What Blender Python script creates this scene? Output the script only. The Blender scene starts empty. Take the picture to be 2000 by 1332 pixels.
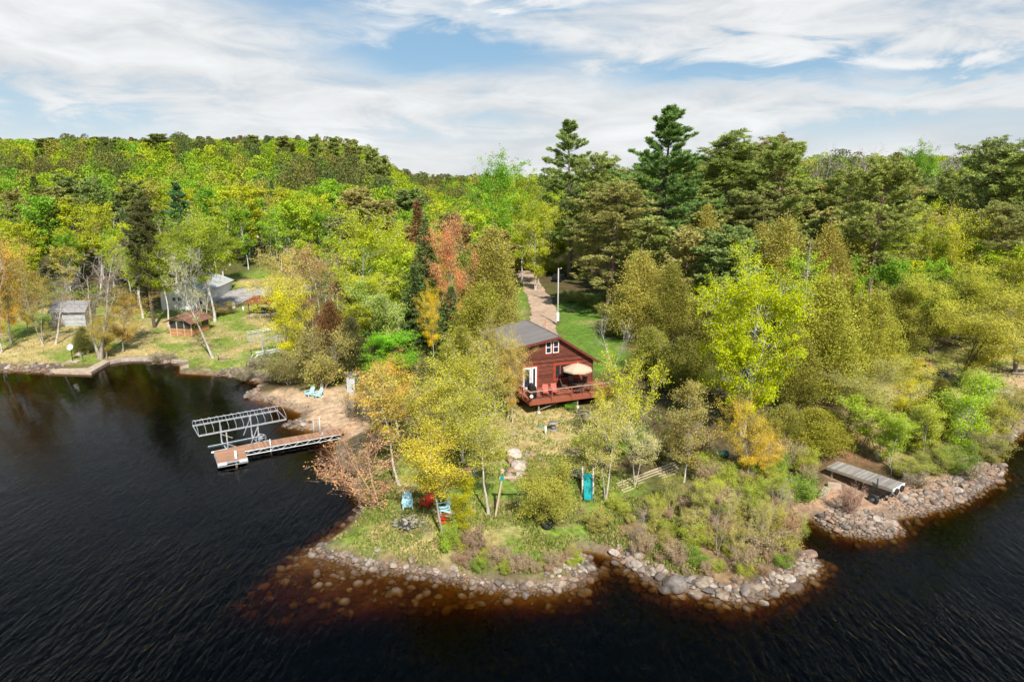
EXPOSURE = 0.4
import bpy, bmesh, math, random
import numpy as np
from mathutils import Vector, Matrix

D = bpy.data
S = bpy.context.scene
COL = S.collection
R = math.radians
rng = np.random.default_rng(7)
random.seed(7)

# ------------------------------------------------------------------ camera
CAM_H = 23.0
PITCH = R(13.7)
FPX = 1333.0
CT, ST = math.cos(PITCH), math.sin(PITCH)
cam = D.cameras.new('camera')
cam.lens = 36.0 * FPX / 2000.0
cam.sensor_width = 36.0
cam.clip_start = 0.5
cam.clip_end = 9000
camo = D.objects.new('camera', cam)
COL.objects.link(camo)
camo.location = (0, 0, CAM_H)
camo.rotation_euler = (math.pi / 2 - PITCH, 0, 0)
S.camera = camo


def ray(u, v):
    dx, dy = (u - 1000) / FPX, (v - 666) / FPX
    return np.array([dx, CT - dy * ST, -ST - dy * CT])


def P(u, v, z=0.0):
    """point of the level plane z seen at photo coordinates u, v"""
    d = ray(u, v)
    t = (z - CAM_H) / d[2]
    return np.array([d[0] * t, d[1] * t, z])


def project(p):
    x, y, z = p[0], p[1], p[2] - CAM_H
    dep = y * CT - z * ST
    return 1000 + FPX * x / dep, 666 - FPX * (y * ST + z * CT) / dep


# ------------------------------------------------------------------ numpy noise
def _hash(ix, iy, seed):
    n = (ix.astype(np.int64) * 374761393 + iy.astype(np.int64) * 668265263 + seed * 1442695041) & 0x7fffffff
    n = (n ^ (n >> 13)) * 1274126177 & 0x7fffffff
    return ((n ^ (n >> 16)) & 0xffff) / 65535.0


def vnoise(x, y, seed=0):
    x = np.asarray(x, float); y = np.asarray(y, float)
    ix, iy = np.floor(x), np.floor(y)
    fx, fy = x - ix, y - iy
    fx = fx * fx * (3 - 2 * fx); fy = fy * fy * (3 - 2 * fy)
    a, b = _hash(ix, iy, seed), _hash(ix + 1, iy, seed)
    c, d = _hash(ix, iy + 1, seed), _hash(ix + 1, iy + 1, seed)
    return (a * (1 - fx) + b * fx) * (1 - fy) + (c * (1 - fx) + d * fx) * fy


def fbm(x, y, seed=0, oct=4):
    s, a, t = 0, 0.5, 0
    for o in range(oct):
        s = s + a * vnoise(x * 2 ** o, y * 2 ** o, seed + o * 17); t += a; a *= .5
    return s / t


def sstep(a, b, x):
    t = np.clip((np.asarray(x, float) - a) / (b - a), 0, 1)
    return t * t * (3 - 2 * t)


# ------------------------------------------------------------------ shoreline (lake level is z = 0)
SHORE_PX = [(-900, 730), (-300, 728), (0, 724), (60, 726), (110, 728), (178, 727), (214, 708), (258, 704), (300, 704), (330, 705), (352, 712),
            (352, 729), (425, 733), (445, 733), (480, 741), (508, 747), (503, 757), (484, 767), (492, 778), (530, 787), (572, 800), (592, 808), (586, 820),
            (560, 829), (600, 838), (640, 846), (662, 853), (655, 880), (662, 905), (686, 935), (703, 985), (692, 1015), (665, 1040),
            (638, 1060), (618, 1076), (660, 1088), (710, 1104), (760, 1110), (830, 1122), (880, 1130), (950, 1145), (1010, 1152),
            (1080, 1150), (1140, 1130), (1158, 1106), (1142, 1085), (1130, 1074), (1150, 1074), (1190, 1084), (1215, 1098), (1245, 1118), (1290, 1138),
            (1310, 1152), (1370, 1160), (1440, 1175), (1490, 1165), (1530, 1148), (1580, 1124), (1602, 1104), (1582, 1085), (1560, 1068),
            (1551, 1050), (1551, 1030), (1558, 1012), (1588, 1014), (1610, 1030), (1650, 1044), (1700, 1050), (1750, 1044), (1760, 1030), (1748, 1012),
            (1790, 1006), (1840, 993), (1890, 974), (1935, 946), (1958, 925), (1955, 905), (1945, 890), (1965, 868), (2000, 842),
            (2080, 815), (2300, 770), (2900, 740)]
SHORE = np.array([P(u, v)[:2] for u, v in SHORE_PX])
LAND = np.vstack([SHORE, [[900, 7000], [-900, 7000]]])
LAND[0] = [-3000, SHORE[1][1]]
LAND = np.vstack([LAND[:-2], [[4000, SHORE[-1][1] + 300], [4000, 9000], [-4000, 9000]]])


def poly_sd(x, y, poly):
    """signed distance to a closed polygon, positive inside"""
    x = np.asarray(x, float); y = np.asarray(y, float)
    best = np.full(x.shape, 1e18); inside = np.zeros(x.shape, bool)
    n = len(poly)
    for i in range(n):
        ax, ay = poly[i]; bx, by = poly[(i + 1) % n]
        ex, ey = bx - ax, by - ay
        L = ex * ex + ey * ey + 1e-12
        t = np.clip(((x - ax) * ex + (y - ay) * ey) / L, 0, 1)
        best = np.minimum(best, (x - ax - t * ex) ** 2 + (y - ay - t * ey) ** 2)
        c = (ay > y) != (by > y)
        with np.errstate(divide='ignore', invalid='ignore'):
            inside ^= c & (x < ex * (y - ay) / (by - ay + 1e-12) + ax)
    return np.where(inside, 1, -1) * np.sqrt(best)


SHALLOW = np.array([P(u, v)[:2] for u, v in [(560, 1062), (650, 1035), (720, 1100), (850, 1140), (1000, 1160), (1140, 1140), (1150, 1170), (900, 1190), (720, 1220), (540, 1262), (390, 1225), (340, 1190)]])
BAY = np.array([P(u, v)[:2] for u, v in [(470, 775), (640, 790), (720, 840), (640, 900), (540, 850)]])


def height(x, y, sd=None):
    x = np.asarray(x, float); y = np.asarray(y, float)
    d = poly_sd(x, y, LAND) if sd is None else sd
    wob = fbm(x / 6, y / 6, 3, 3) - .5
    dl = np.maximum(d, 0)
    land = .32 * (1 - np.exp(-dl / .7)) + 2.55 * (1 - np.exp(-dl / 17.0)) + wob * .5 * sstep(2, 12, dl)
    a = x / np.maximum(y, 1)
    left = 1 - sstep(-.235, -.125, a)
    right = sstep(.06, .3, a)
    hill = left * (24 * sstep(118, 360, y) + 4 * sstep(95, 150, y)) + right * (11 * sstep(110, 230, y)) + 5 * sstep(150, 800, y)
    hill = hill + (fbm(x / 60, y / 60, 9, 3) - .5) * 7 * sstep(130, 260, y)
    land = land + hill
    dw = np.maximum(-d, 0)
    sh = np.clip(np.maximum(sstep(-3, 2.5, poly_sd(x, y, SHALLOW)), .8 * sstep(-3, 2, poly_sd(x, y, BAY))), 0, 1)
    slope = .46 * (1 - sh) + .085 * sh
    bed = -np.minimum(dw * slope + .02, 5) + (fbm(x / 1.5, y / 1.5, 5, 3) - .5) * .18 * sstep(.2, 2, dw)
    return np.where(d > 0, land, bed)


def h1(x, y):
    return float(height(np.array([x]), np.array([y]))[0])


_T = 20 * 1.011 ** np.arange(400)


def G(u, v):
    """ground point seen at photo coordinates u, v"""
    d = ray(u, v)
    pts = d[None, :] * _T[:, None]
    z = pts[:, 2] + CAM_H - height(pts[:, 0], pts[:, 1])
    k = np.argmax(z < 0)
    if z[k] >= 0:
        k = len(_T) - 1
    f = z[k - 1] / (z[k - 1] - z[k] + 1e-9)
    t = _T[k - 1] + f * (_T[k] - _T[k - 1])
    x, y = d[0] * t, d[1] * t
    return np.array([x, y, h1(x, y)])


def GY(u, Y):
    """ground point at distance Y in the vertical plane of photo column u"""
    x = (u - 1000) / FPX * (Y * CT + 20 * ST)
    for _ in range(3):
        z = h1(x, Y)
        x = (u - 1000) / FPX * (Y * CT + (CAM_H - z) * ST)
    return np.array([x, Y, h1(x, Y)])


def z_at(v, Y):
    d = ray(1000, v)
    return CAM_H + d[2] * Y / d[1]


# ------------------------------------------------------------------ materials
def new_mat(name):
    m = D.materials.new(name); m.use_nodes = True
    nt = m.node_tree
    for n in list(nt.nodes):
        nt.nodes.remove(n)
    return m, nt, nt.nodes.new('ShaderNodeOutputMaterial')


def N(nt, typ, **kw):
    n = nt.nodes.new('ShaderNode' + typ)
    for k, v in kw.items():
        if k.startswith('i_'):
            key = k[2:]
            key = int(key) if key.isdigit() else key.replace('_', ' ')
            n.inputs[key].default_value = v
        else:
            setattr(n, k, v)
    return n


def L(nt, a, b):
    nt.links.new(a, b)


def math_(nt, op, a, b=None, clamp=False):
    n = nt.nodes.new('ShaderNodeMath'); n.operation = op; n.use_clamp = clamp
    for i, q in enumerate((a, b)):
        if q is None: continue
        if isinstance(q, (int, float)): n.inputs[i].default_value = q
        else: L(nt, q, n.inputs[i])
    return n.outputs[0]


def mixc(nt, f, a, b, blend='MIX'):
    n = nt.nodes.new('ShaderNodeMix'); n.data_type = 'RGBA'; n.blend_type = blend
    for i, q in ((0, f), (6, a), (7, b)):
        if isinstance(q, (int, float)): n.inputs[i].default_value = q
        elif isinstance(q, tuple): n.inputs[i].default_value = (*q, 1)[:4]
        else: L(nt, q, n.inputs[i])
    return n.outputs[2]


def solid(name, col, rough=.6, metal=0.0, noise=.25, scale=6.0, spec=.4, bump=0.0, stretch=None):
    """painted / plain surface with uneven tone"""
    m, nt, out = new_mat(name)
    b = N(nt, 'BsdfPrincipled')
    tc = N(nt, 'TexCoord')
    vec = tc.outputs['Object']
    if stretch:
        mp = N(nt, 'Mapping'); mp.inputs['Scale'].default_value = stretch
        L(nt, vec, mp.inputs[0]); vec = mp.outputs[0]
    nz = N(nt, 'TexNoise'); nz.inputs['Scale'].default_value = scale; nz.inputs['Detail'].default_value = 6
    L(nt, vec, nz.inputs['Vector'])
    mr = N(nt, 'MapRange'); mr.inputs[1].default_value = .3; mr.inputs[2].default_value = .7
    mr.inputs[3].default_value = 1 - noise; mr.inputs[4].default_value = 1 + noise * .6
    L(nt, nz.outputs[0], mr.inputs[0])
    c = mixc(nt, 1.0, tuple(col), mr.outputs[0], 'MULTIPLY')
    L(nt, c, b.inputs['Base Color'])
    b.inputs['Roughness'].default_value = rough; b.inputs['Metallic'].default_value = metal
    b.inputs['Specular IOR Level'].default_value = spec
    if bump:
        bp = N(nt, 'Bump'); bp.inputs['Strength'].default_value = bump; bp.inputs['Distance'].default_value = .05
        L(nt, nz.outputs[0], bp.inputs['Height']); L(nt, bp.outputs[0], b.inputs['Normal'])
    L(nt, b.outputs[0], out.inputs[0])
    return m


def planks(name, col, axis=0, pitch=.15, dark=.35, var=.3, rough=.65, grain=(1, 14, 14), bumpd=.02):
    """boards: lines every `pitch` metres along object axis, each board its own tone, wood grain"""
    m, nt, out = new_mat(name)
    b = N(nt, 'BsdfPrincipled'); b.inputs['Roughness'].default_value = rough; b.inputs['Specular IOR Level'].default_value = .3
    tc = N(nt, 'TexCoord'); sp = N(nt, 'SeparateXYZ'); L(nt, tc.outputs['Object'], sp.inputs[0])
    q = math_(nt, 'DIVIDE', sp.outputs[axis], pitch)
    fl = math_(nt, 'FLOOR', q); fr = math_(nt, 'FRACT', q)
    wn = N(nt, 'TexWhiteNoise', noise_dimensions='1D'); L(nt, fl, wn.inputs['W'])
    mr = N(nt, 'MapRange'); mr.inputs[3].default_value = 1 - var; mr.inputs[4].default_value = 1 + var * .7
    L(nt, wn.outputs[0], mr.inputs[0])
    mp = N(nt, 'Mapping'); mp.inputs['Scale'].default_value = grain; L(nt, tc.outputs['Object'], mp.inputs[0])
    nz = N(nt, 'TexNoise'); nz.inputs['Scale'].default_value = 1.5; nz.inputs['Detail'].default_value = 7
    L(nt, mp.outputs[0], nz.inputs['Vector'])
    g = N(nt, 'MapRange'); g.inputs[1].default_value = .3; g.inputs[2].default_value = .7; g.inputs[3].default_value = 1 - var; g.inputs[4].default_value = 1 + var * .6
    L(nt, nz.outputs[0], g.inputs[0])
    c = mixc(nt, 1.0, tuple(col), mr.outputs[0], 'MULTIPLY')
    c = mixc(nt, 1.0, c, g.outputs[0], 'MULTIPLY')
    gap = math_(nt, 'LESS_THAN', fr, .1)
    gapf = math_(nt, 'MULTIPLY', gap, dark)
    c = mixc(nt, gapf, c, (.02, .015, .012))
    L(nt, c, b.inputs['Base Color'])
    bp = N(nt, 'Bump'); bp.inputs['Distance'].default_value = bumpd; bp.inputs['Strength'].default_value = .8
    L(nt, fr, bp.inputs['Height']); L(nt, bp.outputs[0], b.inputs['Normal'])
    L(nt, b.outputs[0], out.inputs[0])
    return m


def leaf_material(name, transl=.38, var=.35, hue=.12, gloss=.04):
    m, nt, out = new_mat(name)
    oi = N(nt, 'ObjectInfo'); at = N(nt, 'Attribute', attribute_name='shade', attribute_type='GEOMETRY')
    mr = N(nt, 'MapRange'); mr.inputs[3].default_value = 1 - var; mr.inputs[4].default_value = 1 + var
    L(nt, at.outputs['Fac'], mr.inputs[0])
    c = mixc(nt, 1.0, oi.outputs['Color'], mr.outputs[0], 'MULTIPLY')
    hs = N(nt, 'HueSaturation')
    h = N(nt, 'MapRange'); h.inputs[3].default_value = .5 - hue * .35; h.inputs[4].default_value = .5 + hue * .25
    fr = math_(nt, 'FRACT', math_(nt, 'MULTIPLY', at.outputs['Fac'], 7.31))
    L(nt, fr, h.inputs[0]); L(nt, h.outputs[0], hs.inputs['Hue']); L(nt, c, hs.inputs['Color'])
    df = N(nt, 'BsdfDiffuse'); tr = N(nt, 'BsdfTranslucent')
    L(nt, hs.outputs[0], df.inputs[0]); L(nt, hs.outputs[0], tr.inputs[0])
    mx = N(nt, 'MixShader'); mx.inputs[0].default_value = transl
    L(nt, df.outputs[0], mx.inputs[1]); L(nt, tr.outputs[0], mx.inputs[2])
    o = mx.outputs[0]
    if gloss:
        gl = N(nt, 'BsdfGlossy'); gl.inputs['Roughness'].default_value = .45; gl.inputs['Color'].default_value = (1, 1, 1, 1)
        m2 = N(nt, 'MixShader'); m2.inputs[0].default_value = gloss
        L(nt, o, m2.inputs[1]); L(nt, gl.outputs[0], m2.inputs[2]); o = m2.outputs[0]
    L(nt, o, out.inputs[0])
    return m


def bark_material(name, marks=0.0):
    m, nt, out = new_mat(name)
    oi = N(nt, 'ObjectInfo'); tc = N(nt, 'TexCoord')
    mp = N(nt, 'Mapping'); mp.inputs['Scale'].default_value = (3, 3, 2.2 if marks else .7); L(nt, tc.outputs['Object'], mp.inputs[0])
    nz = N(nt, 'TexNoise'); nz.inputs['Scale'].default_value = 2.0; nz.inputs['Detail'].default_value = 6; L(nt, mp.outputs[0], nz.inputs['Vector'])
    mr = N(nt, 'MapRange'); mr.inputs[1].default_value = .3; mr.inputs[2].default_value = .7; mr.inputs[3].default_value = .6; mr.inputs[4].default_value = 1.25
    L(nt, nz.outputs[0], mr.inputs[0])
    c = mixc(nt, 1.0, oi.outputs['Color'], mr.outputs[0], 'MULTIPLY')
    if marks:
        k = math_(nt, 'GREATER_THAN', nz.outputs[0], .6)
        c = mixc(nt, math_(nt, 'MULTIPLY', k, marks), c, (.05, .045, .04))
    b = N(nt, 'BsdfDiffuse'); L(nt, c, b.inputs[0]); L(nt, b.outputs[0], out.inputs[0])
    return m


def rock_material():
    m, nt, out = new_mat('rock')
    oi = N(nt, 'ObjectInfo'); tc = N(nt, 'TexCoord'); ge = N(nt, 'NewGeometry')
    nz = N(nt, 'TexNoise'); nz.inputs['Scale'].default_value = 5; nz.inputs['Detail'].default_value = 8; L(nt, ge.outputs['Position'], nz.inputs['Vector'])
    n2 = N(nt, 'TexNoise'); n2.inputs['Scale'].default_value = 1.3; n2.inputs['Detail'].default_value = 3; L(nt, ge.outputs['Position'], n2.inputs['Vector'])
    mr = N(nt, 'MapRange'); mr.inputs[1].default_value = .3; mr.inputs[2].default_value = .7; mr.inputs[3].default_value = .6; mr.inputs[4].default_value = 1.3
    L(nt, nz.outputs[0], mr.inputs[0])
    c = mixc(nt, 1.0, oi.outputs['Color'], mr.outputs[0], 'MULTIPLY')
    f = N(nt, 'MapRange'); f.inputs[1].default_value = .42; f.inputs[2].default_value = .62; L(nt, n2.outputs[0], f.inputs[0])
    c = mixc(nt, math_(nt, 'MULTIPLY', f.outputs[0], .4), c, (.26, .17, .12))
    # wet, tannin-stained band at the waterline
    sp = N(nt, 'SeparateXYZ'); L(nt, ge.outputs['Position'], sp.inputs[0])
    w = N(nt, 'MapRange'); w.inputs[1].default_value = .16; w.inputs[2].default_value = .02; L(nt, sp.outputs[2], w.inputs[0])
    c = mixc(nt, math_(nt, 'MULTIPLY', w.outputs[0], .75), c, (.09, .05, .03))
    b = N(nt, 'BsdfPrincipled'); b.inputs['Roughness'].default_value = .8; b.inputs['Specular IOR Level'].default_value = .25
    bp = N(nt, 'Bump'); bp.inputs['Strength'].default_value = .5; bp.inputs['Distance'].default_value = .06
    L(nt, nz.outputs[0], bp.inputs['Height']); L(nt, bp.outputs[0], b.inputs['Normal'])
    L(nt, c, b.inputs['Base Color']); L(nt, b.outputs[0], out.inputs[0])
    return m


LEAF = leaf_material('leaf', transl=.32, var=.38, hue=.1, gloss=0)
NEEDLE = leaf_material('needles', transl=.28, var=.34, hue=.08, gloss=0)
BARK = bark_material('bark')
BIRCH_BARK = bark_material('birch_bark', .85)
ROCK = rock_material()
M = dict(
    siding=planks('brown_red_lap_siding', (.19, .06, .037), 2, .2, .65, .42, .6, (1.2, 5, 5)),
    trim=solid('orange_red_trim', (.38, .06, .028), .5),
    fascia=solid('dark_red_fascia', (.16, .04, .03), .5),
    metal_roof=planks('grey_metal_roof', (.21, .18, .16), 1, .4, .45, .1, .42, (.4, .4, .4), .05),
    white=solid('white_paint', (.78, .79, .8), .45, noise=.1),
    white_siding=planks('white_clapboard', (.78, .79, .79), 2, .2, .2, .06, .5, (1, 3, 3)),
    grey_siding=planks('grey_clapboard', (.46, .48, .5), 2, .2, .25, .14, .6, (1, 3, 3)),
    shingle=planks('grey_shingle', (.3, .29, .29), 2, .14, .3, .2, .85, (5, 5, 5)),
    brown_roof=planks('brown_red_roof', (.25, .115, .085), 0, .3, .3, .16, .6, (1, 1, 1)),
    rust_roof=planks('rust_red_roof', (.24, .075, .035), 0, .3, .3, .2, .7, (1, 1, 1)),
    glass=None, screen=solid('dark_screen', (.045, .055, .06), .35, noise=.3),
    deck=planks('red_brown_deck_boards', (.38, .125, .075), 0, .14, .45, .22, .6, (12, 1, 12)),
    deck_skirt=solid('red_brown_stain', (.3, .085, .045), .6, stretch=(1, 6, 6)),
    rail=solid('tan_rail', (.44, .29, .2), .6),
    timber=solid('weathered_timber', (.3, .25, .2), .8, stretch=(1, 8, 8)),
    dock_wood=planks('orange_brown_dock_boards', (.42, .23, .14), 0, .145, .5, .28, .65, (14, 1, 14)),
    grey_wood=planks('grey_weathered_boards', (.36, .32, .28), 0, .15, .5, .3, .8, (14, 1, 14)),
    pale_wood=solid('pale_timber', (.55, .43, .3), .7, stretch=(1, 7, 7)),
    cedar_wood=planks('orange_cedar_boards', (.5, .25, .12), 2, .16, .4, .2, .6, (1, 6, 6)),
    alu=solid('dull_aluminium', (.6, .62, .64), .42, .55, noise=.15),
    float_=solid('white_float', (.75, .77, .78), .4, noise=.12),
    black=solid('black_plastic', (.018, .018, .02), .45),
    rubber=solid('black_rubber', (.022, .022, .024), .75),
    blue=solid('pale_blue_plastic', (.5, .78, .82), .4, noise=.08),
    red=solid('red_plastic', (.62, .045, .02), .4, noise=.1),
    coral=solid('coral_fabric', (.62, .13, .1), .7),
    brown_sling=solid('brown_sling', (.16, .11, .085), .7),
    dark_metal=solid('dark_metal', (.035, .03, .028), .5, .4),
    canvas=solid('tan_canvas', (.56, .41, .28), .85, noise=.08),
    teal=solid('teal_plastic', (.015, .3, .29), .35, noise=.15),
    beige=solid('beige_plastic', (.6, .5, .4), .5, noise=.12),
    concrete=solid('tan_concrete', (.47, .37, .27), .85, noise=.3, scale=2.5, bump=.2),
    stone_wall=solid('grey_stone', (.42, .36, .31), .9, noise=.45, scale=5, bump=.5),
    shed_pale=planks('pale_blue_white_boards', (.62, .68, .72), 0, .12, .25, .12, .6, (6, 6, 1)),
    shed_dark=solid('dark_blue_roof', (.06, .08, .12), .6),
    steel=solid('galvanised_steel', (.5, .52, .52), .45, .4),
    pole_wood=solid('grey_pole_wood', (.5, .47, .43), .8, stretch=(8, 8, 1)),
    tarp=solid('blue_tarp', (.05, .2, .45), .4),
    boat_cover=solid('pale_grey_cover', (.55, .58, .6), .5, noise=.3, scale=4),
    charcoal=solid('charcoal_ash', (.05, .045, .04), .9, noise=.4),
    bin_green=solid('dark_green_plastic', (.01, .06, .06), .45),
    cast=solid('weathered_grey_wood_round', (.3, .28, .26), .85),
    car_paint=solid('black_car_paint', (.015, .016, .02), .2, .2, noise=.05, spec=.6),
    pale_blue_siding=planks('pale_blue_clapboard', (.5, .56, .62), 2, .2, .2, .08, .5, (1, 3, 3)),
)


def glass_mat():
    m, nt, out = new_mat('window_glass')
    b = N(nt, 'BsdfPrincipled'); b.inputs['Base Color'].default_value = (.025, .03, .035, 1)
    b.inputs['Roughness'].default_value = .06; b.inputs['Specular IOR Level'].default_value = .6
    L(nt, b.outputs[0], out.inputs[0])
    return m


M['glass'] = glass_mat()

# ------------------------------------------------------------------ object helpers


def tag(o, label=None, cat=None, group=None, kind=None):
    if label: o['label'] = label
    if cat: o['category'] = cat
    if group: o['group'] = group
    if kind: o['kind'] = kind
    return o


def thing(name, label, cat, loc=(0, 0, 0), rz=0.0, group=None):
    o = D.objects.new(name, None); COL.objects.link(o)
    o.empty_display_size = .2
    o.location = tuple(float(q) for q in loc); o.rotation_euler = (0, 0, rz)
    return tag(o, label, cat, group)


def link(name, me, parent=None):
    o = D.objects.new(name, me); COL.objects.link(o)
    if parent is not None: o.parent = parent
    return o


def quad_mesh(name, V, Q, mat, shade=None, smooth=False):
    me = D.meshes.new(name)
    V = np.ascontiguousarray(V, np.float32); Q = np.ascontiguousarray(Q, np.int32)
    me.vertices.add(len(V)); me.vertices.foreach_set('co', V.ravel())
    me.loops.add(Q.size); me.loops.foreach_set('vertex_index', Q.ravel())
    me.polygons.add(len(Q)); me.polygons.foreach_set('loop_start', np.arange(0, Q.size, Q.shape[1], dtype=np.int32))
    if smooth: me.polygons.foreach_set('use_smooth', np.ones(len(Q), bool))
    if shade is not None:
        a = me.attributes.new('shade', 'FLOAT', 'FACE'); a.data.foreach_set('value', np.asarray(shade, np.float32))
    if mat: me.materials.append(mat)
    me.update(calc_edges=True)
    return me


class Geo:
    """boxes, bars, tubes and extrusions gathered into one mesh"""

    def __init__(s):
        s.v, s.f, s.sm = [], [], []

    def add(s, vs, fs, smooth=False):
        b = len(s.v)
        s.v += [tuple(float(c) for c in q) for q in vs]
        s.f += [tuple(i + b for i in f) for f in fs]
        s.sm += [smooth] * len(fs)
        return s

    def box(s, c, d, rz=0.0):
        x, y, z = d[0] / 2, d[1] / 2, d[2] / 2
        ca, sa = math.cos(rz), math.sin(rz)
        vs = []
        for i in (-1, 1):
            for j in (-1, 1):
                for k in (-1, 1):
                    a, b_ = i * x, j * y
                    vs.append((c[0] + a * ca - b_ * sa, c[1] + a * sa + b_ * ca, c[2] + k * z))
        return s.add(vs, [(0, 1, 3, 2), (4, 6, 7, 5), (0, 4, 5, 1), (2, 3, 7, 6), (0, 2, 6, 4), (1, 5, 7, 3)])

    def bar(s, a, b, w, h=None, up=(0, 0, 1)):
        a, b = Vector(a), Vector(b); h = h or w
        t = (b - a).normalized(); up = Vector(up)
        if abs(t.dot(up)) > .98: up = Vector((0, 1, 0))
        sx = t.cross(up).normalized(); uy = sx.cross(t)
        vs = []
        for q in (a, b):
            for i, j in ((-1, -1), (1, -1), (1, 1), (-1, 1)):
                vs.append(q + sx * (i * w / 2) + uy * (j * h / 2))
        return s.add(vs, [(3, 2, 1, 0), (4, 5, 6, 7), (0, 1, 5, 4), (1, 2, 6, 5), (2, 3, 7, 6), (3, 0, 4, 7)])

    def tube(s, pts, r, n=8, cap=True):
        pts = [Vector(p) for p in pts]
        rs = r if isinstance(r, (list, tuple)) else [r] * len(pts)
        vs, fs = [], []
        for i, p in enumerate(pts):
            t = (pts[min(i + 1, len(pts) - 1)] - pts[max(i - 1, 0)]).normalized()
            up = Vector((0, 0, 1)) if abs(t.z) < .95 else Vector((1, 0, 0))
            sx = t.cross(up).normalized(); uy = sx.cross(t)
            for k in range(n):
                a = 2 * math.pi * k / n
                vs.append(p + (sx * math.cos(a) + uy * math.sin(a)) * rs[i])
        for i in range(len(pts) - 1):
            for k in range(n):
                k2 = (k + 1) % n
                fs.append((i * n + k, i * n + k2, (i + 1) * n + k2, (i + 1) * n + k))
        if cap:
            fs.append(tuple(range(n - 1, -1, -1))); fs.append(tuple(range((len(pts) - 1) * n, len(pts) * n)))
        return s.add(vs, fs, n > 6)

    def slab(s, pts, th, nrm=None):
        """flat polygon of points thickened downwards along its normal by th"""
        pts = [Vector(p) for p in pts]
        nrm = Vector(nrm) if nrm else (pts[1] - pts[0]).cross(pts[2] - pts[0]).normalized()
        n = len(pts)
        vs = pts + [p - nrm * th for p in pts]
        fs = [tuple(range(n)), tuple(range(2 * n - 1, n - 1, -1))]
        for i in range(n):
            j = (i + 1) % n
            fs.append((i, n + i, n + j, j))
        return s.add(vs, fs)

    def torus(s, c, axis, R0, r0, n=18, m=8):
        c = Vector(c); ax = Vector(axis).normalized()
        up = Vector((0, 0, 1)) if abs(ax.z) < .9 else Vector((1, 0, 0))
        e1 = ax.cross(up).normalized(); e2 = ax.cross(e1)
        vs, fs = [], []
        for i in range(n):
            a = 2 * math.pi * i / n; d = e1 * math.cos(a) + e2 * math.sin(a)
            for j in range(m):
                b = 2 * math.pi * j / m
                vs.append(c + d * (R0 + r0 * math.cos(b)) + ax * (r0 * math.sin(b)))
        for i in range(n):
            for j in range(m):
                fs.append((i * m + j, ((i + 1) % n) * m + j, ((i + 1) % n) * m + (j + 1) % m, i * m + (j + 1) % m))
        return s.add(vs, fs, True)

    def ball(s, c, r, n=12, m=8):
        rx, ry, rz = r if isinstance(r, (tuple, list)) else (r, r, r)
        vs = [(c[0], c[1], c[2] - rz)]; fs = []
        for i in range(1, m):
            ph = math.pi * i / m - math.pi / 2
            for k in range(n):
                a = 2 * math.pi * k / n
                vs.append((c[0] + rx * math.cos(ph) * math.cos(a), c[1] + ry * math.cos(ph) * math.sin(a), c[2] + rz * math.sin(ph)))
        vs.append((c[0], c[1], c[2] + rz)); last = len(vs) - 1
        for k in range(n):
            k2 = (k + 1) % n
            fs.append((0, 1 + k2, 1 + k))
            for i in range(m - 2):
                fs.append((1 + i * n + k, 1 + i * n + k2, 1 + (i + 1) * n + k2, 1 + (i + 1) * n + k))
            fs.append((last, 1 + (m - 2) * n + k, 1 + (m - 2) * n + k2))
        return s.add(vs, fs, True)

    def obj(s, name, mat, parent=None):
        me = D.meshes.new(name)
        me.from_pydata(s.v, [], s.f)
        me.polygons.foreach_set('use_smooth', s.sm)
        bm = bmesh.new(); bm.from_mesh(me); bmesh.ops.recalc_face_normals(bm, faces=bm.faces); bm.to_mesh(me); bm.free()
        if mat: me.materials.append(M[mat] if isinstance(mat, str) else mat)
        me.update()
        return link(name, me, parent)


def copy_tree(o, loc=None, rz=None, label=None, group=None, scale=None):
    c = o.copy(); COL.objects.link(c)
    for ch in list(o.children):
        k = ch.copy(); COL.objects.link(k); k.parent = c
        for g in ch.children:
            q = g.copy(); COL.objects.link(q); q.parent = k
    if loc is not None: c.location = tuple(float(q) for q in loc)
    if rz is not None: c.rotation_euler = (0, 0, rz)
    if label: c['label'] = label
    if group: c['group'] = group
    if scale: c.scale = scale
    return c
# ------------------------------------------------------------------ world, sun
SUN_EL = R(46)
SUN_AZ = math.atan2(.27, -.96)          # clockwise from +Y
w = D.worlds.new('World'); S.world = w; w.use_nodes = True
nt = w.node_tree
for n in list(nt.nodes): nt.nodes.remove(n)
wo = nt.nodes.new('ShaderNodeOutputWorld'); bg = nt.nodes.new('ShaderNodeBackground')
sky = nt.nodes.new('ShaderNodeTexSky'); sky.sky_type = 'NISHITA'; sky.sun_disc = False
sky.sun_elevation = SUN_EL; sky.sun_rotation = SUN_AZ; sky.altitude = 300; sky.air_density = 1.0; sky.dust_density = .6; sky.ozone_density = 1.2
tc = nt.nodes.new('ShaderNodeTexCoord'); sp = N(nt, 'SeparateXYZ'); L(nt, tc.outputs['Generated'], sp.inputs[0])
zc = math_(nt, 'MAXIMUM', sp.outputs[2], .0)
den = math_(nt, 'ADD', zc, .17)
px = math_(nt, 'DIVIDE', sp.outputs[0], den); py = math_(nt, 'DIVIDE', sp.outputs[1], den)
cb = N(nt, 'CombineXYZ'); L(nt, px, cb.inputs[0]); L(nt, py, cb.inputs[1])
mp = N(nt, 'Mapping'); mp.inputs['Scale'].default_value = (3.6, 3.6, 11.5); mp.inputs['Rotation'].default_value = (0, R(7), 0); mp.inputs['Location'].default_value = (3.1, 1.7, 0)
L(nt, tc.outputs['Generated'], mp.inputs[0])
nz = N(nt, 'TexNoise'); nz.inputs['Scale'].default_value = 1.0; nz.inputs['Detail'].default_value = 9; nz.inputs['Roughness'].default_value = .58; nz.inputs['Distortion'].default_value = .45
L(nt, mp.outputs[0], nz.inputs['Vector'])
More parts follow.
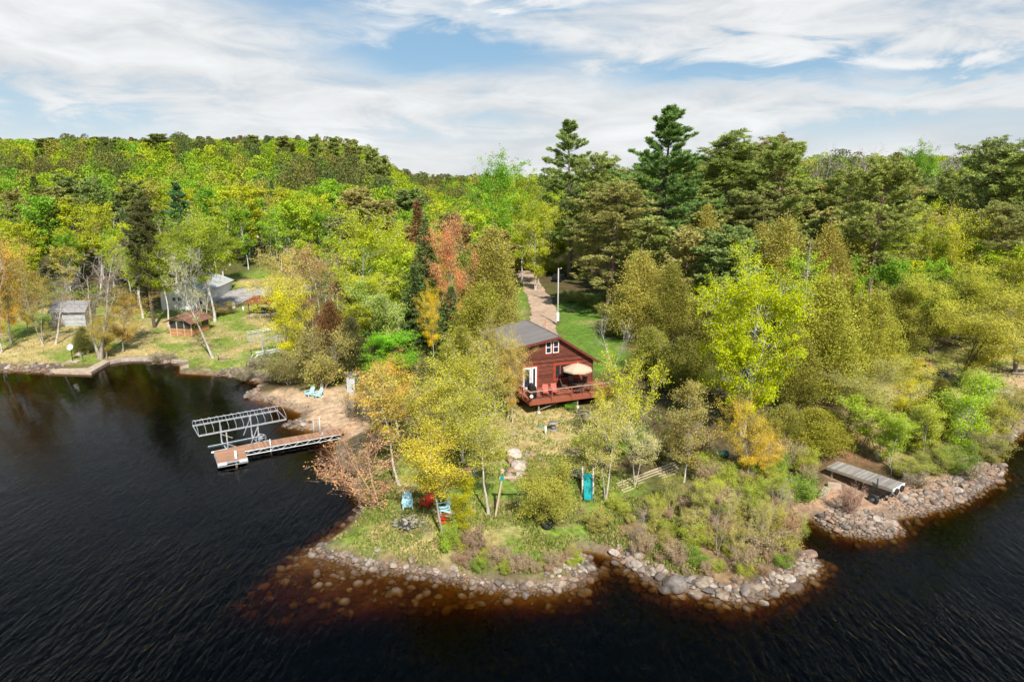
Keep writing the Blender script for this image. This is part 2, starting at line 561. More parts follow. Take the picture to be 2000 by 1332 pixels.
mp2 = N(nt, 'Mapping'); mp2.inputs['Scale'].default_value = (8, 8, 30); mp2.inputs['Rotation'].default_value = (0, R(9), 0); L(nt, tc.outputs['Generated'], mp2.inputs[0])
nz2 = N(nt, 'TexNoise'); nz2.inputs['Scale'].default_value = 1.0; nz2.inputs['Detail'].default_value = 8; nz2.inputs['Roughness'].default_value = .6; nz2.inputs['Distortion'].default_value = .8
L(nt, mp2.outputs[0], nz2.inputs['Vector'])
az = math_(nt, 'ARCTAN2', sp.outputs[0], sp.outputs[1]); el = math_(nt, 'ARCSINE', sp.outputs[2])
wob1 = math_(nt, 'MULTIPLY', math_(nt, 'SUBTRACT', nz.outputs[0], .5), .22)
wob2 = math_(nt, 'MULTIPLY', math_(nt, 'SUBTRACT', nz2.outputs[0], .5), .11)
az = math_(nt, 'ADD', az, wob1); el = math_(nt, 'ADD', el, wob2)
holes = None
for a0, e0, sa, se, amp in ((-7, 9.3, 8, 2.0, .42), (16.5, 7.6, 9, 1.2, .48), (22, 7.2, 5, 1.3, .2), (33, 6.6, 6, .9, .38), (-33, 3.6, 9, 1.4, .34), (-16, 12.2, 9, 1.0, .22),
                            (3, 12.4, 6, .8, .25), (24, 3.2, 10, 1.0, .22), (-8, 3.0, 9, 1.0, .18), (0, 55, 400, 28, .8)):
    p = math_(nt, 'POWER', math_(nt, 'DIVIDE', math_(nt, 'SUBTRACT', az, R(a0)), R(sa)), 2.0)
    q = math_(nt, 'POWER', math_(nt, 'DIVIDE', math_(nt, 'SUBTRACT', el, R(e0)), R(se)), 2.0)
    g = math_(nt, 'MULTIPLY', math_(nt, 'EXPONENT', math_(nt, 'MULTIPLY', math_(nt, 'ADD', p, q), -1.0)), amp)
    holes = g if holes is None else math_(nt, 'ADD', holes, g)
d0 = math_(nt, 'ADD', math_(nt, 'MULTIPLY', nz.outputs[0], .75), math_(nt, 'MULTIPLY', nz2.outputs[0], .55))
d1 = math_(nt, 'SUBTRACT', math_(nt, 'ADD', d0, .1), holes)
cm = N(nt, 'MapRange', interpolation_type='SMOOTHSTEP'); cm.inputs[1].default_value = .3; cm.inputs[2].default_value = .74
L(nt, d1, cm.inputs[0])
tone = N(nt, 'MapRange'); tone.inputs[1].default_value = .35; tone.inputs[2].default_value = .68; tone.inputs[3].default_value = .86; tone.inputs[4].default_value = 1.04
L(nt, nz2.outputs[0], tone.inputs[0])
tone2 = N(nt, 'MapRange'); tone2.inputs[1].default_value = .35; tone2.inputs[2].default_value = .65; tone2.inputs[3].default_value = .9; tone2.inputs[4].default_value = 1.04
L(nt, nz.outputs[0], tone2.inputs[0])
SKY_S = .08
cc = mixc(nt, 1.0, (8.3, 8.5, 8.65), math_(nt, 'MULTIPLY', tone.outputs[0], tone2.outputs[0]), 'MULTIPLY')
blue = mixc(nt, .55, sky.outputs[0], (2.6, 4.9, 7.2))
hz = N(nt, 'MapRange', interpolation_type='SMOOTHSTEP'); hz.inputs[1].default_value = .02; hz.inputs[2].default_value = .16; hz.inputs[3].default_value = .55; hz.inputs[4].default_value = 0
L(nt, sp.outputs[2], hz.inputs[0])
blue = mixc(nt, hz.outputs[0], blue, (6.6, 7.6, 8.4))
fin = mixc(nt, cm.outputs[0], blue, cc)
# thinner, dimmer cloud over the part of the sky away from the view
bk = N(nt, 'MapRange', interpolation_type='SMOOTHSTEP'); bk.inputs[1].default_value = .45; bk.inputs[2].default_value = -.35; bk.inputs[3].default_value = 0; bk.inputs[4].default_value = .6
L(nt, sp.outputs[1], bk.inputs[0])
fin = mixc(nt, bk.outputs[0], fin, sky.outputs[0])
L(nt, fin, bg.inputs[0]); bg.inputs[1].default_value = SKY_S
L(nt, bg.outputs[0], wo.inputs[0])

sl = D.lights.new('sun', 'SUN'); sl.energy = 5.0; sl.angle = R(.53); sl.color = (1, .955, .88)
so = D.objects.new('sun', sl); COL.objects.link(so)
sd_ = Vector((math.sin(SUN_AZ) * math.cos(SUN_EL), math.cos(SUN_AZ) * math.cos(SUN_EL), math.sin(SUN_EL)))
so.rotation_euler = sd_.to_track_quat('Z', 'Y').to_euler(); so.location = (40, -60, 90)

# ------------------------------------------------------------------ ground


def gp(pts):
    return np.array([G(u, v)[:2] for u, v in pts])


NA, NY = 620, 520
aa = np.sinh(np.linspace(-1.9, 1.9, NA)) / np.sinh(1.9) * 2.3
yy = 8 * (4200 / 8) ** (np.linspace(0, 1, NY) ** 1.0)
yy = np.concatenate([np.linspace(8, 26, 26)[:-1], 26 + np.cumsum(np.concatenate([[0], np.full(170, .34), .34 * 1.018 ** np.arange(265)]))])
yy = yy[yy < 5200]
NY = len(yy)
AX, YY = np.meshgrid(aa, yy)
XX = AX * YY
xs, ys = XX.ravel(), YY.ravel()
sd = poly_sd(xs, ys, LAND)
zs = height(xs, ys, sd)
Vg = np.stack([xs, ys, zs], 1)
idx = np.arange(NA * NY).reshape(NY, NA)
Qg = np.stack([idx[:-1, :-1].ravel(), idx[:-1, 1:].ravel(), idx[1:, 1:].ravel(), idx[1:, :-1].ravel()], 1)
n1, n2, n3 = fbm(xs / 2.2, ys / 2.2, 21, 4), fbm(xs / 7, ys / 7, 31, 3), fbm(xs / .7, ys / .7, 41, 2)


def zone(poly, soft=1.2):
    return sstep(-soft, soft, poly_sd(xs, ys, poly) + (n1 - .5) * 3.2)


col = np.zeros((len(xs), 3)); col[:] = (.105, .08, .04)
grass_green, grass_dry, grass_deep = np.array((.2, .26, .045)), np.array((.42, .34, .15)), np.array((.11, .21, .03))
fl = sstep(.42, .6, n2)[:, None]
col = col * (1 - .55 * fl) + np.array((.1, .13, .03)) * .55 * fl


def put(wt, c):
    global col
    wt = wt[:, None]
    col = col * (1 - wt) + np.asarray(c) * wt


def lawn(poly, dryness, soft=1.2, deep=.5):
    k = sstep(dryness + .12, dryness - .12, .55 * n1 + .45 * n2)[:, None]
    g = grass_green * (1 - deep) + grass_deep * deep
    put(zone(poly, soft), grass_dry * k + g * (1 - k))


LAWN_W = gp([(-60, 612), (60, 596), (230, 600), (330, 604), (430, 606), (480, 596), (545, 588), (575, 640), (560, 735), (480, 745), (350, 718), (250, 706), (190, 716), (-60, 724)])
LAWN_BACK = gp([(430, 560), (440, 540), (520, 525), (560, 545), (540, 560)])
LAWN_E = gp([(1082, 592), (1110, 575), (1180, 572), (1215, 640), (1240, 720), (1165, 730), (1085, 662)])
LAWN_ROAD_W = gp([(1000, 660), (1010, 560), (1028, 560), (1040, 640)])
SLOPE = gp([(900, 830), (1000, 790), (1130, 795), (1180, 850), (1150, 905), (1060, 900), (940, 905)])
POINT = gp([(620, 1078), (668, 1030), (705, 990), (690, 935), (700, 880), (900, 890), (1180, 900), (1260, 960), (1160, 1070), (1120, 1130), (900, 1120), (700, 1095)])
BEACH = gp([(486, 772), (520, 768), (580, 760), (660, 752), (735, 768), (760, 820), (700, 850), (655, 868), (600, 840), (575, 805)])
EAST_SAND = gp([(1540, 1000), (1610, 960), (1640, 930), (1720, 950), (1800, 930), (1850, 890), (1960, 880), (1965, 930), (1830, 1000), (1700, 1045), (1590, 1015)])
EAST_YARD = gp([(1620, 860), (1660, 800), (1780, 690), (1950, 660), (2100, 700), (2100, 800), (1960, 860), (1800, 900), (1650, 900)])
EAST_SHORE = gp([(1940, 720), (2100, 700), (2200, 780), (2000, 845), (1940, 800)])
lawn(LAWN_W, .5, 1.5, .35); lawn(LAWN_BACK, .46, 2); lawn(LAWN_E, .3, 1.0, .85); lawn(LAWN_ROAD_W, .35)
lawn(EAST_YARD, .56, 2, .3); lawn(POINT, .44, 1.2, .3); lawn(SLOPE, .8, 1.5, .2)
put(zone(gp([(1165, 1085), (1180, 1000), (1300, 960), (1420, 960), (1560, 985), (1560, 1080), (1450, 1150), (1300, 1140)]), .6) * (.35 + .5 * n1), (.33, .23, .13))
put(zone(BEACH, .7) * (.65 + .35 * n3), (.56, .4, .26))
put(zone(EAST_SAND, .8) * .9, (.42, .28, .19)); put(zone(EAST_SHORE, 1) * .7, (.45, .32, .22))
put(zone(gp([(1600, 840), (1690, 840), (1730, 920), (1620, 910)]), 1) * .85, (.22, .12, .07))
put(zone(gp([(760, 1020), (800, 1000), (850, 1015), (850, 1040), (790, 1050)]), .4) * .8, (.2, .15, .12))
put(zone(gp([(955, 985), (1010, 975), (1010, 1010), (960, 1010)]), .5) * .6, (.3, .2, .12))
put(zone(gp([(1085, 1000), (1130, 985), (1140, 1010), (1090, 1020)]), .5) * .6, (.3, .19, .12))
shore = sstep(1.5, .2, sd) * (sd > 0)
put(shore * .8, (.2, .145, .1))
bedn = fbm(xs / .8, ys / .8, 51, 3)
bedcol = np.array((.17, .11, .065)) * (.55 + .9 * bedn)[:, None]
col = np.where((sd <= 0)[:, None], bedcol, col)
col = col * (.8 + .4 * n3)[:, None]
gm = quad_mesh('ground', Vg, Qg, None, None, True)
ca = gm.attributes.new('tone', 'FLOAT_COLOR', 'POINT')
ca.data.foreach_set('color', np.concatenate([col, np.ones((len(col), 1))], 1).astype(np.float32).ravel())
m, nt, out = new_mat('ground')
at = N(nt, 'Attribute', attribute_name='tone', attribute_type='GEOMETRY'); ge = N(nt, 'NewGeometry')
na = N(nt, 'TexNoise'); na.inputs['Scale'].default_value = 2.6; na.inputs['Detail'].default_value = 8; na.inputs['Roughness'].default_value = .7; L(nt, ge.outputs['Position'], na.inputs['Vector'])
nb = N(nt, 'TexNoise'); nb.inputs['Scale'].default_value = .55; nb.inputs['Detail'].default_value = 4; L(nt, ge.outputs['Position'], nb.inputs['Vector'])
f1 = N(nt, 'MapRange'); f1.inputs[1].default_value = .3; f1.inputs[2].default_value = .7; f1.inputs[3].default_value = .5; f1.inputs[4].default_value = 1.45; L(nt, na.outputs[0], f1.inputs[0])
f2 = N(nt, 'MapRange'); f2.inputs[1].default_value = .4; f2.inputs[2].default_value = .65; f2.inputs[3].default_value = 0; f2.inputs[4].default_value = .35; L(nt, nb.outputs[0], f2.inputs[0])
c = mixc(nt, 1.0, at.outputs['Color'], f1.outputs[0], 'MULTIPLY')
c = mixc(nt, f2.outputs[0], c, mixc(nt, 1.0, c, (1.25, .95, .8), 'MULTIPLY'))
b = N(nt, 'BsdfPrincipled'); b.inputs['Roughness'].default_value = .95; b.inputs['Specular IOR Level'].default_value = .1
bp = N(nt, 'Bump'); bp.inputs['Strength'].default_value = .7; bp.inputs['Distance'].default_value = .12; L(nt, na.outputs[0], bp.inputs['Height']); L(nt, bp.outputs[0], b.inputs['Normal'])
L(nt, c, b.inputs['Base Color']); L(nt, b.outputs[0], out.inputs[0])
gm.materials.append(m)
tag(link('ground', gm), 'grassy, sandy lakeshore and wooded hillside', 'ground', kind='structure')

# ------------------------------------------------------------------ lake water: one closed body of tannin-stained water
m, nt, out = new_mat('lake_water')
ge = N(nt, 'NewGeometry')
mp = N(nt, 'Mapping'); mp.inputs['Rotation'].default_value = (0, 0, R(4)); mp.inputs['Scale'].default_value = (1.5, .42, 1); L(nt, ge.outputs['Position'], mp.inputs[0])
r1 = N(nt, 'TexNoise'); r1.inputs['Scale'].default_value = 2.1; r1.inputs['Detail'].default_value = 3; r1.inputs['Roughness'].default_value = .55; r1.inputs['Distortion'].default_value = .5; L(nt, mp.outputs[0], r1.inputs['Vector'])
mp2 = N(nt, 'Mapping'); mp2.inputs['Rotation'].default_value = (0, 0, R(-9)); mp2.inputs['Scale'].default_value = (1.1, .3, 1); L(nt, ge.outputs['Position'], mp2.inputs[0])
r2 = N(nt, 'TexNoise'); r2.inputs['Scale'].default_value = .5; r2.inputs['Detail'].default_value = 3; L(nt, mp2.outputs[0], r2.inputs['Vector'])
r3 = N(nt, 'TexNoise'); r3.inputs['Scale'].default_value = .035; r3.inputs['Detail'].default_value = 3; L(nt, ge.outputs['Position'], r3.inputs['Vector'])
gust = N(nt, 'MapRange'); gust.inputs[1].default_value = .4; gust.inputs[2].default_value = .62; gust.inputs[3].default_value = .25; gust.inputs[4].default_value = 1.0; L(nt, r3.outputs[0], gust.inputs[0])
# the open water east and south of the point is ruffled, the bay in the lee lies calmer
spw = N(nt, 'SeparateXYZ'); L(nt, ge.outputs['Position'], spw.inputs[0])
calm = N(nt, 'MapRange', interpolation_type='SMOOTHSTEP'); calm.inputs[1].default_value = 38; calm.inputs[2].default_value = 62; calm.inputs[3].default_value = 1; calm.inputs[4].default_value = .1; L(nt, spw.outputs[1], calm.inputs[0])
hsum = math_(nt, 'ADD', math_(nt, 'MULTIPLY', r1.outputs[0], .75), math_(nt, 'MULTIPLY', r2.outputs[0], .8))
hh = math_(nt, 'MULTIPLY', hsum, math_(nt, 'MULTIPLY', gust.outputs[0], calm.outputs[0]))
bp = N(nt, 'Bump'); bp.inputs['Strength'].default_value = 1.0; bp.inputs['Distance'].default_value = .25; L(nt, hh, bp.inputs['Height'])
fr = N(nt, 'Fresnel'); fr.inputs['IOR'].default_value = 1.15; L(nt, bp.outputs[0], fr.inputs['Normal'])
tr = N(nt, 'BsdfTransparent'); gl = N(nt, 'BsdfGlossy'); gl.inputs['Roughness'].default_value = .03; gl.inputs['Color'].default_value = (1, .97, .95, 1); L(nt, bp.outputs[0], gl.inputs['Normal'])
mx = N(nt, 'MixShader'); L(nt, fr.outputs[0], mx.inputs[0]); L(nt, tr.outputs[0], mx.inputs[1]); L(nt, gl.outputs[0], mx.inputs[2])
L(nt, mx.outputs[0], out.inputs[0])
va = N(nt, 'VolumeAbsorption'); va.inputs['Color'].default_value = (.74, .6, .2, 1); va.inputs['Density'].default_value = 8.5
L(nt, va.outputs[0], out.inputs[1])
g = Geo(); g.box((0, 2400, -3.6), (9000, 5400, 7.2))
wa = g.obj('lake_water', m)
tag(wa, 'dark tannin-brown lake water around the wooded point', 'water', kind='structure')


def strip(name, centre_px, widths, mat, label, lift=.06, nsub=10):
    """track draped over the ground along photo points"""
    c = np.array([G(u, v)[:2] for u, v in centre_px])
    t = np.linspace(0, len(c) - 1, (len(c) - 1) * nsub + 1)
    k = np.arange(len(c))
    # smooth the line a little
    cx, cy, ww = np.interp(t, k, c[:, 0]), np.interp(t, k, c[:, 1]), np.interp(t, k, widths)
    ker = np.ones(nsub) / nsub
    pad = lambda q: np.concatenate([np.full(nsub // 2, q[0]), q, np.full(nsub - 1 - nsub // 2, q[-1])])
    cx, cy = np.convolve(pad(cx), ker, 'valid'), np.convolve(pad(cy), ker, 'valid')
    dx, dy = np.gradient(cx), np.gradient(cy); ln = np.hypot(dx, dy) + 1e-9
    nx, ny = -dy / ln, dx / ln
    m_ = 9
    off = np.linspace(-.5, .5, m_)
    X = cx[:, None] + nx[:, None] * off * ww[:, None]; Y = cy[:, None] + ny[:, None] * off * ww[:, None]
    jit = (fbm(X / 1.5, Y / 1.5, 77, 2) - .5)
    edge = (np.abs(off) > .45)[None, :]
    X = X + nx[:, None] * jit * edge * 1.4; Y = Y + ny[:, None] * jit * edge * 1.4
    Z = height(X.ravel(), Y.ravel()).reshape(X.shape) + lift - .1 * edge
    V = np.stack([X.ravel(), Y.ravel(), Z.ravel()], 1)
    i = np.arange(X.size).reshape(X.shape)
    Q = np.stack([i[:-1, :-1].ravel(), i[1:, :-1].ravel(), i[1:, 1:].ravel(), i[:-1, 1:].ravel()], 1)
    o = link(name, quad_mesh(name, V, Q, mat, None, True))
    return tag(o, label, 'road', kind='structure')


m, nt, out = new_mat('packed_sand')
ge = N(nt, 'NewGeometry'); nz = N(nt, 'TexNoise'); nz.inputs['Scale'].default_value = 1.6; nz.inputs['Detail'].default_value = 8; L(nt, ge.outputs['Position'], nz.inputs['Vector'])
n2_ = N(nt, 'TexNoise'); n2_.inputs['Scale'].default_value = .25; n2_.inputs['Detail'].default_value = 3; L(nt, ge.outputs['Position'], n2_.inputs['Vector'])
f1 = N(nt, 'MapRange'); f1.inputs[1].default_value = .3; f1.inputs[2].default_value = .7; f1.inputs[3].default_value = .75; f1.inputs[4].default_value = 1.15; L(nt, nz.outputs[0], f1.inputs[0])
f2 = N(nt, 'MapRange'); f2.inputs[1].default_value = .4; f2.inputs[2].default_value = .6; L(nt, n2_.outputs[0], f2.inputs[0])
c = mixc(nt, f2.outputs[0], (.42, .3, .215), (.52, .375, .265)); c = mixc(nt, 1.0, c, f1.outputs[0], 'MULTIPLY')
b = N(nt, 'BsdfDiffuse'); L(nt, c, b.inputs[0]); L(nt, b.outputs[0], out.inputs[0])
M['sand_road'] = m
strip('dirt_road', [(1052, 690), (1060, 650), (1063, 625), (1061, 602), (1054, 583), (1043, 566), (1034, 550), (1030, 536), (1000, 526), (960, 522)],
      [4.2, 4.2, 4.2, 4.3, 4.3, 4.2, 4.2, 4.6, 5, 5], M['sand_road'], 'sandy dirt road winding out of the woods behind the red cabin')
m2 = solid('grey_gravel', (.36, .33, .31), .95, noise=.35, scale=1.2)
strip('gravel_driveway', [(400, 606), (438, 596), (455, 580), (480, 572), (540, 566), (620, 566)], [3.5, 5, 7, 8, 7, 6], m2, 'pale gravel driveway beside the white cottage')
# ------------------------------------------------------------------ plants: skeleton of tubes + foliage faces


def unit(v):
    return v / (np.linalg.norm(v, axis=-1, keepdims=True) + 1e-9)


def perp(t):
    r = np.where(np.abs(t[..., 2:3]) < .9, np.array([0, 0, 1.]), np.array([1., 0, 0]))
    return unit(np.cross(t, r))


class Wood:
    def __init__(s):
        s.V, s.Q, s.n = [], [], 0

    def tube(s, pts, rad, n=5):
        pts = np.asarray(pts); k = len(pts)
        t = unit(np.gradient(pts, axis=0)); a = perp(t); b = np.cross(t, a)
        ang = np.arange(n) * 2 * np.pi / n
        ring = pts[:, None] + (a[:, None] * np.cos(ang)[None, :, None] + b[:, None] * np.sin(ang)[None, :, None]) * np.asarray(rad)[:, None, None]
        s.V.append(ring.reshape(-1, 3))
        i = np.arange(k * n).reshape(k, n) + s.n
        s.Q.append(np.stack([i[:-1], np.roll(i, -1, 1)[:-1], np.roll(i, -1, 1)[1:], i[1:]], -1).reshape(-1, 4))
        s.n += k * n

    def mesh(s, name, mat):
        return quad_mesh(name, np.concatenate(s.V), np.concatenate(s.Q), mat, None, True)


def leaves(C, size, r, up=.5, aspect=.7, outward=None):
    """one rhombic leaf (or leaf spray) per centre"""
    n = len(C)
    nr = r.normal(size=(n, 3)); nr = unit(nr); nr[:, 2] += up
    if outward is not None: nr = nr + outward
    nr = unit(nr); u = unit(np.cross(nr, r.normal(size=(n, 3)))); v = np.cross(nr, u)
    sz = size * r.uniform(.6, 1.35, n)[:, None]
    u = u * sz; v = v * sz * aspect
    V = np.stack([C + u, C + v * .9 + u * .1, C - u, C - v * .9 + u * .1], 1).reshape(-1, 3)
    return V


def blades(P0, Dr, length, width, r):
    n = len(P0)
    ln = length * r.uniform(.65, 1.25, n)[:, None]
    v = unit(np.cross(Dr, r.normal(size=(n, 3)))) * width * r.uniform(.7, 1.3, n)[:, None]
    mid = P0 + Dr * ln * .45
    return np.stack([P0, mid + v, P0 + Dr * ln, mid - v], 1).reshape(-1, 3)


def foliage_mesh(name, V, mat, r, clump=None):
    n = len(V) // 4
    sh = r.uniform(0, 1, n)
    if clump is not None: sh = np.clip(.35 * sh + .65 * ((clump - .5) * 1.6 + .5), 0, 1)
    return quad_mesh(name, V, np.arange(n * 4).reshape(n, 4), mat, sh)


def path(p0, d, length, r, k=5, bend=(0, 0, 0), wob=.12):
    pts = [np.asarray(p0, float)]; d = unit(np.asarray(d, float)); st = length / (k - 1)
    for i in range(k - 1):
        d = unit(d + np.asarray(bend) / (k - 1) + r.normal(size=3) * wob)
        pts.append(pts[-1] + d * st)
    return np.array(pts), d


def rot_about(d, axis, ang):
    axis = unit(axis)
    return d * math.cos(ang) + np.cross(axis, d) * math.sin(ang) + axis * np.dot(axis, d) * (1 - math.cos(ang))


def make_broadleaf(seed, H=12., width=6., cb=.3, stems=1, nl=6000, leaf=.17, limbs=18, trunk=.13, lean=(0, 0), spread=.0, sparse=0., twig=True,
                   prof=(.55, .55), upang=50, clump=.3, bark=None, top=1.0, droop=.0, sub=5, tert=3):
    """tapered trunk(s), limbs, side branches and twigs, with leaves massed round the twigs"""
    r = np.random.default_rng(seed)
    W = Wood(); anchors = []; sides = []
    for st in range(stems):
        a = 2 * np.pi * (st + r.uniform(-.3, .3)) / max(stems, 1)
        base = np.array([math.cos(a), math.sin(a), 0]) * spread * .08 * (stems > 1)
        d = np.array([lean[0] + math.cos(a) * spread * (stems > 1), lean[1] + math.sin(a) * spread * (stems > 1), 1.])
        hs = H * (1 if st == 0 else r.uniform(.7, .97))
        base[2] = -.3
        tp, _ = path(base, d, hs * .97 + .3, r, 9, (-lean[0] * .3, -lean[1] * .3, .25), .045)
        tr = trunk * (1 - .93 * np.linspace(0, 1, 9) ** .9) * (1 if st == 0 else .8); tr[0] *= 1.35
        W.tube(tp, tr, 7)
        tlen = np.linspace(0, 1, 9)
        nlb = max(4, limbs // stems)
        ang0 = r.uniform(0, 6.28)
        for i in range(nlb):
            f = cb + (top - cb) * (i + r.uniform(.1, .9)) / nlb * .97
            p0 = np.array([np.interp(f, tlen, tp[:, q]) for q in range(3)])
            q = (f - cb) / (1 - cb)
            rad = (max(q, .03) ** prof[0]) * ((1.03 - q) ** prof[1]) * 1.9
            Ln = max(.12 * width, .5 * width * min(rad, 1.1) * r.uniform(.75, 1.15)) / (stems ** .35)
            az = ang0 + i * 2.4 + r.uniform(-.4, .4)
            if stems > 1: az = a + r.uniform(-1.9, 1.9)
            e = R(upang + 22 * q + r.uniform(-14, 14))
            d = np.array([math.cos(az) * math.cos(e), math.sin(az) * math.cos(e), math.sin(e)])
            lp, ld = path(p0, d, Ln / max(.45, math.cos(e)) * .82, r, 6, (0, 0, .15 - droop), .13)
            lr = max(.018, np.interp(f, tlen, tr) * .5)
            W.tube(lp, lr * np.linspace(1, .25, 6), 4)
            ll = np.linalg.norm(lp[-1] - lp[0])
            for j in range(sub):
                g = .25 + .75 * (j + r.uniform(.2, .8)) / sub
                s0 = np.array([np.interp(g, np.linspace(0, 1, 6), lp[:, c]) for c in range(3)])
                sd0 = unit(rot_about(unit(lp[min(5, int(g * 5) + 1)] - lp[int(g * 4.99)]), r.normal(size=3), R(r.uniform(30, 60))))
                sp_, sdd = path(s0, sd0, ll * r.uniform(.28, .5) + .15, r, 4, (0, 0, .2 - droop), .16)
                W.tube(sp_, max(.011, lr * .35) * np.linspace(1, .35, 4), 3)
                anchors.append(sp_[1:]);
                if twig:
                    for k in range(tert):
                        tt = sp_[r.integers(1, 4)]
                        td = unit(sdd + r.normal(size=3) * .8)
                        tp3, _ = path(tt, td, ll * r.uniform(.12, .25) + .12, r, 3, (0, 0, .1 - droop), .12)
                        W.tube(tp3, np.array([.012, .009, .005]), 3)
                        anchors.append(tp3)
            anchors.append(lp[3:])
        anchors.append(tp[-2:])
    A = np.concatenate(anchors)
    # whole twigs stay bare here and there, so the crown has gaps and masses
    cl = fbm(A[:, 0] * .9 + 50 + A[:, 2] * .37, A[:, 1] * .9 + 50 + A[:, 2] * .61, seed, 3)
    keep = cl > np.quantile(cl, sparse)
    A, cl = A[keep], cl[keep]
    wts = (.35 + cl) / (.35 + cl).sum()
    pick = r.choice(len(A), nl, p=wts)
    C = A[pick] + r.normal(size=(nl, 3)) * clump * np.array([1, 1, .75])
    C = C[C[:, 2] > .1]
    ctr = np.array([0, 0, H * .55])
    V = leaves(C, leaf, r, .45, .75, unit(C - ctr) * .35)
    clv = fbm(C[:, 0] * .7 + 9, C[:, 2] * .7 + C[:, 1] * .5, seed + 3, 2)
    return W.mesh('trunk', bark or BARK), foliage_mesh('crown', V, LEAF, r, clv), H, width


def make_spruce(seed, H=14., width=4.5, nl=7000, cb=.05, needle=(.34, .075), droop=.25, dead=.0, up=.0):
    r = np.random.default_rng(seed); W = Wood()
    tp, _ = path((0, 0, -.3), (0, 0, 1), H + .2, r, 8, (0, 0, .3), .012)
    W.tube(tp, np.linspace(.19, .015, 8) * H / 14, 7)
    z = cb * H; P0, D0 = [], []
    while z < H * .985:
        q = (z / H - cb) / (1 - cb)
        Lr = width / 2 * (1 - q) ** .85 * r.uniform(.8, 1.12) + .12
        for a in np.arange(0, 6.28, 6.28 / max(4, int(7 - 2 * q))) + r.uniform(0, 6):
            l = Lr * r.uniform(.7, 1.12); e = R(-8 + 45 * q * q + up + r.uniform(-8, 8))
            d = np.array([math.cos(a) * math.cos(e), math.sin(a) * math.cos(e), math.sin(e)])
            lp, _ = path((np.interp(z, tp[:, 2], tp[:, 0]), np.interp(z, tp[:, 2], tp[:, 1]), z), d, l, r, 5, (0, 0, -droop + .35 * (1 - q) * .5), .05)
            W.tube(lp, np.linspace(.03, .007, 5) * (1 - .6 * q), 3)
            if P0 and r.uniform() < dead: continue
            k = max(3, int(l * 7))
            g = r.uniform(.12, 1, k) ** .75
            pp = np.stack([np.interp(g, np.linspace(0, 1, 5), lp[:, c]) for c in range(3)], 1)
            side = unit(np.cross(d, [0, 0, 1.])) * r.choice([-1, 1], k)[:, None]
            dd = unit(d * .8 + side * r.uniform(.2, 1, k)[:, None] + r.normal(size=(k, 3)) * .18 + np.array([0, 0, -.12]))
            ln = (.25 + .35 * (1 - g)) * l * .55
            for s_ in range(3):
                P0.append(pp + dd * (ln * s_ / 3)[:, None]); D0.append(dd)
        z += H * .021 * r.uniform(.8, 1.25)
    P0, D0 = np.concatenate(P0), np.concatenate(D0)
    i = r.choice(len(P0), nl, replace=len(P0) < nl)
    P0 = P0[i] + r.normal(size=(nl, 3)) * .05; D0 = unit(D0[i] + r.normal(size=(nl, 3)) * .35)
    V = blades(P0, D0, needle[0], needle[1], r)
    return W.mesh('trunk', BARK), foliage_mesh('crown', V, NEEDLE, r), H, width


